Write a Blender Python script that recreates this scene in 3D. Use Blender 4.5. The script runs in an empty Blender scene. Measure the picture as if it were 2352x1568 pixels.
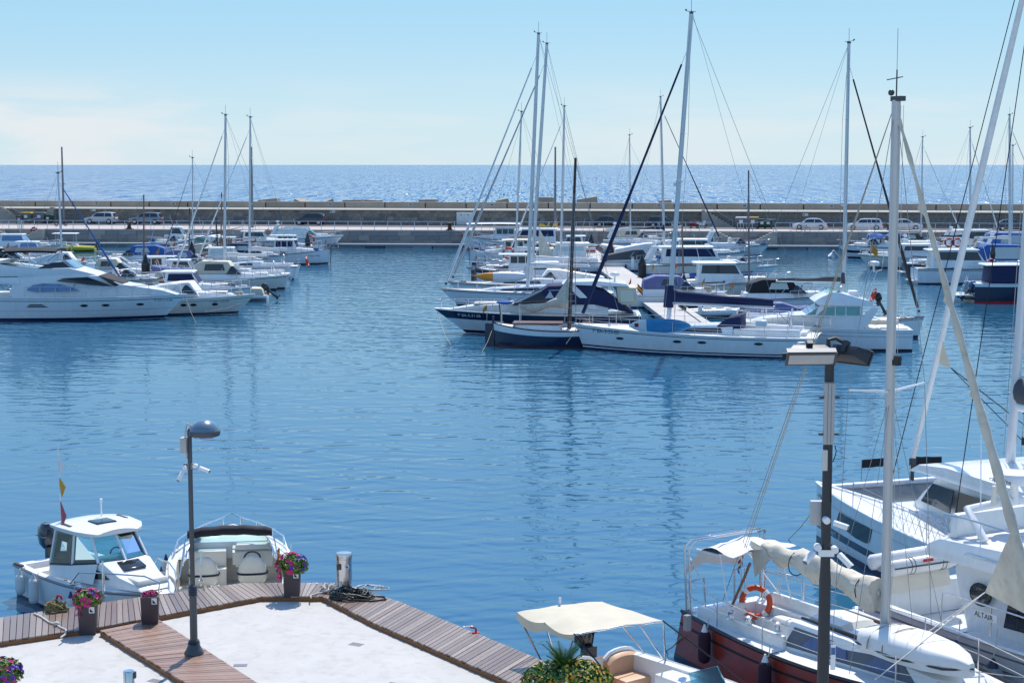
# Marina seen from a terrace: harbour basin, pontoons with moored boats, breakwater and open sea.
import bpy, bmesh, math, random
from mathutils import Vector, Matrix
from math import sin, cos, pi, radians as RAD, atan2, hypot, sqrt, exp
rnd = random.Random(11)
SC = bpy.context.scene
COL = SC.collection
V = Vector

# ------------------------------------------------------------------ camera, sky, sun, exposure
FOC = 3750.0; CAMZ = 10.5; PITCH = math.atan(406.0 / FOC)
cam_d = bpy.data.cameras.new('camera'); cam = bpy.data.objects.new('camera', cam_d); COL.objects.link(cam)
cam_d.sensor_width = 36.0; cam_d.lens = 36.0 * FOC / 2352.0
cam_d.clip_start = 0.5; cam_d.clip_end = 60000.0
cam.location = (0, 0, CAMZ); cam.rotation_euler = (pi / 2 - PITCH, 0, 0)
SC.camera = cam

SUN_EL = RAD(57); SUN_AZ = RAD(14)          # azimuth clockwise from +Y (straight ahead)
world = bpy.data.worlds.new('World'); SC.world = world; world.use_nodes = True
def setup_world():
    nt = world.node_tree; N = nt.nodes; N.clear(); L = nt.links
    out = N.new('ShaderNodeOutputWorld'); bg = N.new('ShaderNodeBackground'); bg.inputs[1].default_value = SKY_STRENGTH
    sky = N.new('ShaderNodeTexSky'); sky.sky_type = 'NISHITA'; sky.sun_disc = False
    sky.sun_elevation = SUN_EL; sky.sun_rotation = SUN_AZ; sky.air_density = 1.15; sky.dust_density = 0.15; sky.ozone_density = 3.0
    hs = N.new('ShaderNodeMix'); hs.data_type = 'RGBA'; hs.blend_type = 'MULTIPLY'; hs.inputs[0].default_value = 1.0; hs.inputs[7].default_value = (.86, .97, 1.08, 1)
    L.new(sky.outputs[0], hs.inputs[6])
    # thin low cloud and haze near the horizon
    geo = N.new('ShaderNodeTexCoord'); sep = N.new('ShaderNodeSeparateXYZ'); L.new(geo.outputs['Generated'], sep.inputs[0])
    mp = N.new('ShaderNodeMapping'); mp.inputs['Scale'].default_value = (6.0, 6.0, 34.0); mp.inputs['Location'].default_value = (0.4, 0.0, 0.35); L.new(geo.outputs['Generated'], mp.inputs[0])
    nz = N.new('ShaderNodeTexNoise'); nz.inputs['Scale'].default_value = 1.35; nz.inputs['Detail'].default_value = 7; nz.inputs['Roughness'].default_value = 0.52; nz.inputs['Distortion'].default_value = 0.35
    L.new(mp.outputs[0], nz.inputs['Vector'])
    cr = N.new('ShaderNodeMapRange'); cr.inputs[1].default_value = 0.40; cr.inputs[2].default_value = 0.64; cr.inputs[3].default_value = 0; cr.inputs[4].default_value = 1; cr.interpolation_type = 'SMOOTHSTEP'
    L.new(nz.outputs[0], cr.inputs[0])
    band = N.new('ShaderNodeMapRange'); band.inputs[1].default_value = 0.022; band.inputs[2].default_value = 0.062; band.inputs[3].default_value = 1.0; band.inputs[4].default_value = 0.0; band.interpolation_type = 'SMOOTHSTEP'
    L.new(sep.outputs[2], band.inputs[0])
    mul = N.new('ShaderNodeMath'); mul.operation = 'MULTIPLY'; L.new(cr.outputs[0], mul.inputs[0]); L.new(band.outputs[0], mul.inputs[1])
    mul2 = N.new('ShaderNodeMath'); mul2.operation = 'MULTIPLY'; L.new(mul.outputs[0], mul2.inputs[0])
    bank = N.new('ShaderNodeMapRange'); bank.inputs[1].default_value = -0.30; bank.inputs[2].default_value = -0.12; bank.inputs[3].default_value = 0.95; bank.inputs[4].default_value = 0.42; bank.interpolation_type = 'SMOOTHSTEP'; L.new(sep.outputs[0], bank.inputs[0]); L.new(bank.outputs[0], mul2.inputs[1])
    haze = N.new('ShaderNodeMapRange'); haze.inputs[1].default_value = 0.09; haze.inputs[2].default_value = 0.42; haze.inputs[3].default_value = 0.88; haze.inputs[4].default_value = 0.0; haze.interpolation_type = 'SMOOTHSTEP'
    L.new(sep.outputs[2], haze.inputs[0])
    hr = N.new('ShaderNodeMapRange'); hr.inputs[1].default_value = -0.005; hr.inputs[2].default_value = 0.105; hr.interpolation_type = 'SMOOTHSTEP'; L.new(sep.outputs[2], hr.inputs[0])
    hc = N.new('ShaderNodeMix'); hc.data_type = 'RGBA'; hc.inputs[6].default_value = SKY_LOW; hc.inputs[7].default_value = SKY_TOP; L.new(hr.outputs[0], hc.inputs[0])
    mxh = N.new('ShaderNodeMix'); mxh.data_type = 'RGBA'; L.new(haze.outputs[0], mxh.inputs[0]); L.new(hs.outputs[2], mxh.inputs[6]); L.new(hc.outputs[2], mxh.inputs[7])
    mx = N.new('ShaderNodeMix'); mx.data_type = 'RGBA'; mx.inputs[7].default_value = SKY_CLOUD
    L.new(mul2.outputs[0], mx.inputs[0]); L.new(mxh.outputs[2], mx.inputs[6]); L.new(mx.outputs[2], bg.inputs[0]); L.new(bg.outputs[0], out.inputs[0])
SKY_STRENGTH = 0.15; SKY_LOW = (2.6, 3.45, 4.05, 1); SKY_TOP = (1.62, 2.92, 3.95, 1); SKY_CLOUD = (3.95, 4.15, 4.3, 1)   # air near the horizon
setup_world()
sun_d = bpy.data.lights.new('sun', 'SUN'); sun = bpy.data.objects.new('sun', sun_d); COL.objects.link(sun)
sun_d.energy = 3.7; sun_d.angle = RAD(0.53); sun_d.color = (1.0, 0.955, 0.89)
sdir = V((sin(SUN_AZ) * cos(SUN_EL), cos(SUN_AZ) * cos(SUN_EL), sin(SUN_EL)))
sun.rotation_euler = sdir.to_track_quat('Z', 'Y').to_euler(); sun.location = (0, 0, 60)
SC.view_settings.view_transform = 'Standard'; SC.view_settings.look = 'None'
SC.view_settings.exposure = 0.45; SC.view_settings.gamma = 1.0; SC.view_settings.use_curve_mapping = False
SC.render.engine = 'CYCLES'
SC.cycles.use_denoising = True
SC.cycles.max_bounces = 7; SC.cycles.transparent_max_bounces = 12; SC.cycles.caustics_reflective = False; SC.cycles.caustics_refractive = False
SC.cycles.sample_clamp_indirect = 4.0; SC.cycles.sample_clamp_direct = 7.0; SC.cycles.adaptive_threshold = .006

# ------------------------------------------------------------------ picture <-> world helpers (survey of the photograph)
_ct, _st = cos(PITCH), sin(PITCH)
def ray(u, v):
    a = 784.0 - v
    return V((u - 1176.0, FOC * _ct + a * _st, -FOC * _st + a * _ct))
def G(u, v, z=0.0):
    d = ray(u, v); k = (z - CAMZ) / d.z
    return V((0, 0, CAMZ)) + d * k
def PY(u, v, Y):
    d = ray(u, v); return V((0, 0, CAMZ)) + d * (Y / d.y)
def h2l(h, a=1.0):
    h = h.lstrip('#'); c = [int(h[i:i + 2], 16) / 255 for i in (0, 2, 4)]
    return tuple(x / 12.92 if x <= .04045 else ((x + .055) / 1.055) ** 2.4 for x in c) + (a,)

# ------------------------------------------------------------------ materials
_M = {}
def mat(name, rgb, rough=.5, metal=0.0, var=.1, vscale=3.0, bump=0.0, bscale=40.0, spec=.5, coat=0.0, stretch=None, dirt=0.0):
    if name in _M: return _M[name]
    m = bpy.data.materials.new(name); m.use_nodes = True; _M[name] = m
    nt = m.node_tree; N = nt.nodes; L = nt.links; b = N['Principled BSDF']
    c = rgb if isinstance(rgb, tuple) else h2l(rgb); c = (c[0], c[1], c[2], 1)
    b.inputs['Roughness'].default_value = rough; b.inputs['Metallic'].default_value = metal
    b.inputs['Specular IOR Level'].default_value = spec; b.inputs['Coat Weight'].default_value = coat; b.inputs['Coat Roughness'].default_value = .08
    tc = N.new('ShaderNodeTexCoord'); mp = N.new('ShaderNodeMapping'); L.new(tc.outputs['Object'], mp.inputs[0])
    if stretch: mp.inputs['Scale'].default_value = stretch
    nz = N.new('ShaderNodeTexNoise'); nz.inputs['Scale'].default_value = vscale; nz.inputs['Detail'].default_value = 5; nz.inputs['Roughness'].default_value = .6
    L.new(mp.outputs[0], nz.inputs['Vector'])
    oi = N.new('ShaderNodeObjectInfo')
    mr = N.new('ShaderNodeMapRange'); mr.inputs[1].default_value = .25; mr.inputs[2].default_value = .75; mr.inputs[3].default_value = 1 - var; mr.inputs[4].default_value = 1 + var * .6
    L.new(nz.outputs[0], mr.inputs[0])
    rr = N.new('ShaderNodeMapRange'); rr.inputs[3].default_value = 1 - var * .5; rr.inputs[4].default_value = 1 + var * .25; L.new(oi.outputs['Random'], rr.inputs[0])
    mm = N.new('ShaderNodeMath'); mm.operation = 'MULTIPLY'; L.new(mr.outputs[0], mm.inputs[0]); L.new(rr.outputs[0], mm.inputs[1])
    vm = N.new('ShaderNodeVectorMath'); vm.operation = 'SCALE'; vm.inputs[0].default_value = c[:3]; L.new(mm.outputs[0], vm.inputs['Scale'])
    src = vm.outputs[0]
    if dirt > 0:
        n2 = N.new('ShaderNodeTexNoise'); n2.inputs['Scale'].default_value = vscale * 3.1; n2.inputs['Detail'].default_value = 8; L.new(mp.outputs[0], n2.inputs['Vector'])
        d2 = N.new('ShaderNodeMapRange'); d2.inputs[1].default_value = .52; d2.inputs[2].default_value = .72; d2.inputs[3].default_value = 0; d2.inputs[4].default_value = dirt; L.new(n2.outputs[0], d2.inputs[0])
        mx = N.new('ShaderNodeMix'); mx.data_type = 'RGBA'; mx.inputs[7].default_value = (c[0] * .38, c[1] * .33, c[2] * .27, 1)
        L.new(d2.outputs[0], mx.inputs[0]); L.new(src, mx.inputs[6]); src = mx.outputs[2]
    L.new(src, b.inputs['Base Color'])
    rv = N.new('ShaderNodeMapRange'); rv.inputs[3].default_value = max(.02, rough * .8); rv.inputs[4].default_value = min(1, rough * 1.2); L.new(nz.outputs[0], rv.inputs[0]); L.new(rv.outputs[0], b.inputs['Roughness'])
    if bump > 0:
        n3 = N.new('ShaderNodeTexNoise'); n3.inputs['Scale'].default_value = bscale; n3.inputs['Detail'].default_value = 4; L.new(mp.outputs[0], n3.inputs['Vector'])
        bp = N.new('ShaderNodeBump'); bp.inputs['Strength'].default_value = bump; bp.inputs['Distance'].default_value = .02
        L.new(n3.outputs[0], bp.inputs['Height']); L.new(bp.outputs[0], b.inputs['Normal'])
    return m
def glass(name, tint, opac=.3, rough=.03):
    if name in _M: return _M[name]
    m = bpy.data.materials.new(name); m.use_nodes = True; _M[name] = m
    nt = m.node_tree; N = nt.nodes; L = nt.links; N.clear()
    out = N.new('ShaderNodeOutputMaterial'); tr = N.new('ShaderNodeBsdfTransparent'); tr.inputs[0].default_value = tint
    gl = N.new('ShaderNodeBsdfGlossy'); gl.inputs['Color'].default_value = (.9, .95, .95, 1); gl.inputs['Roughness'].default_value = rough
    fr = N.new('ShaderNodeFresnel'); fr.inputs[0].default_value = 1.5
    ad = N.new('ShaderNodeMath'); ad.operation = 'ADD'; ad.inputs[1].default_value = opac; ad.use_clamp = True; L.new(fr.outputs[0], ad.inputs[0])
    mx = N.new('ShaderNodeMixShader'); L.new(ad.outputs[0], mx.inputs[0]); L.new(tr.outputs[0], mx.inputs[1]); L.new(gl.outputs[0], mx.inputs[2]); L.new(mx.outputs[0], out.inputs[0])
    return m
GEL = mat('gelcoat_white', (.78, .79, .78), .26, var=.06, vscale=1.2, coat=.25, dirt=.10, stretch=(1.6, 1.6, .45))
GEL2 = mat('gelcoat_ivory', (.72, .69, .61), .32, var=.07, vscale=1.5, coat=.15)
GELG = mat('deck_nonskid', (.70, .70, .68), .6, var=.1, vscale=4, bump=.15)
NAVY = mat('navy_paint', (.012, .022, .06), .22, var=.2, coat=.3)
BLUEH = mat('blue_paint', (.03, .12, .30), .25, var=.12, coat=.3)
BLACK = mat('black_rubber', (.012, .013, .016), .5, var=.25)
BLKG = mat('black_gloss', (.01, .011, .014), .12, var=.2, coat=.4)
REDH = mat('red_hull_paint', (.38, .05, .03), .3, var=.22, vscale=2.2, coat=.2, dirt=.25)
WINE = mat('wine_fabric', (.035, .008, .02), .85, var=.25, bump=.3)
TEAK = mat('varnished_wood', (.20, .07, .028), .35, var=.25, vscale=5, stretch=(1, 6, 6))
TEAKD = mat('dark_wood', (.055, .022, .014), .45, var=.3, vscale=5)
STEEL = mat('stainless_steel', (.62, .63, .64), .22, metal=1.0, var=.08)
ALU = mat('mast_aluminium', (.60, .62, .64), .38, metal=.35, var=.06)
WHT = mat('white_paint', (.78, .78, .77), .4, var=.06)
GREY = mat('grey_paint', (.19, .2, .215), .45, var=.1)
DGREY = mat('dark_grey_paint', (.05, .054, .06), .45, var=.15)
WIRE = mat('rigging_wire', (.30, .31, .32), .4, metal=.5, var=.1)
ROPE = mat('rope_beige', (.42, .36, .25), .9, var=.25, vscale=20, bump=.4)
ROPEW = mat('rope_white', (.62, .60, .54), .9, var=.2, vscale=20, bump=.4)
ROPEB = mat('rope_black', (.015, .015, .018), .85, var=.3)
CANB = mat('canvas_navy', (.012, .02, .075), .85, var=.2, vscale=2.5, bump=.25, bscale=12)
CANBL = mat('canvas_blue', (.03, .11, .34), .85, var=.2, vscale=2.5, bump=.25, bscale=12)
CANV = mat('canvas_violet', (.16, .17, .33), .85, var=.15, vscale=2.5, bump=.25, bscale=12)
CANK = mat('canvas_black', (.012, .013, .017), .85, var=.25, vscale=2.5, bump=.25, bscale=12)
CANG = mat('canvas_grey', (.07, .078, .09), .9, var=.2, vscale=2.5, bump=.25, bscale=12)
CANC = mat('canvas_cream', (.62, .56, .43), .9, var=.12, vscale=2.2, bump=.3, bscale=9)
CANW = mat('canvas_white', (.74, .74, .72), .85, var=.1, vscale=2.2, bump=.25, bscale=9)
SAILC = mat('sailcloth_aged', (.64, .58, .47), .9, var=.22, vscale=2.0, bump=.45, bscale=7, dirt=.3)
DKGL = mat('tinted_window', (.012, .016, .022), .06, var=.3, spec=.7)
BLGL = mat('blue_tint_window', (.10, .22, .42), .08, var=.15, spec=.7)
TEAL = glass('teal_glass', (.66, .91, .89, 1), .05)
CLEAR = glass('clear_vinyl', (.75, .8, .82, 1), .3, .1)
ORANGE = mat('lifebuoy_orange', (.62, .07, .012), .5, var=.15)
RED = mat('signal_red', (.45, .012, .015), .45, var=.15)
YEL = mat('signal_yellow', (.66, .43, .02), .5, var=.12)
PVCG = mat('inflatable_grey', (.42, .43, .44), .5, var=.1)
PVCW = mat('inflatable_white', (.74, .74, .72), .45, var=.08)
FENW = mat('fender_white', (.66, .66, .63), .4, var=.12, dirt=.2)
FENB = mat('fender_blue', (.012, .03, .14), .45, var=.2)
CONC = mat('concrete_light', (.50, .48, .45), .9, var=.14, vscale=.5, bump=.25, bscale=18, dirt=.12)
CREAMV = mat('cream_vinyl', (.70, .66, .56), .5, var=.06)
PEACH = mat('peach_vinyl', (.60, .36, .22), .55, var=.08)

# ------------------------------------------------------------------ mesh collector
class MB:
    def __init__(s): s.v = []; s.f = []
    def add(s, vs, fs):
        n = len(s.v); s.v += [tuple(p) for p in vs]; s.f += [tuple(i + n for i in f) for f in fs]; return s
    def box(s, x0, x1, y0, y1, z0, z1, tx=0, ty=0):      # tx, ty taper the top
        a = [(x0, y0, z0), (x1, y0, z0), (x1, y1, z0), (x0, y1, z0), (x0 + tx, y0 + ty, z1), (x1 - tx, y0 + ty, z1), (x1 - tx, y1 - ty, z1), (x0 + tx, y1 - ty, z1)]
        return s.add(a, [(0, 3, 2, 1), (4, 5, 6, 7), (0, 1, 5, 4), (1, 2, 6, 5), (2, 3, 7, 6), (3, 0, 4, 7)])
    def obox(s, c, sx, sy, sz, M=None):
        M = M or Matrix.Identity(3); c = V(c)
        p = [c + M @ V((x * sx / 2, y * sy / 2, z * sz / 2)) for z in (-1, 1) for y in (-1, 1) for x in (-1, 1)]
        return s.add(p, [(0, 2, 3, 1), (4, 5, 7, 6), (0, 1, 5, 4), (1, 3, 7, 5), (3, 2, 6, 7), (2, 0, 4, 6)])
    def poly(s, pts, t=None):
        n = len(pts); pts = [V(p) for p in pts]
        if t is None: return s.add(pts, [tuple(range(n))])
        t = V(t); q = [p + t for p in pts]
        return s.add(pts + q, [tuple(range(n))[::-1], tuple(range(n, 2 * n))] + [(i, (i + 1) % n, n + (i + 1) % n, n + i) for i in range(n)])
    def loft(s, rings, closed=True, cap=True):
        n = len(rings[0]); vs = [p for r in rings for p in r]; fs = []
        for i in range(len(rings) - 1):
            for j in range(n if closed else n - 1):
                k = (j + 1) % n; fs.append((i * n + j, i * n + k, (i + 1) * n + k, (i + 1) * n + j))
        if cap and closed: fs += [tuple(range(n))[::-1], tuple(range((len(rings) - 1) * n, len(rings) * n))]
        return s.add(vs, fs)
    def tube(s, pts, r, n=6, cap=True, closed=False, flat=1.0):
        pts = [V(p) for p in pts]; m = len(pts); rs = r if isinstance(r, (list, tuple)) else [r] * m
        tang = []
        for i in range(m):
            a = pts[(i - 1) % m] if (closed or i > 0) else pts[0]; b = pts[(i + 1) % m] if (closed or i < m - 1) else pts[-1]
            d = b - a; tang.append(d.normalized() if d.length > 1e-9 else V((0, 0, 1)))
        up = V((0, 0, 1)) if abs(tang[0].z) < .95 else V((0, 1, 0))
        nn = tang[0].cross(up).normalized(); rings = []
        for i in range(m):
            nn = (nn - tang[i] * nn.dot(tang[i])); nn = nn.normalized() if nn.length > 1e-6 else tang[i].orthogonal().normalized()
            bb = tang[i].cross(nn)
            rings.append([pts[i] + (nn * cos(2 * pi * k / n) + bb * sin(2 * pi * k / n) * flat) * rs[i] for k in range(n)])
        if closed: rings.append(rings[0]); return s.loft(rings, True, False)
        return s.loft(rings, True, cap)
    def lathe(s, prof, n=12, c=(0, 0, 0), axis='z', M=None):
        c = V(c); rings = []
        for r, h in prof:
            ring = []
            for k in range(n):
                a = 2 * pi * k / n; p = V((r * cos(a), r * sin(a), h))
                if axis == 'x': p = V((h, r * cos(a), r * sin(a)))
                elif axis == 'y': p = V((r * sin(a), h, r * cos(a)))
                if M: p = M @ p
                ring.append(c + p)
            rings.append(ring)
        return s.loft(rings)
    def ball(s, c, rx, ry=None, rz=None, n=10, m=6, M=None):
        ry = ry or rx; rz = rz or rx
        rings = []; c = V(c)
        for i in range(1, m):
            a = pi * i / m - pi / 2
            ring = [V((rx * cos(a) * cos(2 * pi * k / n), ry * cos(a) * sin(2 * pi * k / n), rz * sin(a))) for k in range(n)]
            rings.append([c + (M @ p if M else p) for p in ring])
        base = len(s.v); s.loft(rings, True, False)
        lo, hi = V((0, 0, -rz)), V((0, 0, rz))
        s.v += [tuple(c + (M @ lo if M else lo)), tuple(c + (M @ hi if M else hi))]; a = len(s.v) - 2
        s.f += [(base + (k + 1) % n, base + k, a) for k in range(n)]; t = base + (m - 2) * n
        s.f += [(t + k, t + (k + 1) % n, a + 1) for k in range(n)]
        return s
    def torus(s, c, R, r, M=None, n=20, m=8):
        c = V(c); pts = [c + ((M @ V((R * cos(2 * pi * k / n), R * sin(2 * pi * k / n), 0))) if M else V((R * cos(2 * pi * k / n), R * sin(2 * pi * k / n), 0))) for k in range(n)]
        return s.tube(pts, r, m, closed=True)
    def xf(s, M):
        s.v = [tuple(M @ V(p)) for p in s.v]; return s
    def mesh(s, name, smooth=True, ang=32, bevel=0):
        me = bpy.data.meshes.new(name); me.from_pydata(s.v, [], s.f)
        bm = bmesh.new(); bm.from_mesh(me)
        bmesh.ops.recalc_face_normals(bm, faces=bm.faces)
        if bevel:
            es = [e for e in bm.edges if len(e.link_faces) == 2 and e.calc_face_angle(0) > .5]
            bmesh.ops.bevel(bm, geom=es, offset=bevel, segments=2, profile=.6, affect='EDGES', clamp_overlap=True)
        bm.to_mesh(me); bm.free()
        if smooth:
            me.shade_smooth(); me.set_sharp_from_angle(angle=RAD(ang))
        return me
    def obj(s, name, m, parent=None, smooth=True, ang=32, bevel=0, **kw):
        o = bpy.data.objects.new(name, s.mesh(name, smooth, ang, bevel)); COL.objects.link(o); o.data.materials.append(m)
        if parent: o.parent = parent
        for k, v in kw.items(): o[{'cat': 'category'}.get(k, k)] = v
        return o
def thing(name, label, cat, loc=(0, 0, 0), rz=0.0, group=None):
    o = bpy.data.objects.new(name, None); COL.objects.link(o); o.location = loc; o.rotation_euler = (0, 0, rz)
    o.empty_display_size = .2; o['label'] = label; o['category'] = cat
    if group: o['group'] = group
    return o
def inst(o, parent=None, loc=None, rz=None, sc=None):
    c = o.copy(); COL.objects.link(c); c.parent = parent
    if loc is not None: c.location = loc
    if rz is not None: c.rotation_euler = (0, 0, rz)
    if sc is not None: c.scale = sc
    return c
def struct(o): o['kind'] = 'structure'; return o
def lerp(a, b, t): return a + (b - a) * t
def smooth01(t): t = max(0, min(1, t)); return t * t * (3 - 2 * t)
def text(body, size, m, parent, M, name='lettering', ext=.002, align='LEFT'):
    cu = bpy.data.curves.new(name, 'FONT'); cu.body = body; cu.size = size; cu.extrude = ext; cu.align_x = align; cu.resolution_u = 3
    t = bpy.data.objects.new(name, cu); me = bpy.data.meshes.new_from_object(t); bpy.data.objects.remove(t)
    o = bpy.data.objects.new(name, me); COL.objects.link(o); me.materials.clear(); me.materials.append(m); o.parent = parent; o.matrix_local = M
    return o
def frame(o, x, y):
    "matrix with given origin, x axis (reading direction) and y axis (letter up)"
    x = V(x).normalized(); y = V(y); y = (y - x * y.dot(x)).normalized(); z = x.cross(y); M = Matrix((x, y, z)).transposed().to_4x4(); M.translation = V(o); return M
# ------------------------------------------------------------------ water
def water_material(name, deep, scale=1.0, amp=1.0, rough=.05, sea=False):
    m = bpy.data.materials.new(name); m.use_nodes = True; nt = m.node_tree; N = nt.nodes; L = nt.links; b = N['Principled BSDF']
    b.inputs['Roughness'].default_value = rough; b.inputs['IOR'].default_value = 1.333; b.inputs['Specular IOR Level'].default_value = .2 if sea else .56
    geo = N.new('ShaderNodeNewGeometry')
    def noise(sc, stretch, det, rg=.5, dist=0.0, rot=0.0):
        mp = N.new('ShaderNodeMapping'); mp.inputs['Scale'].default_value = stretch; mp.inputs['Rotation'].default_value = (0, 0, rot); L.new(geo.outputs['Position'], mp.inputs[0])
        n = N.new('ShaderNodeTexNoise'); n.inputs['Scale'].default_value = sc; n.inputs['Detail'].default_value = det; n.inputs['Roughness'].default_value = rg; n.inputs['Distortion'].default_value = dist
        L.new(mp.outputs[0], n.inputs['Vector']); return n
    patch = noise(.024, (1, .5, 1), 3, .55, .8)
    pr = N.new('ShaderNodeMapRange'); pr.inputs[1].default_value = .35; pr.inputs[2].default_value = .65; pr.inputs[3].default_value = .24; pr.inputs[4].default_value = 1.5; L.new(patch.outputs[0], pr.inputs[0])
    prev = None
    for (lam, ang, A, dist, dsc, isn) in WAVES_SEA if sea else WAVES:
        mp = N.new('ShaderNodeMapping'); mp.inputs['Rotation'].default_value = (0, 0, ang); L.new(geo.outputs['Position'], mp.inputs[0])
        if isn:
            mp.inputs['Scale'].default_value = (.5, 1, 1); n = N.new('ShaderNodeTexNoise'); n.inputs['Scale'].default_value = 1 / lam; n.inputs['Detail'].default_value = 2; n.inputs['Distortion'].default_value = dist
        else:
            n = N.new('ShaderNodeTexWave'); n.wave_type = 'BANDS'; n.bands_direction = 'Y'; n.wave_profile = 'SIN'; n.inputs['Scale'].default_value = .314 / lam
            n.inputs['Distortion'].default_value = dist; n.inputs['Detail'].default_value = 2.0; n.inputs['Detail Scale'].default_value = dsc; n.inputs['Detail Roughness'].default_value = .55
        L.new(mp.outputs[0], n.inputs['Vector'])
        bp = N.new('ShaderNodeBump'); bp.inputs['Strength'].default_value = 1.0
        dm = N.new('ShaderNodeMath'); dm.operation = 'MULTIPLY'; dm.inputs[1].default_value = 2 * A * amp; L.new(pr.outputs[0], dm.inputs[0]); L.new(dm.outputs[0], bp.inputs['Distance'])
        L.new(n.outputs['Fac'], bp.inputs['Height'])
        if prev: L.new(prev.outputs[0], bp.inputs['Normal'])
        prev = bp
    nrm_out = prev.outputs[0]
    if sea:      # wave facets: random tilts, so that some of them catch the sun
        acc = None
        for sc_, st_ in ((1.0, (3.2, .085, 1)), (1.0, (1.7, .045, 1))):
            mp = N.new('ShaderNodeMapping'); mp.inputs['Scale'].default_value = st_; mp.inputs['Rotation'].default_value = (0, 0, .03); L.new(geo.outputs['Position'], mp.inputs[0])
            vo = N.new('ShaderNodeTexVoronoi'); vo.feature = 'F1'; vo.inputs['Scale'].default_value = sc_; L.new(mp.outputs[0], vo.inputs['Vector'])
            if acc is None: acc = vo.outputs['Color']
            else:
                ad = N.new('ShaderNodeVectorMath'); ad.operation = 'ADD'; L.new(acc, ad.inputs[0]); L.new(vo.outputs['Color'], ad.inputs[1]); acc = ad.outputs[0]
        sb = N.new('ShaderNodeVectorMath'); sb.operation = 'SUBTRACT'; sb.inputs[1].default_value = (1, 1, 1); L.new(acc, sb.inputs[0])
        ml = N.new('ShaderNodeVectorMath'); ml.operation = 'MULTIPLY'; ml.inputs[1].default_value = (.38, .61, 0); L.new(sb.outputs[0], ml.inputs[0])
        ad = N.new('ShaderNodeVectorMath'); ad.operation = 'ADD'; L.new(ml.outputs[0], ad.inputs[0]); L.new(nrm_out, ad.inputs[1])
        nm = N.new('ShaderNodeVectorMath'); nm.operation = 'NORMALIZE'; L.new(ad.outputs[0], nm.inputs[0]); nrm_out = nm.outputs[0]
    L.new(nrm_out, b.inputs['Normal'])
    big = noise(.02, (1, .5, 1), 2); cm = N.new('ShaderNodeMix'); cm.data_type = 'RGBA'; cm.inputs[6].default_value = deep[0] + (1,); cm.inputs[7].default_value = deep[1] + (1,)
    L.new(big.outputs[0], cm.inputs[0]); L.new(cm.outputs[2], b.inputs['Base Color'])
    return m
#        wavelength, crest angle, amplitude, distortion, distortion scale, noise?
WAVES = [(2.6, .30, .009, 7, 1.2, 0), (1.15, -.18, .0062, 9, 1.0, 0), (.8, .42, .0034, 9, .9, 0), (.42, -.35, .0014, 8, .9, 0), (.3, .1, .0014, .3, 0, 1)]
WAVES_SEA = [(9.0, .25, .12, 8, 1.0, 0), (4.0, -.3, .07, 9, 1.0, 0)]
WATER_IN = water_material('harbour_water', ((.014, .088, .166), (.019, .11, .195)))
WATER_SEA = water_material('open_sea_water', ((.010, .115, .28), (.013, .135, .30)), rough=.1, sea=True)

# breakwater axis (left end, right end of the picture, at wall foot) and quay edge
WL = V((-74.8, 238.6)); WR = V((67.7, 216.0)); QL = V((-67.6, 215.7)); QR = V((64.1, 204.5))
wdir = (WR - WL).normalized(); wnrm = V((-wdir.y, wdir.x))
qdir = (QR - QL).normalized()
W0 = WL - wdir * 70; W1 = WR + wdir * 70; Q0 = QL - qdir * 70; Q1 = QR + qdir * 70
ZQ = 2.1; ZT = 5.28; ZL = 4.42
w = MB(); w.poly([(-160, 2, 0), (160, 2, 0), (Q1.x + 40, Q1.y + 1, 0), (Q0.x - 40, Q0.y + 1, 0)])
struct(w.obj('harbour_water', WATER_IN, smooth=False))
w = MB(); b0 = W0 + wnrm * 2; b1 = W1 + wnrm * 2
w.poly([(b0.x - 60, b0.y + 10, -.3), (b1.x + 60, b1.y - 10, -.3), (25000, 40000, -.3), (-25000, 40000, -.3)])
struct(w.obj('sea', WATER_SEA, smooth=False))

# ------------------------------------------------------------------ breakwater, quay
ASPH = mat('quay_asphalt', (.10, .10, .105), .9, var=.2, vscale=.4, bump=.2)
PINK = mat('quay_pink_paving', (.44, .375, .335), .85, var=.12, vscale=.6)
PALE = mat('quay_pale_kerb', (.58, .54, .48), .85, var=.12, vscale=.8)
STONE = mat('wall_stone', (.34, .31, .29), .9, var=.35, vscale=1.2, bump=.4, bscale=6)
MORT = mat('wall_mortar', (.42, .35, .28), .95, var=.25, vscale=.5, bump=.3, bscale=8)
PARA = mat('parapet_concrete', (.27, .225, .18), .9, var=.22, vscale=.35, bump=.2, bscale=6, dirt=.2)
def along(P0, d, n, x, y): p = P0 + d * x + n * y; return (p.x, p.y)
def strip(name, m, pts0, pts1, z):
    w = MB(); w.poly([(pts0[0].x, pts0[0].y, z), (pts0[1].x, pts0[1].y, z), (pts1[1].x, pts1[1].y, z), (pts1[0].x, pts1[0].y, z)]); return struct(w.obj(name, m, smooth=False))
qn = V((-qdir.y, qdir.x))
w = MB(); w.poly([(Q0.x, Q0.y, -2), (Q1.x, Q1.y, -2), (W1.x, W1.y + 1, -2), (W0.x, W0.y + 1, -2)], (0, 0, ZQ + 2))
quay = struct(w.obj('quay', MORT, smooth=False))
strip('road', ASPH, (W0 - wnrm * 8.5, W1 - wnrm * 8.5), (W0, W1), ZQ + .006)
strip('pavement', PINK, (Q0 + qn * .5, Q1 + qn * .5), (Q0 + qn * 14, Q1 + qn * 8), ZQ + .004)
strip('pavement', PALE, (Q0 + qn * .02, Q1 + qn * .02), (Q0 + qn * .5, Q1 + qn * .5), ZQ + .008)
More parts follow.
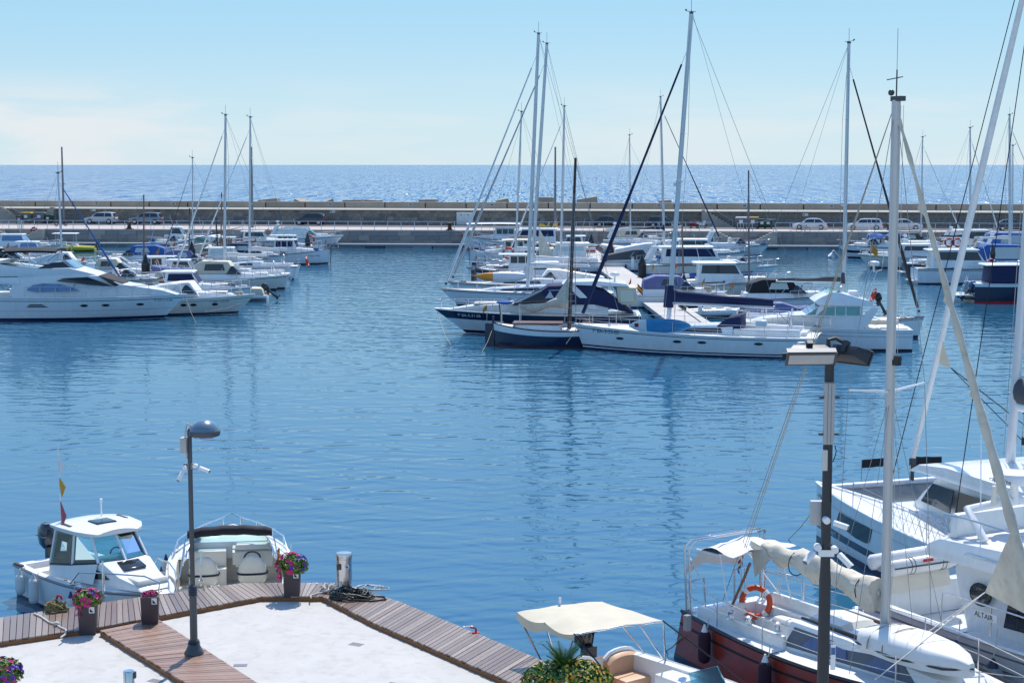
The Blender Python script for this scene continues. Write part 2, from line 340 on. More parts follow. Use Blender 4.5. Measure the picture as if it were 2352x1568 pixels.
# quay face stones (courses of squared blocks)
QB = [mat('quay_block_%d' % i, c, .9, var=.25, vscale=1.5, bump=.4, bscale=5) for i, c in enumerate([(.34, .30, .275), (.42, .36, .31), (.28, .26, .25)])]
blk = []
for i in range(3):
    w = MB(); w.box(-.5, .5, -.07, .02, -.5, .5); me = w.mesh('block', False, bevel=.02); me.materials.append(QB[i]); blk.append(me)
qrot = atan2(qdir.y, qdir.x); wrot = atan2(wdir.y, wdir.x)
def child(name, me, parent, loc, rz, sc):
    o = bpy.data.objects.new(name, me); COL.objects.link(o); o.parent = parent; o.location = loc; o.rotation_euler = (0, 0, rz); o.scale = sc; return o
Lq = (Q1 - Q0).length
for r, (z0, z1) in enumerate([(.05, .72), (.74, 1.36), (1.38, 1.95)]):
    x = 62 + rnd.uniform(0, .8)
    while x < Lq - 62:
        wd = rnd.uniform(1.3, 2.4); p = Q0 + qdir * (x + wd / 2)
        child('block', rnd.choice(blk), quay, (p.x, p.y, (z0 + z1) / 2), qrot, (wd - .04, 1, z1 - z0)); x += wd
w = MB(); a, b = Q0 - qn * .08, Q1 - qn * .08; c, d = Q1 + qn * .0, Q0 + qn * .0
w.poly([(a.x, a.y, 1.97), (b.x, b.y, 1.97), (c.x, c.y, 1.97), (d.x, d.y, 1.97)], (0, 0, .145)); w.obj('coping', PALE, quay, smooth=False)
# wall
wall = thing('breakwater_wall', 'long stone breakwater wall with pale parapet dividing harbour from sea', 'wall', (W0.x, W0.y, ZQ), wrot)
wl = (W1 - W0).length
w = MB(); w.box(0, wl, 0, 1.6, -2.5, ZL - ZQ - .12); w.obj('wall_body', MORT, wall, smooth=False)
zc = ZL - ZQ; w = MB(); w.poly([(0, -.3, zc - .3), (0, -.3, zc - .22), (0, .05, zc), (0, 1.6, zc), (0, 1.6, zc - .3)], (wl, 0, 0)); w.obj('ledge', mat('ledge_cream_paint', (.60, .55, .45), .8, var=.08, vscale=.5), wall, smooth=False)
# parapet panels, set back over a narrow walkway, dark open joints between them
pm = [mat('parapet_panel_%d' % i, c, .9, var=.2, vscale=.5, bump=.2, bscale=6, dirt=.22) for i, c in enumerate([(.50, .395, .29), (.46, .36, .27), (.54, .43, .32)])]
pan = []
for i in range(3):
    w = MB(); w.box(0, 5.62, .75, 1.5, 0, ZT - ZL); me = w.mesh('panel', False, bevel=.03); me.materials.append(pm[i]); pan.append(me)
w = MB(); w.box(0, wl, 1.0, 1.3, ZL - ZQ, ZT - ZQ - .1); w.obj('parapet_core', DGREY, wall, smooth=False)
PLQ = mat('plaque_white', (.62, .62, .6), .6, var=.1)
wp = MB(); wp.box(-.32, .32, -.05, .02, -.16, .16); plq = wp.mesh('plaque', False); plq.materials.append(PLQ)
wp = MB(); wp.box(-.2, .2, -.06, -.045, -.08, .08); plh = wp.mesh('plaque_hole', False); plh.materials.append(DGREY)
k = 0; x = 58.0
while x < wl - 58:
    child('panel', pan[rnd.randrange(3)], wall, (x, 0, ZL - ZQ + .003), 0, (1, 1, 1))
    if k % 2 == 0:
        q = child('plaque', plq, wall, (x + 3.6, .74, ZL - ZQ + .52), 0, (1, 1, 1)); child('plaque_hole', plh, q, (0, 0, 0), 0, (1, 1, 1))
    x += 5.8; k += 1
# irregular polygonal stones of the lower wall: 300 single ones where they show best, the rest joined
SM = [mat('stone_%d' % i, c, .9, var=.3, vscale=2, bump=.5, bscale=5) for i, c in enumerate([(.27, .235, .20), (.33, .275, .22), (.22, .205, .19), (.37, .305, .25), (.30, .26, .23)])]
def stone_cells():
    rows = 4; H = ZL - ZQ - .2; pitch = H / rows; cells = []; jit = {}
    def P(i, j):
        if (i, j) not in jit:
            r = random.Random(i * 131 + j * 7919); jit[(i, j)] = (r.uniform(-.16, .16), r.uniform(-.09, .09) if 0 < j < 2 * rows else 0)
        return jit[(i, j)]
    cw = .86
    nx = int((wl - 116) / cw)
    for r in range(rows):
        for c in range(nx):
            off = .5 * (r % 2); x0 = 58 + (c + off) * cw; y0 = r * pitch
            key = lambda dx, dy: (round((c + off) * 2) + dx, r * 2 + dy)
            hexp = [(-1, 0, 0, .16), (0, 0, .5, -.16), (1, 0, 1, .16), (1, 2, 1, .84), (0, 2, .5, 1.16), (-1, 2, 0, .84)]
            poly = []
            for (dx, dy, fx, fy) in hexp:
                j = P(*key(dx + 1, dy)); poly.append((x0 + fx * cw + j[0], max(.02, min(H, y0 + fy * pitch + j[1] * 1.0))))
            cx = sum(p[0] for p in poly) / 6; cy = sum(p[1] for p in poly) / 6
            s = rnd.uniform(.86, .93)
            cells.append((cx, cy, [(cx + (px - cx) * s, cy + (py - cy) * s) for px, py in poly]))
    return cells
cells = [c for c in stone_cells() if not (66 < c[0] < 76 and c[1] > .2)]
def stone_add(w, poly, cx, cy, ox=0, oy=0):
    d = rnd.uniform(.05, .1); fr = [(px - ox, .0, py - oy) for px, py in poly]; mid = [(px - ox, -d * .6, py - oy) for px, py in poly]
    top = [(cx + (px - cx) * .72 - ox, -d, cy + (py - cy) * .72 - oy) for px, py in poly]; w.loft([fr, mid, top])
near = sorted(cells, key=lambda c: abs(c[0] - 118))[:300]; ns = set(id(c) for c in near)
for c in near:
    w = MB(); stone_add(w, c[2], c[0], c[1], c[0], c[1]); o = w.obj('stone', rnd.choice(SM), wall, ang=50); o.location = (c[0], 0, c[1])
w = MB()
for c in cells:
    if id(c) not in ns: stone_add(w, c[2], c[0], c[1])
w.obj('stonework', SM[0], wall, ang=50, kind='stuff')
# rubble / concrete armour blocks on the sea side, tops peeping over the parapet
def wpt(u, v, off): # point on the wall line seen at picture column u
    d = ray(u, v); a = V((d.x, d.y)); # intersect ray ground track with wall line shifted by off
    P = W0 + wnrm * off; den = a.x * wdir.y - a.y * wdir.x; t = (P.x * wdir.y - P.y * wdir.x) / den; q = a * t; return V((q.x, q.y, CAMZ + d.z * t))
BLKM = mat('armour_block_concrete', (.36, .31, .24), .9, var=.2, vscale=.8, bump=.3, bscale=5)
for i, (u, wd, rise, tilt, look) in enumerate([(622, 46, 6, .10, 'long flat'), (682, 22, 6, -.35, 'small tilted'), (772, 20, 7, .4, 'small steep'), (812, 42, 4, .03, 'low level'), (855, 36, 4, -.05, 'thin flat'), (985, 40, 5, .02, 'wide level'), (1162, 30, 6, .2, 'pointed'), (1252, 40, 10, .0, 'tall square'), (1355, 46, 9, .16, 'big sloping'), (1530, 30, 3, .05, 'half hidden')]):
    p = wpt(u, 462, 9); L_ = wd / 15.5; top = CAMZ - (462 - rise - 378) * p.y / FOC
    t = thing('armour_block', '%s concrete armour block %s' % (look, ['showing above parapet left of lamp pole', 'beside the long flat block', 'over dark parked car', 'right of the steep block', 'next to the low level block', 'alone over mid parapet', 'left of tall twin masts', 'behind twin masts', 'between brown mast and navy forestay', 'behind tallest mast'][i]), 'block', (p.x, p.y, top - 3.0), wrot + tilt)
    w = MB(); w.box(-L_ / 2, L_ / 2, -1.3, 1.3, -6, 3.0, .06, .1); o = w.obj('block_body', BLKM, t, smooth=False, bevel=.06); o.rotation_euler = (0, -tilt, 0)
# ------------------------------------------------------------------ boat-building library (x forward from the transom, z up from the waterline)
class Hull:
    def __init__(s, L, B, fb, fs, rake=.9, tr=.8, dbl=False, flare=.35, draft=.45, srake=0.0, sag=.12, pw=2.1):
        s.L, s.B, s.fb, s.fs, s.rake, s.tr, s.dbl, s.flare, s.draft, s.srake, s.sag, s.pw = L, B, fb, fs, rake, tr, dbl, flare, draft, srake, sag, pw
    def b(s, t):
        if s.dbl: return s.B / 2 * max(0, 1 - abs(2 * t - 1) ** 2.6) ** .75
        if t < .42: return s.B / 2 * (s.tr + (1 - s.tr) * sin(pi / 2 * t / .42))
        return s.B / 2 * max(0.0, 1 - ((t - .42) / .58) ** s.pw)
    def z(s, t): return lerp(s.fs, s.fb, t ** 1.3) - s.sag * 4 * t * (1 - t) * .5
    def pt(s, t, h, side=1, off=0.0):
        zs = s.z(t); h = min(h, 1.6); h1 = max(0, 1 - h)
        if h >= 0:
            zz = h * zs; fl = s.flare * t ** 1.6
            wl = 1 - fl * h1 ** 1.2 - .06 * h1
            y = s.b(t) * wl; hh = min(1, h)
        else:
            zz = h * s.draft; y = s.b(t) * (1 - s.flare * t ** 1.6 - .06) * (1 + h) ** .6; hh = 0
        x = t * (s.L - s.rake * (1 - hh) * t ** 2) - s.srake * (1 - t) * hh + s.srake * (1 - t)
        if s.dbl: x += s.rake * .35 * (1 - hh) * (1 - t) ** 3
        return V((x, side * (y + off), zz))
    def xz(s, x, zz, side=1, off=.01):
        lo, hi = 0.0, 1.0
        for _ in range(24):
            m = (lo + hi) / 2; h = zz / s.z(m)
            if s.pt(m, h).x < x: lo = m
            else: hi = m
        return s.pt(lo, zz / s.z(lo), side, off)
    def skin(s, w, hs, n=18, off=0.0, t0=0.0, t1=1.0):
        for side in (1, -1):
            rings = [[s.pt(lerp(t0, t1, i / n), h, side, off) for h in hs] for i in range(n + 1)]
            w.loft(rings, False, False)
        return w
    def build(s, root, m, rail_m=None, deck_m=None, boot=None, bands=(), n=18, deck_z=-.02, well=None):
        hs = [-1, -.5, 0, .25, .5, .75, 1]; w = MB(); s.skin(w, hs, n)
        if not s.dbl: w.poly([s.pt(0, h, 1) for h in hs] + [s.pt(0, h, -1) for h in hs[::-1]])
        o = w.obj('hull', m, root, ang=40)
        if boot: w = MB(); s.skin(w, [0.0, boot[0] / max(s.fs, .5)], n, .006); w.obj('boot_stripe', boot[1], root, ang=40)
        for (h0, h1, bm) in bands: w = MB(); s.skin(w, [h0, (h0 + h1) / 2, h1], n, .007); w.obj('stripe', bm, root, ang=40)
        if rail_m:
            w = MB()
            for side in (1, -1): w.tube([s.pt(i / n, 1, side, .01) for i in range(n + 1)], .035 if s.L < 9 else .045, 5)
            w.obj('rub_rail', rail_m, root)
        if deck_m:
            w = MB(); cam_ = s.B * .025
            ts = [i / n for i in range(n + 1)] if not well else [lerp(well, 1, i / n) for i in range(n + 1)]
            rings = []
            for t in ts:
                p = s.pt(t, 1); q = s.pt(t, 1, -1); p.z += deck_z; q.z += deck_z; p.y *= .985; q.y *= .985
                c = (p + q) / 2; c.z += cam_ * (s.b(t) * 2 / s.B); rings.append([p, c.lerp(p, .5) + V((0, 0, cam_ * .22)), c, c.lerp(q, .5) + V((0, 0, cam_ * .22)), q])
            w.loft(rings, False, False); w.obj('deck', deck_m, root, ang=50)
        return o
    def rail(s, root, t0, t1, h, n=6, r=.018, m=STEEL, pulpit=True, inset=.06, mid=False, name='guard_rail', lean=.0, wire=False):
        w = MB(); tops = {}
        for side in (1, -1):
            pts = []
            for i in range(n + 1):
                t = lerp(t0, t1, i / n); b = s.pt(t, 1, side, -inset); tp = b + V((lean * t, 0, h))
                w.tube([b, tp], r, 4); pts.append(tp)
            tops[side] = pts
            w.tube(pts, r if not wire else r * .6, 4)
            if mid: w.tube([p - V((0, 0, h * .5)) for p in pts], r * .6, 4)
        if pulpit:
            p = s.pt(min(1, t1 + .02), 1, 1); tip = V((s.L + .12, 0, p.z + h * 1.05)); a, b = tops[1][-1], tops[-1][-1]
            w.tube([a, a.lerp(tip, .6) + V((.05, .12, .02)), tip + V((0, .1, 0)), tip + V((0, -.1, 0)), b.lerp(tip, .6) + V((.05, -.12, .02)), b], r * 1.15, 5)
            if mid: w.tube([a - V((0, 0, h * .5)), tip - V((.15, 0, h * .5)), b - V((0, 0, h * .5))], r, 4)
        return w.obj(name, m, root)
    def portholes(s, root, xs, z, rx=.22, rz=.1, m=DKGL, sides=(1, -1), square=False):
        for x in xs:
            for side in sides:
                c = s.xz(x, z, side); e = s.xz(x + .1, z, side); u = s.xz(x, z + .08, side); ex = (e - c).normalized(); ez = (u - c).normalized(); nn = ex.cross(ez).normalized() * (-side)
                k = 10; ring = []
                for i in range(k):
                    a = 2 * pi * i / k; ca, sa = cos(a), sin(a)
                    if square: ca = math.copysign(abs(ca) ** .45, ca); sa = math.copysign(abs(sa) ** .45, sa)
                    ring.append(c + ex * rx * ca + ez * rz * sa)
                w = MB(); w.poly([p - nn * .012 for p in ring], nn * .03); w.obj('porthole', m, root)
def prof(poly, wf, name, m, root, bevel=.04, ang=35, **kw):
    "solid from a side profile [(x, z)] with half width wf(x, z)"
    w = MB(); n = len(poly); a = [(x, wf(x, z), z) for x, z in poly]; b = [(x, -wf(x, z), z) for x, z in poly]
    w.add(a + b, [tuple(range(n)), tuple(range(2 * n - 1, n - 1, -1))] + [(i, n + i, n + (i + 1) % n, (i + 1) % n) for i in range(n)])
    return w.obj(name, m, root, bevel=bevel, ang=ang, **kw)
def taper(w, z0, tum=.15, x0=None, x1=None, w1=None):
    def f(x, z):
        k = w
        if x0 is not None: k = lerp(w, w1, max(0, min(1, (x - x0) / (x1 - x0))))
        return max(.02, k - tum * (z - z0))
    return f
def sidewin(poly, wf, m, root, name='window', off=.012, sides=(1, -1)):
    for s in sides:
        w = MB(); w.poly([(x, s * (wf(x, z) - .02), z) for x, z in poly], (0, s * (.02 + off), 0)); w.obj(name, m, root, smooth=False)
def screen(p0, p1, wf, m, root, panes=3, inset=.08, name='windscreen_pane', off=.015, gap=.05, frame=None):
    "front glazing between profile points p0 (bottom) and p1 (top), across the width"
    (x0, z0), (x1, z1) = p0, p1; d = V((x1 - x0, 0, z1 - z0)); nrm = V((d.z, 0, -d.x)).normalized()
    if nrm.x < 0 and x1 < x0: nrm = -nrm
    nrm = nrm if nrm.x * (1 if x1 <= x0 else -1) >= 0 else -nrm
    a0 = V((x0, 0, z0)) + d * .1; a1 = V((x0, 0, z0)) + d * .9; wb = wf(x0, z0) - inset; wt = wf(x1, z1) - inset
    for i in range(panes):
        l = -1 + 2 * i / panes + gap / 2; r = -1 + 2 * (i + 1) / panes - gap / 2
        w = MB(); w.poly([a0 + V((0, l * wb, 0)), a0 + V((0, r * wb, 0)), a1 + V((0, r * wt, 0)), a1 + V((0, l * wt, 0))], nrm * off); w.obj(name, m, root, smooth=False)
def bimini(root, x0, x1, hw, z, zb, m, fm=STEEL, arch=.12, legs=True, name='bimini_top', th=.03, sag=0.0, r=.02, base=None):
    n = 5; k = 8; top = []
    for j in range(n + 1):
        t = j / n; x = lerp(x0, x1, t); row = []
        for i in range(k + 1):
            q = -1 + 2 * i / k; row.append(V((x, hw * q, z + arch * (1 - q ** 4) - sag * abs(sin(pi * t * 2)) - .05 * (2 * t - 1) ** 2)))
        top.append(row)
    w = MB(); w.loft([r_ + [p - V((0, 0, th)) for p in r_[::-1]] for r_ in top]); w.obj(name, m, root, ang=60)
    if legs:
        mx = base if base is not None else (x0 + x1) / 2
        for s in (1, -1):
            for x in (x0, x1, (x0 + x1) / 2): w = MB(); w.tube([(mx + (x - mx) * .15, s * hw * 1.02, zb), (x, s * hw * .98, z)], r, 5); w.obj('bimini_leg', fm, root)
def outboard(root, x, y, z, sc=1.0, m=BLKG, tilt=0.0):
    "outboard engine on the transom; x is the transom face, engine hangs aft"
    M = Matrix.Translation((x, y, z)) @ Matrix.Rotation(tilt, 4, 'Y') @ Matrix.Scale(sc, 4)
    w = MB(); rings = []
    for (zz, a, b, ox) in [(.1, .10, .12, -.2), (.2, .2, .17, -.26), (.42, .25, .19, -.28), (.62, .23, .18, -.27), (.74, .14, .12, -.24)]:
        rings.append([V((ox + a * math.copysign(abs(cos(t)) ** .7, cos(t)), b * math.copysign(abs(sin(t)) ** .7, sin(t)), zz)) for t in [2 * pi * k / 12 for k in range(12)]])
    w.loft(rings); e = w.xf(M).obj('outboard_engine', m, root, ang=50)
    w = MB(); w.box(-.3, -.12, -.06, .06, -.75, .12, .02, .01); w.box(-.42, -.02, -.11, .11, -.62, -.59); w.tube([(-.5, 0, -.78), (-.05, 0, -.78)], [.035, .06], 6)
    for k in range(3): a = 2 * pi * k / 3; w.obox((-.49, .1 * cos(a), -.78 + .1 * sin(a)), .02, .09, .14)
    w.box(-.12, .02, -.12, .12, -.1, .16); w.xf(M).obj('engine_leg', DGREY, e)
    w = MB(); w.box(-.5, -.06, -.185, .185, .4, .43); w.xf(M).obj('engine_band', GREY, e)
    return e
def fender(label, loc, r=.11, h=.6, m=FENW, cap=FENB, top=None, tilt=0, round_=False):
    t = thing('fender', label, 'fender', loc)
    w = MB()
    if round_: w.ball((0, 0, 0), r, r, r * 1.1, 14, 8)
    else: w.lathe([(r * .35, -h / 2), (r * .85, -h / 2 + r * .35), (r, -h / 2 + r * .9), (r, h / 2 - r * .9), (r * .85, h / 2 - r * .35), (r * .35, h / 2)], 12)
    w.obj('fender_body', m, t, ang=60)
    w = MB(); hh = r * 1.1 if round_ else h / 2; w.lathe([(r * .62, hh - r * .3), (r * .4, hh + .03), (r * .22, hh + .1), (.02, hh + .13)], 10); w.obj('fender_eye', cap, t)
    if top:
        d = V(top) - V(loc); w = MB(); w.tube([(0, 0, hh + .1), d * .6 + V((.01, 0, .03)), d], .012, 5); w.obj('lanyard', ROPEW, t)
    return t
def lifebuoy(label, loc, M, R=.3, r=.07, m=ORANGE):
    t = thing('lifebuoy', label, 'lifebuoy', loc); w = MB(); w.torus((0, 0, 0), R, r, M, 20, 8); w.obj('ring', m, t, ang=60)
    for k in range(4):
        a = pi / 4 + k * pi / 2; p0 = V((R * cos(a), R * sin(a), 0)); tg = V((-sin(a), cos(a), 0)) * .05
        w = MB(); w.tube([M @ (p0 - tg), M @ (p0 + tg)], r * 1.06, 8); w.obj('band', WHT, t)
    return t
RX = lambda a: Matrix.Rotation(a, 3, 'X'); RY = lambda a: Matrix.Rotation(a, 3, 'Y'); RZ = lambda a: Matrix.Rotation(a, 3, 'Z')
def flag(root, x, y, z, h=1.0, kind='es', w_=.5, lean=0.0, hang=.6, name='flag'):
    w = MB(); tip = V((x - lean, y, z + h)); w.tube([(x, y, z), tip], .012, 4); st = w.obj('flagstaff', STEEL, root)
    cols = {'es': [RED, YEL, RED], 'cat': [YEL, RED, YEL, RED, YEL, RED, YEL], 'nl': [RED, WHT, BLUEH], 'orange': [ORANGE]}[kind]
    fh = w_ * .66; n = 6
    for i, m in enumerate(cols):
        w = MB(); g0, g1 = i / len(cols), (i + 1) / len(cols); rings = []
        for k in range(n + 1):
            s = k / n; o = V((-s * w_ * (1 - hang * .75), .05 * sin(s * 7), -s * w_ * hang))
            rings.append([tip + o + V((0, 0, -fh * g0)), tip + o + V((0, 0, -fh * g1)), tip + o + V((0, .006, -fh * g1)), tip + o + V((0, .006, -fh * g0))])
        w.loft(rings); w.obj(name, m, st)
def tubeobj(name, pts, r, m, root, n=6): w = MB(); w.tube(pts, r, n); return w.obj(name, m, root, ang=60)
def mast(root, H, x, zb, h, r=.09, m=ALU, rake=0.0, spread=(.5,), jib=None, wires=True, boom=None, bow=None, stern=None, jib2=None, sw=.32, wr=.011, head=True, tp=.8, jtop=.93):
    "mast with spreaders, standing rigging, optional furled jib and covered boom"
    top = V((x - rake * h, 0, zb + h)); base = V((x, 0, zb))
    w = MB(); w.tube([base, base.lerp(top, .5), top], [r, r, r * tp], 10, flat=.75); mo = w.obj('mast', m, root, ang=60)
    if head:
        w = MB(); w.tube([top, top + V((0, 0, .9))], .012, 4); w.tube([top + V((-.25, 0, .1)), top + V((.3, 0, .16))], .018, 4); w.obox(top + V((.3, 0, .22)), .1, .03, .08); w.obox(top + V((0, 0, .05)), .22, .1, .1); w.obj('masthead', DGREY, mo)
    tips = []
    for f in spread:
        p = base.lerp(top, f); L_ = H.B * sw * (1.1 - .3 * f)
        for s in (1, -1): w = MB(); q = p + V((-.12, s * L_, .06)); w.tube([p, q], [.035, .02], 5, flat=.5); w.obj('spreader', m, mo); tips.append((f, s, q))
    bw = bow or V((H.L - .25, 0, H.z(.98) + .05)); stn = stern or V((.12, 0, H.z(0) + .1)); jt = base.lerp(top, jtop)
    if wires:
        w = MB(); t = max(.05, min(.95, x / H.L))
        for s in (1, -1):
            ch = H.pt(t, 1, s, -.08); prev = ch
            for (f, s2, q) in tips:
                if s2 == s: w.tube([prev, q], wr, 4); prev = q
            w.tube([prev, top.lerp(base, .02)], wr, 4); ch2 = H.pt(max(.02, t - .05), 1, s, -.08); w.tube([ch2, base.lerp(top, spread[0] if spread else .7)], wr, 4)
        w.tube([top, stn], wr, 4); w.tube([jt, bw], wr, 4)
        w.obj('rigging', WIRE, root)
    if jib:
        m2, jr = jib; d = jt - bw; k = 14; pts = [bw + d * (.035 + .9 * i / k) for i in range(k + 1)]
        rs = [jr * (.7 + .3 * sin(pi * min(1, i / k * 1.4 + .15)) + .08 * rnd.uniform(-1, 1)) * (1.0 - .35 * i / k) for i in range(k + 1)]
        w = MB(); w.tube(pts, rs, 7); w.obj('furled_jib', m2, root, ang=60)
        w = MB(); w.lathe([(.09, -.06), (.11, 0), (.09, .08)], 8, bw + d * .02); w.obj('furling_drum', DGREY, root)
    if boom:
        bl, bz, cm, ch_ = boom; a = V((x - .1, 0, zb + bz)); b = V((x - bl, 0, zb + bz + .06))
        w = MB(); w.tube([a, b], .07, 8); bo = w.obj('boom', m if m is not TEAKD else TEAKD, root, ang=60)
        if cm:
            rings = []; k = 10
            for i in range(k + 1):
                s = i / k; c = a.lerp(b, .0 + s * .98); hh = ch_ * (1 - .55 * s) * (.9 + .14 * sin(9 * s)); ww = .13 * (1 - .4 * s) + .02 * sin(13 * s)
                rings.append([c + V((0, ww * cos(2 * pi * j / 10), hh * .5 * (1 + sin(2 * pi * j / 10)) - .02)) for j in range(10)])
            w = MB(); w.loft(rings); w.obj('sail_cover', cm, bo, ang=60)
            w = MB(); w.tube([a + V((.06, 0, -.1)), a + V((.04, 0, ch_ * 1.5))], [.15, .12], 8); w.obj('mast_boot', cm, bo)
        w = MB(); w.tube([b, V((b.x - .0, 0, H.z(.1) + .1))], .014, 4); w.tube([b, top], .008, 4); w.obj('mainsheet', WIRE, root)
    return mo
def radar(root, x, y, z, r=.28, m=WHT):
    w = MB(); w.lathe([(r * .85, 0), (r, .05), (r, .16), (r * .8, .24), (r * .2, .26)], 12, (x, y, z)); w.tube([(x, y, z - .35), (x, y, z + .02)], .06, 6); w.obj('radar_dome', m, root, ang=50)
def cushions(root, x0, x1, w_, z, m=CREAMV, th=.12):
    w = MB(); w.box(x0, x1, -w_, w_, z, z + th, .05, .05); w.obj('sun_cushion', m, root, bevel=.04)
def clutter(root, H, x0, x1, n=6, seed=0, z=None):
    "deck gear: cleats, hatches, coiled lines, lockers"
    r = random.Random(seed); ms = [GEL, WHT, GREY, BLACK, CREAMV, ROPE, CANBL, TEAK]
    for i in range(n):
        x = r.uniform(x0, x1); t = x / H.L; y = r.uniform(-.7, .7) * H.b(t) * .8; zz = (H.z(t) if z is None else z) + .01; k = r.randrange(4); w = MB()
        if k == 0: w.box(x - .25, x + .25, y - .22, y + .22, zz, zz + .12, .04, .04); w.obj('hatch', r.choice([GEL, DKGL, WHT]), root, bevel=.02)
        elif k == 1: w.torus((x, y, zz + .06), .16, .05, None, 12, 6); w.obj('coiled_line', r.choice([ROPE, ROPEW, ROPEB]), root)
        elif k == 2: w.box(x - .3, x + .3, y - .18, y + .18, zz, zz + r.uniform(.2, .4), .03, .03); w.obj('locker', r.choice(ms), root, bevel=.03)
        else: w.lathe([(.08, 0), (.1, .1), (.07, .2)], 8, (x, y, zz)); w.obj('winch', STEEL, root)
def hull_text(H, body, size, m, parent, x0, z, side, name='registration'):
    "lettering wrapped on the hull side, reading as seen from outside"
    o = text(body, size, m, parent, Matrix.Identity(4), name, .0015)
    for v in o.data.vertices: c = v.co.copy(); v.co = H.xz(x0 - side * c.x, z + c.y, side, .014 + c.z)
    return o
def boat(name, label, cat, stern, heading, group=None):
    r = thing(name, label, cat, (stern[0], stern[1], 0), heading, group)
    r.rotation_euler = (RAD(rnd.uniform(-.5, .5)), RAD(rnd.uniform(-.35, .35)), heading); return r
def at_bow(u, v, head, L): # bow waterline seen at (u, v), heading, waterline length -> stern point
    p = G(u, v, 0); return (p.x - cos(head) * L, p.y - sin(head) * L)

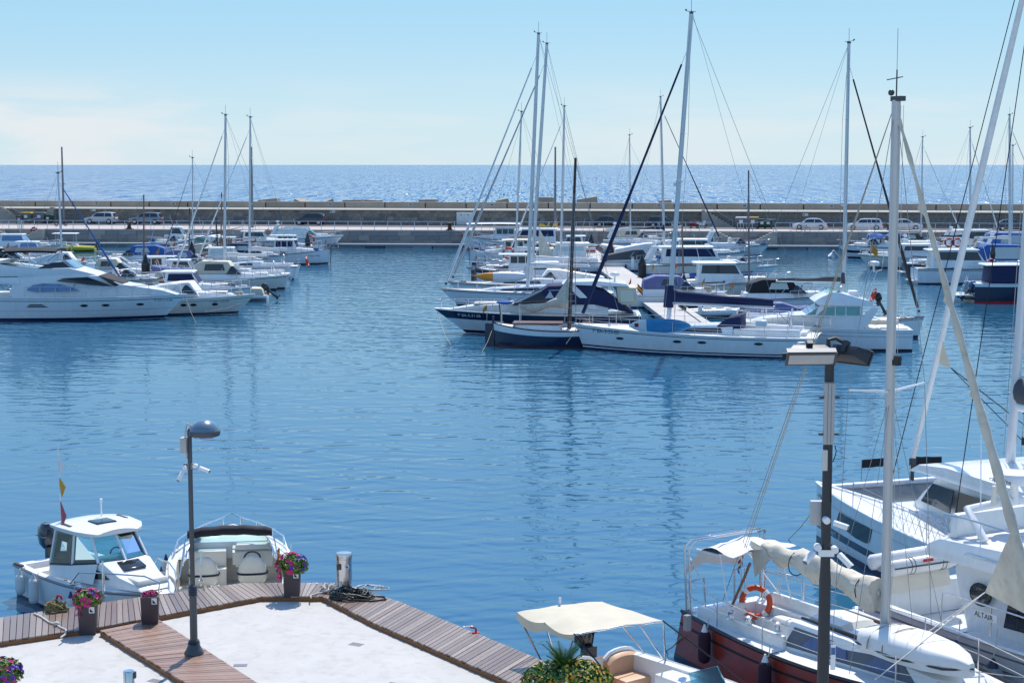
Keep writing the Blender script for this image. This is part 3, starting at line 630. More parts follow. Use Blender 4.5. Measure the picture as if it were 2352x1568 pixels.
# --- whole-boat builders for the moored rows
def cruiser(name, label, uv, deg, L=9, B=3.0, fb=1.35, fs=1.0, hull_m=GEL, stripe=None, cab=(.28, .62, .85), cab_m=GEL, win_m=DKGL, canopy=None, arch=False, hard=None, ports=(), seed=0, cat='motorboat', boot=NAVY, rail=True, cover=None, screen_m=DKGL, group=None, band_h=(.62, .8), roofm=None):
    "planing cruiser: long foredeck, raked windscreen, cockpit aft"
    r = random.Random(seed); hull_m = hull_m if hull_m is not GEL or r.random() > .3 else r.choice([GEL2, mat('gelcoat_grey', (.62, .66, .70), .28, var=.06, coat=.2)]); H = Hull(L, B, fb, fs, rake=L * .13, tr=.86, flare=.5, pw=2.0)
    hd = RAD(deg); st = at_bow(uv[0], uv[1], hd, L - H.rake); b = boat(name, label, cat, st, hd, group)
    H.build(b, hull_m, rail_m=r.choice([GREY, GEL, NAVY]), deck_m=GEL, boot=(.12, boot) if boot else None, bands=[(band_h[0], band_h[1], stripe)] if stripe else [(.86, .9, GREY)])
    a0, a1, ch = cab; z0 = H.z(.5) - .05; x0, x1 = L * a0, L * a1; wf = taper(B * .40, z0, .16, L * .4, L * .92, B * .12)
    # trunk over the foredeck
    prof([(L * .42, z0), (L * .93, z0 + (fb - fs) * .55), (L * .82, z0 + .32), (x1 + .2, z0 + .48), (L * .42, z0 + .5)], wf, 'foredeck_trunk', cab_m, b, .06)
    zt = z0 + .45
    if hard is not None:      # pilothouse with hard top
        wf2 = taper(B * .37, zt, .16); hh = hard
        prof([(x0, zt - .4), (x1, zt - .1), (x1 - hh * .75, zt + hh), (x0 + .1, zt + hh)], wf2, 'wheelhouse', cab_m, b, .05)
        sidewin([(x0 + .25, zt + hh * .32), (x1 - hh * .42, zt + hh * .28), (x1 - hh * .72, zt + hh * .88), (x0 + .35, zt + hh * .88)], wf2, win_m, b)
        screen((x1 - hh * .1, zt + hh * .1), (x1 - hh * .7, zt + hh * .93), wf2, screen_m, b, 3)
        w = MB(); w.box(x0 - .35, x1 - hh * .55, -B * .36, B * .36, zt + hh - .01, zt + hh + .09, .12, .1); w.obj('roof', roofm or GEL, b, bevel=.035)
        tz = zt + hh + .09
    else:                     # open cockpit behind a wrap windscreen
        wf2 = taper(B * .40, zt, .2); hh = ch * .62
        prof([(x1 - .9, zt - .05), (x1 + .35, zt - .05), (x1 - .35, zt + hh), (x1 - .5, zt + hh)], wf2, 'windscreen', screen_m, b, .02)
        w = MB()
        for s in (1, -1): w.tube([(x1 + .36, s * .1, zt), (x1 - .36, s * .08, zt + hh), (x1 - 1.1, s * (wf2(0, zt + hh) - .01), zt + hh * .9), (x1 - 1.5, s * wf2(0, zt), zt)], .025, 5)
        w.obj('screen_frame', ALU, b)
        w = MB(); w.box(x0 * .3, x1 - .6, -B * .40, B * .40, z0, zt - .02, .05, .08); w.obj('coaming', GEL, b, bevel=.05)
        w = MB(); w.box(x1 - 1.7, x1 - 1.25, -.5, .5, zt, zt + .6, .06, .06); w.obj('helm_seat', CREAMV, b, bevel=.06)
        tz = zt + hh
    if canopy:
        cz = zt + max(ch, .9); prof([(x0 * .45, zt), (x1 - .1, zt), (x1 - .75, cz), (x0 * .9, cz + .04), (x0 * .5, cz - .25)], taper(B * .39, zt, .16), 'canopy', canopy, b, .09, ang=50); tz = cz
        sidewin([(x0 * 1.1, zt + .25), (x1 - 1.0, zt + .25), (x1 - 1.15, cz - .2), (x0 * 1.2, cz - .2)], taper(B * .39, zt, .16), CLEAR if r.random() < .5 else DKGL, b, 'canopy_window')
    if cover:
        prof([(.1, z0 + .1), (x1 + .5, z0 + .2), (x1 - .2, zt + .75), (x1 - 1.2, zt + .7), (.2, zt + .1)], taper(B * .42, z0, .22), 'boat_cover', cover, b, .1, ang=50)
    if arch:
        w = MB()
        for s in (1, -1): w.add([(x0 * .2, s * B * .4, z0 + .3), (x0 * .2 + .5, s * B * .4, z0 + .3), (x0 * .2 + 1.15, s * B * .33, zt + 1.2), (x0 * .2 + .75, s * B * .33, zt + 1.25), (x0 * .2, s * B * .36, z0 + .3), (x0 * .2 + .5, s * B * .36, z0 + .3), (x0 * .2 + 1.15, s * B * .29, zt + 1.2), (x0 * .2 + .75, s * B * .29, zt + 1.25)], [(0, 1, 2, 3), (7, 6, 5, 4), (0, 4, 5, 1), (1, 5, 6, 2), (2, 6, 7, 3), (3, 7, 4, 0)])
        w.box(x0 * .2 + .75, x0 * .2 + 1.15, -B * .33, B * .33, zt + 1.18, zt + 1.27); w.obj('radar_arch', GEL, b, bevel=.02); radar(b, x0 * .2 + .95, 0, zt + 1.5, .22)
    if rail: H.rail(b, .5, .97, .55, 6, .02)
    if ports: H.portholes(b, [L * p for p in ports], H.z(.6) * .62)
    cushions(b, L * .66, L * .8, B * .16, H.z(.75) + .28, r.choice([CREAMV, GELG]), .07)
    if hard is not None or r.random() < .5: tubeobj('antenna', [(x0 + .3, B * .2, tz), (x0 - .2, B * .2, tz + r.uniform(1.2, 2.2))], .015, WHT, b, 4)
    clutter(b, H, .5, L * .28, 5, seed, z0 + .35); clutter(b, H, L * .7, L * .93, 3, seed + 500)
    if r.random() < .6: flag(b, .15, B * .3, H.z(0), r.uniform(.9, 1.5), r.choice(['es', 'cat', 'es', 'orange']), .5, 0, r.uniform(.5, .9))
    w = MB(); w.lathe([(.03, -.28), (.1, -.2), (.1, .2), (.03, .28)], 8, H.pt(.35, .45, -1, .12)); w.obj('side_fender', r.choice([FENW, FENB, FENW]), b, ang=50)
    w = MB(); w.box(-.55, .02, -B * .36, B * .36, .22, .3); w.obj('swim_platform', r.choice([GEL, TEAK]), b, bevel=.02)
    b['_H'] = 0; del b['_H']
    return b, H
def llaut(name, label, uv, deg, L=8, B=2.7, fb=1.5, fs=1.0, hull_m=GEL, trim=TEAK, cabin=True, awning=None, mast_=None, seed=0, boot=NAVY, win_m=DKGL, bowsprit=True, group=None, bands=(), stern_first=False):
    "double-ended Mediterranean launch with raised stem post and low cabin"
    r = random.Random(seed); H = Hull(L, B, fb, fs, rake=.25, dbl=True, flare=.25, sag=.5)
    hd = RAD(deg); st = at_bow(uv[0], uv[1], hd, L - H.rake); b = boat(name, label, 'boat', st, hd, group)
    H.build(b, hull_m, rail_m=trim, deck_m=GELG, boot=(.14, boot), bands=bands)
    w = MB(); w.add([(L - .05, -.05, .0), (L + .06, -.05, fb + .45), (L + .14, -.05, fb + .45), (L + .02, -.05, .0), (L - .05, .05, .0), (L + .06, .05, fb + .45), (L + .14, .05, fb + .45), (L + .02, .05, .0)], [(0, 1, 2, 3), (7, 6, 5, 4), (0, 4, 5, 1), (1, 5, 6, 2), (2, 6, 7, 3), (3, 7, 4, 0)]); w.obj('stem_post', trim, b, smooth=False)
    w = MB(); w.box(-.04, .06, -.05, .05, 0, fs + .25); w.box(-.4, -.06, -.03, .03, -.4, fs * .9); w.obj('rudder', trim, b, smooth=False)
    z0 = H.z(.5) - .05
    if bowsprit:
        w = MB(); w.box(L - .1, L + .85, -.2, .2, fb + .02, fb + .09); w.obj('bow_platform', trim, b, bevel=.01)
        w = MB(); w.tube([(L - .2, .3, fb + .05), (L + .3, .25, fb + .6), (L + .85, .15, fb + .62), (L + .85, -.15, fb + .62), (L + .3, -.25, fb + .6), (L - .2, -.3, fb + .05)], .02, 5); w.tube([(L + .85, .15, fb + .06), (L + .85, .15, fb + .62)], .016, 4); w.tube([(L + .85, -.15, fb + .06), (L + .85, -.15, fb + .62)], .016, 4); w.obj('pulpit', STEEL, b)
    if cabin:
        wf = taper(B * .34, z0, .1); x0, x1 = L * .32, L * .62
        prof([(x0, z0), (L * .83, z0 + .15), (L * .8, z0 + .5), (x1, z0 + .62), (x0, z0 + .6)], taper(B * .36, z0, .08, L * .5, L * .85, B * .2), 'coach_roof', GEL, b, .05)
        wh = .95; zt = z0 + .55; prof([(x0, zt - .1), (x1 - .1, zt - .1), (x1 - .5, zt + wh), (x0 + .05, zt + wh)], wf, 'wheelhouse', GEL, b, .05)
        nw = 3; xs = [lerp(x0 + .15, x1 - .55, i / nw) for i in range(nw + 1)]
        for i in range(nw): sidewin([(xs[i] + .04, zt + .25), (xs[i + 1] - .04, zt + .25), (xs[i + 1] - .04, zt + wh - .12), (xs[i] + .04, zt + wh - .12)], wf, win_m, b)
        screen((x1 - .15, zt + .1), (x1 - .5, zt + wh), wf, win_m, b, 2)
        w = MB(); w.box(x0 - .9, x1 - .3, -B * .36, B * .36, zt + wh, zt + wh + .07, .05, .06); w.obj('roof', GEL, b, bevel=.025)
        H.rail(b, .6, .95, .5, 5, .018, pulpit=False)
    if awning:
        m, z1, xa, xb = awning; bimini(b, L * xa, L * xb, B * .4, z1, H.z(.4), m, STEEL, .1, True, 'awning', base=None)
    if mast_:
        h, mm, x, gaff = mast_; w = MB(); w.tube([(x, 0, z0), (x - .2, 0, z0 + h)], [.085, .055], 8); mo = w.obj('mast', mm, b)
        w = MB(); w.tube([(x - .2, 0, z0 + h - .05), H.pt(.97, 1) * 1 + V((0, -H.pt(.97, 1).y, .2))], .012, 4)
        for s in (1, -1): w.tube([(x - .18, 0, z0 + h - .3), H.pt(x / L - .03, 1, s)], .011, 4)
        w.obj('rigging', WIRE, b)
        if gaff: w = MB(); w.tube([(x + gaff[0], 0, z0 + gaff[1]), (x - gaff[2], 0, z0 + gaff[3])], [.06, .03], 6); w.obj('yard', mm, b)
    clutter(b, H, L * .08, L * .3, 6, seed); clutter(b, H, L * .7, L * .9, 3, seed + 300)
    if r.random() < .6: flag(b, .1, 0, H.z(0), 1.2, r.choice(['es', 'cat']), .45, 0, .8)
    return b, H
def sailboat(name, label, uv, deg, L=10, B=3.2, fb=1.25, fs=1.05, hull_m=GEL, stripe=NAVY, mh=13.5, mx=.58, rake=.02, jib=None, boom=CANB, deck_m=GELG, seed=0, spread=(.4, .72), hood=None, group=None, mast_m=ALU, ports=(), wheel=True, bz=1.1, stern_arch=False, mr=.09, wins=True, trs=.78, rake_b=None):
    r = random.Random(seed); H = Hull(L, B, fb, fs, rake=rake_b if rake_b is not None else L * .1, tr=trs, flare=.2, srake=.35, pw=1.9, draft=.5, sag=.1)
    hd = RAD(deg); st = at_bow(uv[0], uv[1], hd, L - H.rake); b = boat(name, label, 'sailboat', st, hd, group)
    H.build(b, hull_m, rail_m=GREY, deck_m=deck_m, boot=(.14, NAVY), bands=[(.88, .91, stripe)] if stripe else [])
    z0 = H.z(.55) - .03; wf = taper(B * .30, z0, .3, L * .35, L * .8, B * .16)
    prof([(L * .34, z0), (L * .80, z0 + .06), (L * .70, z0 + .3), (L * .42, z0 + .48), (L * .34, z0 + .46)], wf, 'coach_roof', GEL, b, .06)
    if wins: sidewin([(L * .42, z0 + .14), (L * .66, z0 + .12), (L * .64, z0 + .24), (L * .43, z0 + .36)], wf, DKGL, b)
    for s in (1, -1): w = MB(); w.box(L * .06, L * .34, s * B * .28 - .12, s * B * .28 + .12, z0, z0 + .32, .04, .04); w.obj('coaming', GEL, b, bevel=.04)
    if hood: bx = L * .36; prof([(bx - .5, z0 + .3), (bx + .9, z0 + .42), (bx + .5, z0 + .95), (bx - .45, z0 + 1.15)], taper(B * .30, z0, .12), 'spray_hood', hood, b, .1, ang=60)
    if wheel: w = MB(); w.torus((L * .14, 0, z0 + .75), .4, .025, RY(pi / 2), 16, 5); w.tube([(L * .16, 0, z0 - .1), (L * .16, 0, z0 + .8)], .06, 6); w.obj('steering_wheel', STEEL, b)
    H.rail(b, .02, .9, .6, 8, .014, pulpit=True, wire=True)
    w = MB(); w.tube([H.pt(.0, 1, s_, -.1) + V((0, 0, .6)) for s_ in (1, -1)], .018, 5); w.tube([H.pt(.0, 1, s_, -.1) + V((0, 0, .3)) for s_ in (1, -1)], .014, 5); w.obj('pushpit', STEEL, b)
    mast(b, H, L * mx, z0 + .42, mh, mr, mast_m, rake, spread, jib, boom=(L * .36, bz, boom, .38) if boom else None)
    if ports: H.portholes(b, [L * p for p in ports], H.z(.6) * .6, .2, .07)
    clutter(b, H, L * .05, L * .95, 8, seed); return b, H
def rib(name, label, uv, deg, L=5.5, B=2.1, tube_m=PVCG, hull_m=GEL, outb=True, console=True, seed=0, cover=None, ttop=None, r=.24, z=0.0, pos=None, cat='inflatable boat', tilt=0.0):
    hd = RAD(deg); st = pos or at_bow(uv[0], uv[1], hd, L); b = boat(name, label, cat, st, hd)
    b.location.z = z
    pts = [(-.1, B / 2 - r, .35), (L * .3, B / 2 - r, .36), (L * .62, B / 2 - r, .42), (L * .85, B * .3, .52), (L * .97, B * .1, .6), (L * .985, 0, .62)]
    full = pts + [(x, -y, z_) for x, y, z_ in pts[::-1][1:]]
    w = MB(); w.tube(full, [r * .6] + [r] * (len(full) - 2) + [r * .6], 12); w.obj('tube', tube_m, b, ang=60)
    w = MB(); rings = [[V((x, y * k, zb)) for y, zb in ((1, .3), (.6, -.05), (0, -.2 + .45 * max(0, x / L - .6)), (-.6, -.05), (-1, .3))] for x, k in ((0, B * .36), (L * .5, B * .36), (L * .8, B * .22), (L * .95, .03))]
    w.loft(rings, False, False); w.poly(rings[0]); w.obj('hull', hull_m, b, ang=50)
    w = MB(); w.poly([(0, -B * .34, .3), (L * .6, -B * .34, .3), (L * .9, 0, .34), (L * .6, B * .34, .3), (0, B * .34, .3)]); w.obj('floor', GELG, b)
    if console:
        w = MB(); w.box(L * .42, L * .55, -.35, .35, .3, 1.15, .08, .05); w.obj('console', GEL, b, bevel=.05); w = MB(); w.box(L * .25, L * .36, -.45, .45, .3, .85, .03, .03); w.obj('seat', CREAMV, b, bevel=.05)
    if cover: prof([(.1, .5), (L * .9, .62), (L * .6, 1.05), (.3, 1.0)], taper(B * .45, .5, .25), 'boat_cover', cover, b, .1)
    if ttop:
        w = MB(); w.box(L * .25, L * .62, -.8, .8, 2.15, 2.22, .1, .1); w.obj('t_top', ttop, b, bevel=.02); w = MB()
        for s in (1, -1): w.tube([(L * .3, s * .6, .4), (L * .3, s * .7, 2.15)], .025, 5); w.tube([(L * .58, s * .5, .4), (L * .56, s * .7, 2.15)], .025, 5)
        w.obj('t_top_frame', STEEL, b)
    if outb: outboard(b, -.02, 0, .55, 1.05, BLKG, tilt)
    return b
# ------------------------------------------------------------------ pontoons and mooring piles
PONT = mat('pontoon_boards', (.50, .47, .43), .85, var=.15, vscale=1.5, bump=.2)
PONTG = mat('pontoon_float', (.30, .32, .33), .8, var=.2)
def pontoon(name, label, P, Q, wd=2.4, z=.5, planks=True):
    P, Q = V(P), V(Q); d = Q - P; L_ = d.length; t = thing(name, label, 'pontoon', (P.x, P.y, 0), atan2(d.y, d.x))
    w = MB(); w.box(0, L_, -wd / 2, wd / 2, z - .28, z - .06); w.obj('frame', PONTG, t, smooth=False)
    n = int(L_ / 6)
    for i in range(n): w = MB(); x = (i + .5) * L_ / n; w.box(x - 1.2, x + 1.2, -wd / 2 + .1, wd / 2 - .1, -.4, z - .28); w.obj('float', DGREY if i % 2 else PONTG, t, smooth=False)
    if planks:
        k = int(L_ / .62); w = MB(); w.box(.01, L_ / k - .02, -wd / 2 - .02, wd / 2 + .02, z - .06, z); me = w.mesh('plank', False); me.materials.append(PONT)
        for i in range(min(k, 300)): child('plank', me, t, (i * L_ / k, 0, 0), 0, (1, 1, 1))
    return t
pontoon('floating_pontoon', 'long pale floating pontoon between the centre rows of boats', (11.6, 96.0), (8.3, 203.0), 2.6)
pontoon('floating_pontoon', 'floating pontoon between the boats of the left rows', (-25.6, 112.0), (-33.0, 209.0), 2.4)
pontoon('floating_pontoon', 'pontoon with blue float under stern of white fishing cruiser', (17.6, 96.5), (23.6, 96.0), 1.5)
p0 = Q0 - qn * 3.6 + qdir * 62; p1 = Q1 - qn * 3.6 - qdir * 62
pontoon('floating_pontoon', 'narrow floating pontoon along the foot of the far quay', p0, p1, 1.6, .55, False)
pontoon('floating_pontoon', 'pontoon finger with yellow sign beside white mooring ball', (2.4, 97.3), (5.0, 96.6), 1.0, .5, True)
t_ = thing('pontoon_sign', 'yellow strip sign on pontoon finger near white ball', 'sign', (3.2, 96.5, .39)); w = MB(); w.box(-.75, .75, -.04, .0, -.09, .09); w.obj('plate', YEL, t_, smooth=False); text('NO AMARRAR', .13, BLACK, t_, frame((-.6, -.046, -.05), (1, 0, 0), (0, 0, 1)))
fender('white mooring ball floating by pontoon finger beside navy launch', (2.2, 96.2, .18), .42, m=FENW, cap=BLACK, round_=True)
def pile(label, u, v, Y, h, r=.36):
    p = PY(u, v, Y); t = thing('mooring_pile', label, 'pile', (p.x, p.y, -1.5), 0, 'black pontoon piles'); top = p.z + 1.5
    w = MB(); w.lathe([(r, 0), (r, top - .95)], 16); w.obj('shaft', BLACK, t, ang=40); w = MB(); w.lathe([(r * 1.03, top - .95), (r * 1.03, top - .85), (.03, top)], 16); w.obj('cone_cap', BLKG, t, ang=20)
pile('black pile with conical cap between left row boats near grey inflatable', 334, 582, 137, 0)
pile('black conical pile beside white tall mast in left row', 440, 553, 158, 0)
pile('black pile by far left boats near lifebuoy', 706, 534, 186, 0, .3)
pile('tall black conical pile on the centre pontoon', 1475, 583, 146, 0)
pile('black conical pile at far end of centre pontoon', 1358, 537, 192, 0)
pile('black conical pile beside white dinghy tube on centre pontoon', 1404, 556, 178, 0)
pile('black conical pile behind navy boom cover', 1571, 628, 124, 0)
pile('short black conical pile beside dark dinghy with registration', 1707, 690, 106, 0)
pile('dark conical pile behind the white trawler by blue awning', 2280, 560, 150, 0, .3)

# ------------------------------------------------------------------ flybridge motor yacht at the head of the left pontoon
L_ = 15.0; H = Hull(L_, 4.4, 1.62, 1.62, rake=1.6, tr=.88, flare=.5, sag=.12, pw=2.2); hd = RAD(1.5)
y1 = boat('motor_yacht', 'large white flybridge motor yacht with black bimini, bow pointing right', 'yacht', at_bow(377, 730, hd, L_ - 1.6), hd)
H.build(y1, GEL, rail_m=GEL, deck_m=GEL, boot=(.2, NAVY), bands=[(.845, .87, DGREY), (.42, .43, GREY)])
H.portholes(y1, [8.4, 9.8, 12.0], 1.03, .26, .09)
w = MB(); zf = lambda x: H.xz(x, 1.0, -1, .012)
for z0_, z1_, xa, xb in [(.93, 1.0, 4.5, 6.1), (1.04, 1.13, 4.6, 5.9)]: w.poly([H.xz(xa, z0_, -1, .012), H.xz(xb, z0_, -1, .012), H.xz(xb - .3, z1_, -1, .012), H.xz(xa + .25, z1_, -1, .012)])
w.obj('engine_vent', BLACK, y1, smooth=False)
wf = taper(1.75, 1.6, .12, 9.0, 14.6, .5)
prof([(3.2, 1.55), (14.5, 1.62), (13.4, 1.98), (10.8, 2.42), (9.4, 3.02), (3.9, 3.02), (3.5, 2.3)], wf, 'deckhouse', GEL, y1, .07)
sidewin([(4.5, 2.08), (4.9, 2.4), (5.6, 2.52), (6.7, 2.48), (7.5, 2.28), (8.1, 2.0), (5.1, 1.93)], wf, BLGL, y1)
for x in (5.3, 6.4, 7.4): sidewin([(x, 1.96), (x + .06, 1.96), (x + .4, 2.45), (x + .33, 2.45)], lambda a, b: wf(a, b) + .012, GREY, y1, 'mullion')
sidewin([(6.5, 2.68), (7.0, 2.86), (8.6, 2.93), (9.5, 2.6), (10.35, 2.26), (8.6, 2.42)], wf, DKGL, y1)
w = MB(); nrm = V((.4, 0, .9)).normalized() * .03
w.poly([(9.38, -1.35, 3.02), (9.38, 1.35, 3.02), (10.85, 1.05, 2.44), (10.85, -1.05, 2.44)], nrm); w.poly([(9.36, -1.6, 3.0), (9.4, -1.34, 3.04), (10.86, -1.04, 2.46), (10.4, -1.45, 2.26)], (0, -.02, .02)); w.poly([(9.36, 1.6, 3.0), (9.4, 1.34, 3.04), (10.86, 1.04, 2.46), (10.4, 1.45, 2.26)], (0, .02, .02)); w.obj('windscreen_cover', CANK, y1, ang=20)
prof([(2.4, 2.98), (9.3, 3.0), (8.9, 3.16), (7.9, 3.42), (7.4, 3.55), (4.9, 3.5), (2.2, 3.86), (1.6, 3.75), (1.9, 3.3)], taper(1.8, 3, .15, 7, 9.4, 1.25), 'flybridge', GEL, y1, .08)
prof([(2.4, 2.5), (4.2, 2.45), (3.9, 2.95), (2.2, 2.95)], taper(1.7, 2.5, .1), 'aft_overhang', GEL, y1, .06)
wf3 = taper(1.42, 3.4, .2); prof([(5.0, 3.36), (7.5, 3.5), (6.9, 3.92), (6.2, 3.9), (5.4, 3.62)], wf3, 'flybridge_screen', DKGL, y1, .03)
prof([(6.6, 3.5), (7.75, 3.5), (7.1, 4.0), (6.8, 3.98)], taper(1.3, 3.4, .2), 'clear_screen', CLEAR, y1, .02)
bimini(y1, 2.9, 6.5, 1.45, 4.72, 3.7, CANK, STEEL, .14, True, 'bimini_top', .14)
w = MB(); w.box(1.4, 3.4, -1.2, 1.2, 3.86, 4.05, .1, .1); w.obj('flybridge_seat', CREAMV, y1, bevel=.06)
w = MB(); w.box(0, 3.4, -1.95, 1.95, 1.6, 1.72); w.box(.3, .9, -1.6, 1.6, 1.72, 2.1); w.obj('cockpit_seat', CREAMV, y1, bevel=.05)
H.rail(y1, .3, .975, .72, 10, .022, inset=.12)
flag(y1, .1, 0, 1.7, 1.3, 'cat', .6); hull_text(H, '7ª AT-1-14-08', .2, GREY, y1, 12.9, 1.18, -1)
w = MB(); w.tube([(4.5, -.5, 3.9), (4.3, -.5, 5.9)], .014, 4); w.obj('antenna', WHT, y1)
# ------------------------------------------------------------------ sport cruiser with navy hull band and navy canopy
L_ = 12.9; H = Hull(L_, 3.8, 1.5, 1.25, rake=2.0, tr=.88, flare=.55, sag=.1, pw=2.1); hd = RAD(178)
c1 = boat('sport_cruiser', 'white sport cruiser with navy hull band and navy canvas canopy, bow left', 'motorboat', at_bow(1070, 764, hd, L_ - 2.0), hd)
H.build(c1, GEL, rail_m=STEEL, deck_m=GEL, boot=(.16, NAVY), bands=[(.62, .96, NAVY)])
zd = 1.35; wf = taper(1.5, zd, .2, 7.5, 12.4, .3)
prof([(2.0, zd - .1), (12.3, zd + .1), (10.6, zd + .38), (7.9, zd + .58), (2.0, zd + .55)], wf, 'foredeck_trunk', GEL, c1, .08)
wf2 = taper(1.52, 1.9, .28)
prof([(4.9, 1.88), (8.0, 1.86), (6.1, 2.72), (5.2, 2.8)], wf2, 'windscreen', DKGL, c1, .03)
w = MB()
for s in (1, -1): w.tube([(8.05, s * .15, 1.9), (6.1, s * 1.25, 2.74), (4.9, s * 1.42, 2.8)], .03, 5); w.tube([(7.1, s * .75, 2.32), (6.6, s * 1.4, 1.95)], .02, 4)
w.obj('screen_frame', STEEL, c1)
prof([(2.6, 1.9), (5.6, 1.9), (6.2, 2.7), (5.7, 3.05), (3.3, 3.12), (2.7, 2.9)], taper(1.5, 1.9, .2), 'canopy', CANB, c1, .1, ang=50)
sidewin([(5.35, 2.3), (5.9, 2.3), (5.6, 2.75)], taper(1.515, 1.9, .2), CLEAR, c1, 'canopy_window')
prof([(.7, 3.0), (4.9, 3.14), (4.6, 3.3), (2.6, 3.36), (.9, 3.2)], taper(1.4, 3, .3), 'hard_top', GEL, c1, .06)
w = MB()
for s in (1, -1): w.poly([(2.5, s * 1.52, 1.6), (3.1, s * 1.52, 1.6), (4.6, s * 1.3, 3.12), (4.1, s * 1.3, 3.12)], (0, -s * .1, 0))
w.obj('radar_arch', GEL, c1, bevel=.03)
prof([(.4, 1.35), (2.75, 1.9), (3.0, 2.9), (2.3, 2.75)], taper(1.62, 1.3, .18), 'aft_curtain', CANB, c1, .05, ang=50)
prof([(.15, 1.9), (1.4, 1.9), (1.5, 3.0), (.3, 2.95)], taper(1.35, 1.9, .1), 'aft_enclosure', CANC, c1, .05)
sidewin([(.4, 2.1), (1.25, 2.1), (1.3, 2.8), (.45, 2.78)], taper(1.36, 1.9, .1), CLEAR, c1, 'enclosure_window')
H.rail(c1, .52, .965, .62, 7, .022); cushions(c1, 8.6, 10.4, .7, zd + .45)
H.portholes(c1, [6.8, 8.2], .78, .3, .09)
hull_text(H, '7ª BA-5-31-06', .26, WHT, c1, 11.4, 1.06, 1)
radar(c1, 1.6, .3, 3.6, .3); flag(c1, .2, .9, 1.6, 1.6, 'es', .6)
# ------------------------------------------------------------------ navy-hulled launch with brown mast (stern to the left)
L_ = 7.6; H = Hull(L_, 2.7, 1.35, 1.35, rake=.2, dbl=True, flare=.2, sag=.75); hd = RAD(-3)
c2 = boat('sailing_launch', 'navy and white wooden launch with tall dark brown mast and furled cream sail', 'sailboat', G(1132, 793, 0).xy, hd)
H.build(c2, NAVY, rail_m=TEAKD, deck_m=GELG, boot=(.12, TEAKD), bands=[(.68, .97, GEL)])
w = MB(); w.box(-.45, -.02, -.03, .03, -.4, 1.3); w.box(-.04, .08, -.06, .06, -.2, 1.7); w.obj('rudder', NAVY, c2, smooth=False)
prof([(1.3, .85), (4.0, .85), (3.9, 1.28), (1.4, 1.32)], taper(.8, .9, .1), 'deck_house', GEL, c2, .05); w = MB(); w.box(1.2, 4.1, -.85, .85, 1.33, 1.39); w.obj('house_roof', TEAK, c2, bevel=.01)
w = MB(); w.tube([(4.45, 0, .8), (4.75, 0, 10.9)], [.12, .075], 10); w.obj('mast', TEAKD, c2, ang=60)
w = MB()
for s in (1, -1):
    for dx in (-.35, .0, .35): w.tube([H.pt((4.5 + dx) / L_, 1, s), (4.68, 0, 9.3)], .011, 4)
for i in range(16): z = 1.5 + i * .4; f = (z - 1.0) / 8.3; w.tube([V((4.2, -1.25, 1)).lerp(V((4.68, 0, 9.3)), f), V((4.85, -1.25, 1)).lerp(V((4.68, 0, 9.3)), f)], .01, 4)
w.tube([(4.74, 0, 10.7), (7.5, 0, 1.4)], .01, 4); w.obj('rigging', WIRE, c2)
rings = []
for i in range(12):
    s = i / 11; c = V((4.4 - 2.9 * s, 0, 2.55 - .25 * s + .12 * sin(7 * s))); r_ = .26 * (1 - .4 * s) + .05 * sin(11 * s)
    rings.append([c + V((0, r_ * .8 * cos(a), r_ * sin(a) * (1.5 if sin(a) < 0 else .8))) for a in [2 * pi * k / 9 for k in range(9)]])
w = MB(); w.loft(rings); w.obj('furled_sail', SAILC, c2, ang=70); tubeobj('boom', [(4.4, 0, 2.66), (1.2, 0, 2.45)], .06, TEAKD, c2)
w = MB(); w.add([(4.4, 0, 2.6), (4.42, 0, 4.1), (3.6, .1, 2.8), (3.9, -.1, 2.4)], [(0, 1, 2), (0, 2, 3)]); w.obj('loose_sail', SAILC, c2)
tubeobj('tiller_post', [(.5, 0, 1.2), (.35, 0, 2.6)], .03, TEAKD, c2); w = MB(); w.ball((.7, -.4, 2.55), .5, .35, .12, 10, 5); w.obj('folded_tarp', CANBL, c2)
for x, y in ((.5, -.3), (.5, .5), (1.6, -.75), (1.6, .75)): w = MB(); w.tube([(x, y, 1), (x, y, 2.5)], .022, 5); w.obj('awning_post', STEEL, c2)
flag(c2, -.35, 0, 1.3, 1.1, 'cat', .45); clutter(c2, H, 5, 7, 5, 3)
# ------------------------------------------------------------------ big white sailing yacht (bow left) with navy furled genoa
L_ = 13.9; H = Hull(L_, 4.1, 1.42, 1.12, rake=.55, tr=.82, flare=.2, srake=.5, pw=2.0, draft=.5, sag=.14); hd = RAD(164)
c4 = boat('sailing_yacht', 'long white sailing yacht with tallest mast, navy furled genoa and navy boom cover', 'sailboat', at_bow(1341, 800, hd, L_ - .55), hd)
H.build(c4, GEL, rail_m=GEL, deck_m=GELG, boot=(.09, NAVY), bands=[(.14, .2, NAVY), (.86, .89, NAVY)], n=24)
H.portholes(c4, [3.1, 6.2, 7.6, 11.0], .78, .25, .075)
z0 = 1.12; wf = taper(1.3, z0, .25, 5, 11.5, .6)
prof([(4.6, z0), (11.4, z0 + .1), (9.6, z0 + .32), (6.0, z0 + .5), (4.6, z0 + .5)], wf, 'coach_roof', GEL, c4, .07)
sidewin([(5.2, z0 + .15), (9.4, z0 + .15), (9.0, z0 + .28), (5.3, z0 + .4)], wf, DKGL, c4)
for s in (1, -1): w = MB(); w.box(.9, 4.6, s * 1.15 - .18, s * 1.15 + .18, z0, z0 + .4, .05, .05); w.obj('cockpit_coaming', GEL, c4, bevel=.05)
w = MB(); w.box(.6, 1.0, -.9, .9, z0, z0 + .25); w.obj('helm_bench', GEL, c4, bevel=.05)
prof([(4.2, z0 + .3), (5.6, z0 + .45), (5.0, z0 + .95), (4.2, z0 + 1.1)], taper(1.2, z0, .12), 'spray_hood', CANB, c4, .1, ang=60)
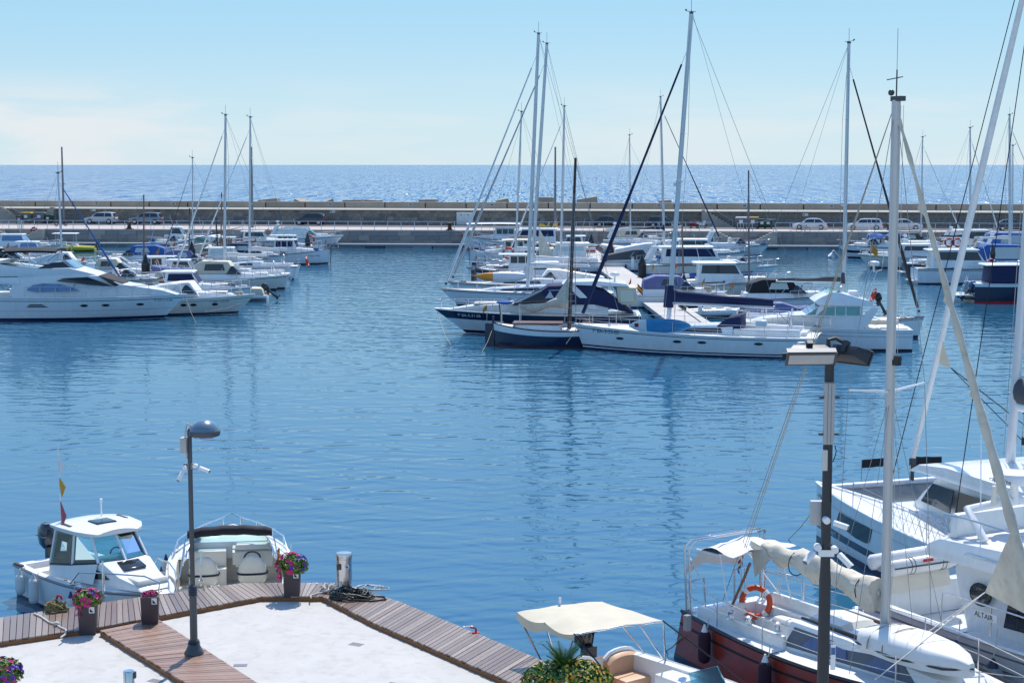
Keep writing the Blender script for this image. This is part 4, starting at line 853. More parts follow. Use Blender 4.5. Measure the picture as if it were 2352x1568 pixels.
mast(c4, H, 8.45, z0 + .35, 17.3, .135, ALU, .066, (.32, .62), (CANB, .125), boom=None, wr=.011, jtop=.9, tp=.9)
a, b_ = V((8.3, 0, 2.75)), V((2.5, 0, 2.62)); w = MB(); w.tube([a, b_], .1, 8); bo = w.obj('boom', ALU, c4, ang=60)
rings = []
for i in range(15):
    s = i / 14; c = a.lerp(b_, s * .99) + V((0, 0, .08)); hh = (.82 if s < .02 else .62 - .25 * s) * (1 + .05 * sin(9 * s)); ww = .2 - .06 * s
    rings.append([c + V((0, ww * cos(q), hh * .5 * (1 + sin(q)))) for q in [2 * pi * k / 10 for k in range(10)]])
w = MB(); w.loft(rings); w.obj('sail_cover', CANB, bo, ang=60); w = MB(); w.tube([(8.45, 0, 2.5), (8.4, 0, 3.75)], [.3, .24], 8); w.obj('mast_boot', CANB, bo, ang=50)
w = MB(); w.tube([b_, (1.5, 0, 1.5)], .02, 4); w.tube([b_, (7.3, 0, 19)], .008, 4); w.tube([(7.9, 0, 2.6), (6.6, 0, 1.7)], .04, 5); w.obj('boom_vang', WIRE, c4)
H.rail(c4, .02, .93, .65, 10, .015, wire=True, mid=True)
w = MB(); w.tube([H.pt(.0, 1, s_, -.15) + V((0, 0, .65)) for s_ in (1, -1)], .02, 5); w.torus((1.6, .8, z0 + .9), .5, .025, RY(pi / 2), 18, 5); w.torus((1.6, -.8, z0 + .9), .5, .025, RY(pi / 2), 18, 5); w.obj('steering_wheels', STEEL, c4)
hull_text(H, '7ª BA-3-25-05', .3, NAVY, c4, 12.75, 1.02, 1)
w = MB(); w.box(12.75, 13.2, .3, .31, 1.13, 1.15); clutter(c4, H, 1, 12.5, 10, 5)
w = MB(); w.lathe([(.19, -.3), (.22, -.25), (.22, .25), (.19, .3)], 12, (3.0, 1.55, z0 + .75), 'x'); w.obj('raft_canister', GEL, c4, ang=50)
w = MB(); w.lathe([(.14, 0), (.2, .03), (.2, .14), (.12, .2)], 10, (7.9, 0, 9.5)); w.box(7.85, 8.2, -.06, .06, 9.3, 9.5); w.obj('mast_radar', WHT, c4)
# paddle board leaning on the rail
M4 = Matrix.Translation((c4.location.x, c4.location.y, 0)) @ Matrix.Rotation(hd, 4, 'Z')
p = M4 @ V((8.6, 1.72, 1.6)); sup = thing('paddle_board', 'blue and white paddle board leaning on rail of long white yacht', 'paddle board', p, hd)
def board_ring(x, L_, W): k = abs(x) / (L_ / 2); return W / 2 * max(0.02, (1 - k ** 2.6)) ** .6
def sup_part(x0, x1, name, m, th=.05, off=0):
    w = MB(); rings = []
    for i in range(13):
        x = lerp(x0, x1, i / 12); hw = board_ring(x, 3.5, .82); rings.append([V((x, off + th * cos(a), hw * sin(a))) for a in [2 * pi * k / 12 for k in range(12)]])
    w.loft(rings); return w.obj(name, m, sup, ang=60)
sup_part(-1.74, 1.74, 'board', WHT); sup_part(-1.72, .75, 'deck_pad', mat('sup_blue', (.05, .28, .55), .6, var=.25, vscale=1.5), .056, .004); w = MB(); w.poly([(1.2, .062, -.05), (1.42, .062, -.05), (1.42, .062, .17), (1.2, .062, .17)], (0, .004, 0)); w.obj('logo_patch', RED, sup, smooth=False)
sup.rotation_euler = (RAD(-14), RAD(1.5), hd)
# ------------------------------------------------------------------ white fishing cruiser with teal windows (bow left)
L_ = 10.3; H = Hull(L_, 3.4, 1.55, 1.2, rake=1.1, tr=.9, flare=.45, sag=.1); hd = RAD(176)
stp = G(2085, 800, 0); r8 = boat('fishing_cruiser', 'white fishing cruiser with teal windows and pointed flybridge, stern right', 'motorboat', stp.xy, hd)
H.build(r8, GEL, rail_m=GEL, deck_m=GEL, boot=(.12, BLACK), bands=[(.66, .68, GREY), (.84, .86, GREY)])
wf = taper(1.4, 1.2, .12, 6, 9.8, .4); prof([(2.7, 1.15), (9.7, 1.4), (8.2, 1.75), (6.2, 2.0), (2.7, 1.95)], wf, 'deckhouse_base', GEL, r8, .06)
wf2 = taper(1.28, 1.9, .14); prof([(2.75, 1.9), (6.05, 1.98), (5.1, 2.55), (2.8, 2.55)], wf2, 'wheelhouse', GEL, r8, .04)
for xa, xb, ya in [(2.95, 3.7, 0), (3.76, 4.3, 0), (4.36, 5.05, 1)]: sidewin([(xa, 1.98), (xb + (.3 if ya else 0), 1.98), (xb - (.2 if ya else 0), 2.45), (xa, 2.45)], wf2, mat('teal_window', (.12, .34, .33), .06, var=.3, spec=.7), r8)
sidewin([(5.45, 2.0), (5.95, 2.0), (5.3, 2.42)], wf2, mat('teal_window', (.12, .34, .33)), r8)
screen((6.05, 1.98), (5.1, 2.55), wf2, BLGL, r8, 3)
prof([(2.2, 2.5), (5.3, 2.56), (5.55, 2.75), (5.2, 2.98), (4.5, 3.3), (4.0, 3.25), (2.3, 2.78)], taper(1.45, 2.5, .35), 'flybridge', GEL, r8, .06)
prof([(3.6, 3.12), (4.6, 3.25), (4.75, 3.5), (4.45, 3.42)], taper(.9, 3.1, .3), 'fly_screen', TEAL, r8, .01)
w = MB(); w.box(2.9, 3.5, -.5, .5, 2.85, 3.3, .05, .1); w.obj('fly_seat', WHT, r8, bevel=.05)
w = MB()
for s in (1, -1): w.tube([(2.5, s * .5, 2.75), (1.9, s * .35, 4.5)], .025, 5); w.tube([(2.9, s * .5, 2.85), (2.2, s * .35, 4.5)], .02, 5)
for i in range(4): w.tube([(2.35 - .15 * i, -.45, 3.2 + .4 * i), (2.35 - .15 * i, .45, 3.2 + .4 * i)], .018, 4)
w.tube([(2.05, 0, 4.4), (1.6, 0, 4.5), (1.5, 0, 5.3)], .02, 4); w.obj('ladder_mast', STEEL, r8); radar(r8, 2.05, 0, 4.75, .32); flag(r8, 2.3, .2, 4.6, 1.5, 'cat', .75, -.0)
w = MB(); w.box(.2, 2.7, -1.35, 1.35, 1.1, 1.3, .05, .05); w.box(.4, 2.5, -1.2, -.9, 1.3, 1.55); w.obj('cockpit_bench', CREAMV, r8, bevel=.05)
w = MB(); w.poly([(2.6, 1.35, 1.2), (1.9, 1.4, 2.45), (2.3, 1.35, 2.45), (2.9, 1.3, 1.9)], (0, -.04, 0)); w.obj('side_wing', GEL, r8)
H.rail(r8, .45, .95, .6, 7, .022); H.portholes(r8, [5.4], 1.35, .26, .1)
e = outboard(r8, 1.9, .6, 2.55, .9, BLACK, 0.5); clutter(r8, H, 6.5, 9, 5, 7)
M8 = Matrix.Translation((stp.x, stp.y, 0)) @ Matrix.Rotation(hd, 4, 'Z'); lifebuoy('orange lifebuoy on ladder mast of white fishing cruiser', M8 @ V((2.1, .55, 3.1)), RZ(hd) @ RY(RAD(70)), .33, .09)
# ------------------------------------------------------------------ left rows
TEALW = mat('green_screen', (.10, .30, .28), .08, var=.2)
cruiser_last = cruiser('motorboat', 'white cruiser with two hull portholes moored just behind large flybridge yacht', (546, 720), 1, 9.6, 3.1, 1.35, 1.1, cab=(.3, .56, .9), cover=CANW, ports=(.5, .57, .72), seed=1, band_h=(.8, .83), stripe=GREY)
b, H = cruiser_last; hull_text(H, '7ª BA-2-22-04', .22, GREY, b, 6.6, .86, -1)
cruiser('cabin_cruiser', 'white cabin cruiser with navy window covers and two lifebuoys on foredeck', (548, 697), 2, 8.6, 3.0, 1.3, 1.05, hard=.95, cab=(.24, .56, .9), win_m=CANB, screen_m=CANB, seed=2)
b, H = cruiser('motorboat', 'white motorboat with cream canvas cover, bow right, beside tilted outboard', (632, 666), 2, 8.2, 2.8, 1.3, 1.0, canopy=CANC, cab=(.15, .5, 1.0), seed=3)
rib('inflatable_boat', 'white inflatable with cream cover and outboard lifted, stern right', None, 178, 6.2, 2.2, PVCW, seed=4, cover=CANC, pos=G(615, 690, 0).xy, tilt=.9, console=False)
b, H = sailboat('sailboat', 'white sailboat with navy patch on transom, stern right, tall white mast', (690 - 268, 661), 180, 10.2, 3.4, 1.25, 1.25, mh=13.0, mx=.555, jib=(CANW, .09), boom=CANW, seed=5, mr=.12)
H_ = H; w = MB(); w.poly([(.02, -.75, .65), (.02, .75, .65), (-.03, .7, 1.0), (-.03, -.7, 1.0)], (-.02, 0, 0)); w.obj('transom_panel', NAVY, b, smooth=False)
sailboat('sailboat', 'white sailboat with lifebuoy on its stern rail behind navy patch sailboat', (703 - 235, 640), 180, 9.8, 3.2, 1.2, 1.2, mh=13.2, mx=.465, boom=CANW, seed=6, jib=(CANW, .08), mr=.10)
lifebuoy('orange lifebuoy hanging on stern rail of white sailboat in left row', G(703, 640, 0) + V((.2, -.6, 1.6)), RY(RAD(80)), .42, .1)
b, H = llaut('launch', 'white launch with brown trim and blue window covers, high stem facing right', (754, 607), -2, 8.6, 2.9, 1.65, 1.2, win_m=CANB, seed=7); hull_text(H, '7ª BA-1-992', .24, GREY, b, 6.4, .85, -1)
llaut('launch', 'white launch with lifebuoy on foredeck and two crossed brown spars', (742, 590), 0, 8.0, 2.7, 1.5, 1.1, seed=8, boot=RED)
lifebuoy('orange lifebuoy on foredeck of launch by left channel', G(715, 590, 0) + V((0, -.6, 2.0)), RX(RAD(80)), .42, .12)
cruiser('motor_cruiser', 'white sport cruiser with blue canvas and radar arch at far end of left row', (766, 568), 2, 9.8, 3.2, 1.5, 1.2, canopy=CLEAR, arch=True, seed=9, screen_m=TEALW)
cruiser('motorboat', 'white cruiser with bright blue canvas, bow left, in left row', (245, 617), 182, 8.2, 2.8, 1.3, 1.0, canopy=CANBL, seed=10, stripe=NAVY, band_h=(.3, .6), ports=(.55, .65))
llaut('cabin_boat', 'white cabin launch with three side windows behind black pile', (262, 648), 181, 7.2, 2.6, 1.25, 1.0, seed=11, bowsprit=False)
cruiser('motorboat', 'white open motorboat with beige sprayhood between yacht and cabin launch', (372, 652), 3, 6.8, 2.5, 1.15, .95, canopy=CANC, cab=(.1, .42, .9), seed=12)
cruiser('motorboat', 'low white motorboat seen over foredeck of flybridge yacht', (360, 672), 2, 7.4, 2.6, 1.2, 1.0, seed=13, rail=True)
rib('inflatable_boat', 'grey violet inflatable tender near cabin cruiser with navy windows', (352, 668), 181, 3.6, 1.7, CANV, outb=False, console=False, z=1.3)
rib('inflatable_boat', 'yellow inflatable patrol boat with white T top and big outboard', (64, 577), 181, 8.2, 2.6, mat('pvc_yellow', (.50, .44, .04), .5, var=.12), hull_m=YEL, ttop=WHT, seed=14, r=.34)
cruiser('cabin_cruiser', 'white pilothouse boat beside yellow inflatable, bow right', (122, 590), 2, 8.0, 2.8, 1.4, 1.1, hard=1.0, cab=(.15, .55, 1), seed=15, win_m=BLGL, screen_m=BLGL)
cruiser('motorboat', 'white sport boat with long foredeck below pilothouse boat at picture edge', (60, 612), 2, 8.0, 2.7, 1.2, 1.0, seed=16, ports=(.7,))
cruiser('motorboat', 'small white boat half out of frame beside far left quay', (24, 580), 3, 6.5, 2.4, 1.2, 1.0, hard=.9, cab=(.2, .55, 1), seed=17)
llaut('launch', 'small launch with reddish brown mast and long sloping yard left of black pile', (240, 660), 184, 6.2, 2.3, 1.2, .95, cabin=False, mast_=(7.2, TEAK, 2.6, None), seed=18)
llaut('launch', 'brown trimmed launch with bare thin dark mast beside bright blue canvas cruiser', (352, 622), 182, 6.0, 2.2, 1.15, .95, cabin=False, mast_=(5.5, TEAKD, 2.2, (1.5, 1.9, 5.2, 3.6)), seed=19)
llaut('launch', 'small launch with rust brown mast and furled lateen yard in left row', (432, 622), 181, 6.5, 2.3, 1.2, .95, cabin=False, mast_=(7.0, TEAK, 3.0, (3.5, 1.6, 3.8, 2.6)), seed=20, boot=RED)
cruiser('cabin_cruiser', 'white cruiser with tall wheelhouse and green tinted screen beside left black pile', (398, 594), 181, 7.6, 2.7, 1.3, 1.1, hard=.95, cab=(.3, .6, 1), win_m=TEALW, screen_m=TEALW, seed=21)
cruiser('motorboat', 'white boat under grey white cover right of green screened cruiser', (548, 580), 1, 7.8, 2.7, 1.2, 1.0, cover=CANW, seed=22)
cruiser('motorboat', 'white motorboat with dark red canvas strip near far left pontoon', (360, 578), 181, 7.4, 2.6, 1.2, 1.0, seed=23, stripe=RED)
sailboat('sailboat', 'small white sailboat with slim mast and furled brownish jib in left row', (388, 604), 182, 8.0, 2.7, 1.1, .95, mh=9.8, mx=.58, boom=None, seed=24, jib=(mat('canvas_maroon', (.16, .035, .03), .85), .05), mr=.07)
sailboat('sailboat', 'white sailboat with bright blue furled jib behind flybridge yacht', (270, 692), 2, 9.0, 3.0, 1.15, 1.0, mh=8.4, mx=.44, boom=CANBL, seed=25, jib=(CANBL, .09), mr=.08)
cruiser('motorboat', 'white motorboat with aft canopy behind twin sailboats of left row', (600, 625), 2, 7.6, 2.7, 1.3, 1.05, hard=.9, cab=(.2, .6, 1), seed=26, win_m=CLEAR)
cruiser('motorboat', 'flat white motorboat between sailboats and far left launch', (640, 612), 2, 7.8, 2.7, 1.3, 1.05, seed=27, canopy=CANB)
cruiser('motorboat', 'white walkaround boat near far quay left of radar arch cruiser', (655, 576), 1, 7.5, 2.6, 1.35, 1.1, hard=.85, cab=(.2, .6, 1), seed=28)
llaut('launch', 'white launch with tan awning far along left pontoon', (600, 592), 1, 7.4, 2.5, 1.3, 1.0, cabin=True, seed=29)
cruiser('motorboat', 'white half cabin boat under pilothouse boat near yellow inflatable', (150, 604), 2, 7.2, 2.5, 1.25, 1.0, hard=.85, cab=(.2, .55, 1), seed=90, win_m=BLGL)
cruiser('motorboat', 'white open boat with pale grey cover beside small launch mast at left', (205, 628), 3, 6.6, 2.4, 1.15, .95, seed=91, cover=CANW)
cruiser('motorboat', 'low white speedboat at far left behind flybridge bimini', (92, 624), 2, 7.6, 2.6, 1.2, 1.0, seed=92, canopy=CANK)
cruiser('motorboat', 'white cuddy boat with clear screen behind beige sprayhood boat', (330, 638), 2, 6.6, 2.5, 1.2, 1.0, seed=93)
cruiser('motorboat', 'white fishing boat with upright house in front of far left quay', (470, 570), 1, 6.8, 2.5, 1.35, 1.1, hard=1.1, cab=(.25, .55, 1), seed=94)
cruiser('motorboat', 'white runabout between two black piles of left row', (520, 604), 1, 6.6, 2.4, 1.15, .95, seed=95, cover=CANC)
cruiser('motorboat', 'white day boat with violet cover right of slim masted sailboat', (500, 628), 1, 6.8, 2.4, 1.15, .95, seed=96, canopy=CANV)
cruiser('motorboat', 'white weekender squeezed beside navy window cabin cruiser', (520, 655), 1, 7.2, 2.5, 1.2, 1.0, seed=97, hard=.8, cab=(.2, .5, 1))
llaut('launch', 'slender white launch with dark spars in gap of left row', (585, 610), 1, 7.0, 2.4, 1.3, 1.0, cabin=False, mast_=(4.5, TEAKD, 3, (2.4, 1.2, 3.0, 2.0)), seed=98)
# ------------------------------------------------------------------ centre rows, left side of the pontoon
sailboat('sailing_yacht', 'white sailing yacht with two pale furled headsails beside twin mast neighbour', (1052, 704), 179, 12.8, 3.9, 1.3, 1.1, mh=18.4, mx=.495, rake=.04, boom=CANW, seed=31, jib=(CANW, .11), mr=.14, ports=(.5, .6), bz=1.4)
sailboat('sailing_yacht', 'white sailing yacht just behind first with parallel tall mast', (1066, 686), 179, 12.6, 3.8, 1.3, 1.1, mh=18.2, mx=.48, rake=.062, boom=CANW, seed=32, jib=(PVCG, .11), mr=.14, bz=1.5)
ky = thing('kayak', 'orange and white kayak lashed on deck rail of twin masted sailing yachts', 'kayak', G(1155, 692, 0) + V((0, -.6, 1.75)), RAD(0))
for nm, m, x0, x1 in [('bow_half', mat('kayak_orange', (.68, .27, .02), .4, var=.15), -2.1, -.75), ('hull_half', mat('kayak_grey', (.55, .6, .66), .4, var=.1), -.75, 2.1)]:
    w = MB(); rings = []
    for i in range(11):
        x = lerp(x0, x1, i / 10); k = max(.02, 1 - (abs(x) / 2.12) ** 2.2) ** .7; rings.append([V((x, .3 * k * cos(a), .16 + .4 * k * sin(a) + .1 * (x / 2.1) ** 2)) for a in [2 * pi * j / 12 for j in range(12)]])
    w.loft(rings); w.obj(nm, m, ky, ang=60)
llaut('launch', 'white launch with navy stern panel and dark rudder, left side of centre pontoon', (1322, 655), 0, 9.0, 2.9, 1.5, 1.5, seed=33, bands=[(.75, .95, NAVY)])
cruiser('motorboat', 'white motorboat with blue side windows behind navy panelled launch', (1100, 648), 180, 8.8, 2.9, 1.3, 1.05, hard=.7, cab=(.2, .55, .8), win_m=BLGL, seed=34)
llaut('launch', 'white launch carrying lifebuoy on rail left of triangular sail', (1122, 627), 180, 8.4, 2.7, 1.45, 1.05, seed=35, boot=RED)
lifebuoy('orange lifebuoy on white launch in front of slim white mast', G(1168, 627, 0) + V((0, -1.2, 2.0)), RX(RAD(80)), .5, .12)
llaut('launch', 'white launch with brown bow platform projecting left, centre row', (1084, 606), 180, 8.6, 2.8, 1.6, 1.1, seed=36, awning=(CANC, 2.6, .2, .6))
llaut('launch', 'white launch with grey tent awning behind brown platform launch', (1108, 594), 180, 8.0, 2.6, 1.45, 1.05, seed=37, awning=(CANG, 2.5, .2, .6))
llaut('launch', 'large white launch with long white awning at far channel end of centre row', (1068, 572), 180, 9.6, 3.0, 1.75, 1.2, seed=38, awning=(CANW, 3.2, .25, .95), boot=BLUEH)
cruiser('motor_yacht', 'white motor yacht with navy blue windows and curved roof near far quay, centre', (1150, 582), 180, 9.8, 3.3, 1.5, 1.25, hard=1.25, cab=(.2, .7, 1), win_m=CANB, screen_m=BLGL, seed=39, stripe=NAVY, band_h=(.45, .8))
cruiser('motorboat', 'white wheelhouse boat beside centre pontoon left of brown mast', (1218, 616), 180, 7.4, 2.7, 1.3, 1.1, hard=1.05, cab=(.1, .6, 1), seed=40, win_m=CLEAR, screen_m=CLEAR)
sailboat('sailboat', 'white sailboat with slim mast and small triangular sail in centre row', (1118, 638), 180, 9.4, 3.1, 1.2, 1.05, mh=13.8, mx=.62, rake=.04, boom=CANW, seed=41, mr=.09)
sailboat('sailboat', 'white sailboat with mid height mast between twin masts and brown mast', (1180, 625), 180, 9.8, 3.1, 1.2, 1.05, mh=14.6, mx=.43, rake=.015, boom=CANW, seed=42, jib=(CANW, .08), mr=.11)
tr_ = thing('small_sail', 'grey triangular steadying sail hoisted behind twin masts', 'sail', G(1238, 640, 0)); w = MB(); w.add([(0, 0, 1.6), (.05, .02, 4.6), (1.7, .1, 1.5), (0, .02, 1.6), (.05, .04, 4.6), (1.7, .12, 1.5)], [(0, 2, 1), (3, 4, 5), (0, 1, 4, 3), (1, 2, 5, 4), (2, 0, 3, 5)]); w.obj('sailcloth', SAILC, tr_, smooth=False); tubeobj('sail_pole', [(0, .03, 0), (.05, .03, 4.8)], .04, ALU, tr_)
cruiser('motorboat', 'low white motorboat hidden behind navy canopy cruiser, centre row', (1195, 678), 180, 8.0, 2.8, 1.2, 1.0, seed=43, cover=CANW)
# ------------------------------------------------------------------ centre rows, right side of the pontoon
cruiser('motor_cruiser', 'white cruiser with cream rolled awning beside black pile at far centre', (1520, 572), 0, 8.4, 2.9, 1.4, 1.1, arch=True, canopy=CANC, seed=51, stripe=NAVY, band_h=(.1, .4))
sailboat('sailing_yacht', 'dark blue sailing yacht with navy mast boot and drooping navy boom cover', (1640, 582), 0, 11.0, 3.5, 1.3, 1.1, hull_m=NAVY, mh=16.8, mx=.36, rake=.03, boom=CANB, seed=52, mr=.14, jib=(CANB, .09), stripe=WHT, bz=1.3)
cruiser('motorboat', 'white boat with peaked grey cover right of centre pontoon', (1545, 602), 0, 7.4, 2.6, 1.15, .95, cover=CANW, seed=53)
cruiser('motorboat', 'white boat with small grey tent cover near tall black pile', (1520, 622), 0, 7.0, 2.5, 1.2, 1.0, cover=CANG, seed=54)
cruiser('motor_yacht', 'blue hulled cruiser with white top and navy side panel right of tall pile', (1712, 646), 0, 11.0, 3.4, 1.7, 1.5, hull_m=GEL, stripe=BLUEH, band_h=(.02, .52), hard=1.2, cab=(.18, .66, 1), win_m=CANB, screen_m=BLGL, seed=55, arch=True)
cruiser('motorboat', 'white cruiser with shaded cockpit roof far behind blue hulled cruiser', (1690, 608), 0, 9.0, 3.0, 1.4, 1.15, hard=1.1, cab=(.2, .6, 1), seed=56)
cruiser('cabin_cruiser', 'white cabin boat with big arched side window and overhanging roof', (1778, 682), 0, 9.0, 3.0, 1.4, 1.15, hard=1.15, cab=(.18, .6, 1), seed=57, boot=None)
llaut('launch', 'launch with tan brown mast behind tallest yacht mast, right of pontoon', (1668, 664), 0, 6.5, 2.4, 1.2, .95, cabin=False, mast_=(5.2, TEAK, 2.6, (3.0, 1.4, 2.2, 1.4)), seed=58)
b = rib('inflatable_boat', 'dark hulled inflatable with white registration letters behind boom cover', (1735, 728), 0, 4.8, 2.0, PVCW, hull_m=BLACK, seed=59); text('7ª BA-5-35-07', .26, GREY, b, frame((.7, -.97, .38), (1, 0, 0), (0, 0, 1)))
b = rib('inflatable_boat', 'open tender under violet canvas cover beside flybridge fishing cruiser', (1855, 728), 0, 4.6, 2.0, CANV, hull_m=NAVY, cover=CANV, seed=60, console=False, outb=False)
cruiser('motorboat', 'white sport boat with black canopy behind violet covered tender', (1900, 716), 0, 7.8, 2.7, 1.25, 1.0, canopy=CANK, seed=61)
sailboat('sailing_yacht', 'white sailing yacht, bow right, with dark grey boom cover and brown furled jib', (2108, 776), -2, 11.4, 3.6, 1.3, 1.05, mh=16.2, mx=.57, rake=.0, boom=CANG, seed=62, jib=(mat('canvas_taupe', (.06, .05, .05), .9, var=.2), .11), mr=.12, bz=1.9, rake_b=.35)
llaut('launch', 'launch with thin raked dark mast and pale sloping boom behind navy boom cover', (1830, 706), 0, 7.2, 2.5, 1.2, 1.0, cabin=False, mast_=(9.3, mat('bronze_mast', (.13, .10, .10), .5), 3.4, None), seed=63)
cruiser('motorboat', 'white motorboat with radar arch far right of centre row near stairs', (1745, 588), 0, 8.0, 2.8, 1.35, 1.1, arch=True, seed=64)
cruiser('motorboat', 'white boat with violet cockpit cover behind raft canister of long yacht', (1640, 705), 0, 7.2, 2.6, 1.2, 1.0, canopy=CANV, seed=65)
rib('inflatable_boat', 'white tender tube propped up between two black piles', (1382, 588), 150, 3.4, 1.6, PVCW, outb=False, console=False, z=.6)
sailboat('sailboat', 'small far sailboat with mast left of navy forestay', (1545, 576), 0, 8.6, 2.9, 1.15, 1.0, mh=12.6, mx=.3, boom=CANW, seed=66, mr=.08)
# ------------------------------------------------------------------ right rows
cruiser('motor_cruiser', 'white motor cruiser with dark hull band and blue tarpaulin, bow left', (1948, 592), 180, 9.4, 3.1, 1.5, 1.15, stripe=NAVY, band_h=(.42, .62), canopy=None, seed=71)
tp = thing('tarpaulin', 'crumpled blue tarpaulin on white motor cruiser at right', 'tarpaulin', G(2035, 592, 0) + V((0, 0, 2.25))); w = MB()
rings = [[V((x, y, .35 * sin(x * 2.1 + y) ** 2 + .25 * cos(y * 2 + x * 1.3) ** 2 - (.25 if abs(y) > 1 or abs(x) > 1.8 else 0))) for y in [-1.2 + .3 * j for j in range(9)]] for x in [-2.1 + .3 * i for i in range(15)]]; w.loft(rings, False, False); w.obj('cloth', CANBL, tp, ang=25)
rb = rib('inflatable_boat', 'grey inflatable tender tipped up on davits at stern of white cruiser', None, 200, 3.0, 1.5, PVCG, outb=False, console=False, pos=G(1905, 592, 0).xy, z=.35); rb.rotation_euler = (RAD(60), RAD(52), RAD(20))
cruiser('cabin_cruiser', 'white cabin boat with framed windscreen and high canvas enclosure, bow left', (1996, 616), 180, 9.0, 3.0, 1.45, 1.1, hard=.75, cab=(.2, .62, .8), win_m=CLEAR, screen_m=CLEAR, canopy=CANW, seed=72)
cruiser('motorboat', 'navy hulled motorboat with pulpit stern, left of white trawler', (2235, 630), 0, 7.6, 2.7, 1.2, 1.1, hull_m=NAVY, seed=73, boot=None)
cruiser('trawler_yacht', 'white trawler yacht with tall house, brown door and boarding platform, stern left', (2310, 650), 0, 9.4, 3.2, 1.4, 1.35, hard=1.25, cab=(.14, .66, 1), seed=74, win_m=DKGL, boot=NAVY)
b, H = cruiser('motor_cruiser', 'navy hulled cruiser with white hard top and blue canvas sides at right edge', (2500, 692), 0, 10.6, 3.5, 1.55, 1.45, hull_m=NAVY, hard=1.0, cab=(.12, .6, 1), win_m=CANB, cab_m=CANB, seed=75, boot=RED, stripe=GEL, band_h=(.86, .99))
outboard(b, -.05, -.6, .75, 1.1, BLUEH, .7); w = MB(); w.box(-1.4, -.1, -1.4, 1.4, .55, .62); w.obj('stern_platform', GEL, b, bevel=.02)
w = MB()
for y in (-.9, -.5): w.tube([(-.9, y, .6), (-.3, y, 2.1)], .03, 5)
for i in range(5): w.tube([(-.9 + .12 * i, -.9, .7 + .3 * i), (-.9 + .12 * i, -.5, .7 + .3 * i)], .03, 4)
w.obj('boarding_ladder', STEEL, b)
p = G(2272, 668, 0); lifebuoy('red lifebuoy on stern of navy hulled cruiser at right edge', p + V((0, -.3, 2.3)), RX(RAD(80)), .32, .12, RED)
lifebuoy('left one of two red lifebuoys hanging above white trawler', PY(2180, 557, 152), RX(RAD(85)), .36, .09, RED)
lifebuoy('right one of two red lifebuoys hanging above white trawler', PY(2199, 557, 151.5), RX(RAD(85)), .36, .09, RED)
cruiser('motor_yacht', 'white flybridge boat with radar domes behind trawler at right', (2335, 592), 0, 10.2, 3.4, 1.6, 1.35, hard=1.35, cab=(.2, .62, 1), seed=76, arch=True)
cruiser('motor_yacht', 'white cruiser with bright blue enclosure beside far right quay', (2420, 600), 0, 9.6, 3.2, 1.6, 1.35, canopy=CANBL, cab=(.2, .6, 1.3), arch=True, seed=77)
cruiser('motorboat', 'white boat with brown tinted canopy behind framed windscreen boat', (2160, 584), 0, 8.6, 2.9, 1.45, 1.15, canopy=mat('canvas_brown', (.07, .045, .035), .6), seed=78)
cruiser('motorboat', 'white motorboat with sloping blue awning above navy hulled cruiser', (2440, 640), 0, 9.4, 3.0, 1.5, 1.2, canopy=CANBL, cab=(.1, .55, 1.5), seed=79)
sailboat('sailboat', 'white sailboat with slim mast behind two red lifebuoys', (2290, 598), 0, 9.4, 3.0, 1.2, 1.0, mh=13.0, mx=.58, rake=.03, boom=CANB, seed=80, jib=(CANW, .08), mr=.1)
sailboat('sailboat', 'white sailboat with short mast beside far right pier steps', (2205, 584), 0, 9.0, 2.9, 1.2, 1.0, mh=12.2, mx=.38, rake=.01, boom=CANW, seed=81, jib=(CANW, .08), mr=.09)
sailboat('sailing_yacht', 'white ketch with stout mast and lattice spreaders near right frame edge', (2420, 604), 0, 10.8, 3.4, 1.3, 1.1, mh=14.2, mx=.46, rake=.04, boom=CANW, seed=82, jib=(CANW, .09), mr=.14, spread=(.35, .6, .8))
cruiser('motorboat', 'white boat with open flybridge left of slim right hand masts', (2210, 612), 0, 8.4, 2.8, 1.4, 1.15, hard=1.0, cab=(.2, .6, 1), seed=101, arch=True)
cruiser('motorboat', 'white boat with short cabin between dark band cruiser and quay', (2090, 578), 0, 7.6, 2.7, 1.4, 1.1, hard=.9, cab=(.2, .6, 1), seed=102)
cruiser('motorboat', 'white open fishing boat behind trawler house at right', (2380, 622), 0, 8.0, 2.8, 1.4, 1.15, seed=103, canopy=CANB, arch=True)
cruiser('motorboat', 'white cruiser with grey cover at far right quay corner', (2300, 580), 0, 8.2, 2.8, 1.4, 1.1, seed=104, cover=CANG)
sailboat('sailboat', 'white sailboat with short bare mast far right behind blue enclosure', (2390, 588), 0, 8.4, 2.8, 1.15, 1.0, mh=11.2, mx=.5, boom=None, seed=105, mr=.08)
cruiser('motorboat', 'white cabin boat tucked behind kayak on centre row', (1130, 664), 180, 8.0, 2.7, 1.3, 1.05, seed=106, hard=.8, cab=(.2, .55, 1))
cruiser('motorboat', 'white boat with cream tent between centre row launches', (1190, 604), 180, 7.0, 2.5, 1.3, 1.05, seed=107, cover=CANC)
cruiser('motorboat', 'white boat with red trim beside far centre pontoon', (1245, 590), 180, 7.0, 2.5, 1.3, 1.05, seed=108, stripe=RED, hard=.9, cab=(.2, .55, 1))
cruiser('motorboat', 'white boat with teal screen right of pontoon by second pile', (1600, 596), 0, 7.6, 2.6, 1.3, 1.05, seed=109, screen_m=TEALW)
cruiser('motorboat', 'white open boat with outrigger rods behind cabin boat with arched window', (1760, 640), 0, 8.0, 2.7, 1.3, 1.05, seed=110, arch=True)
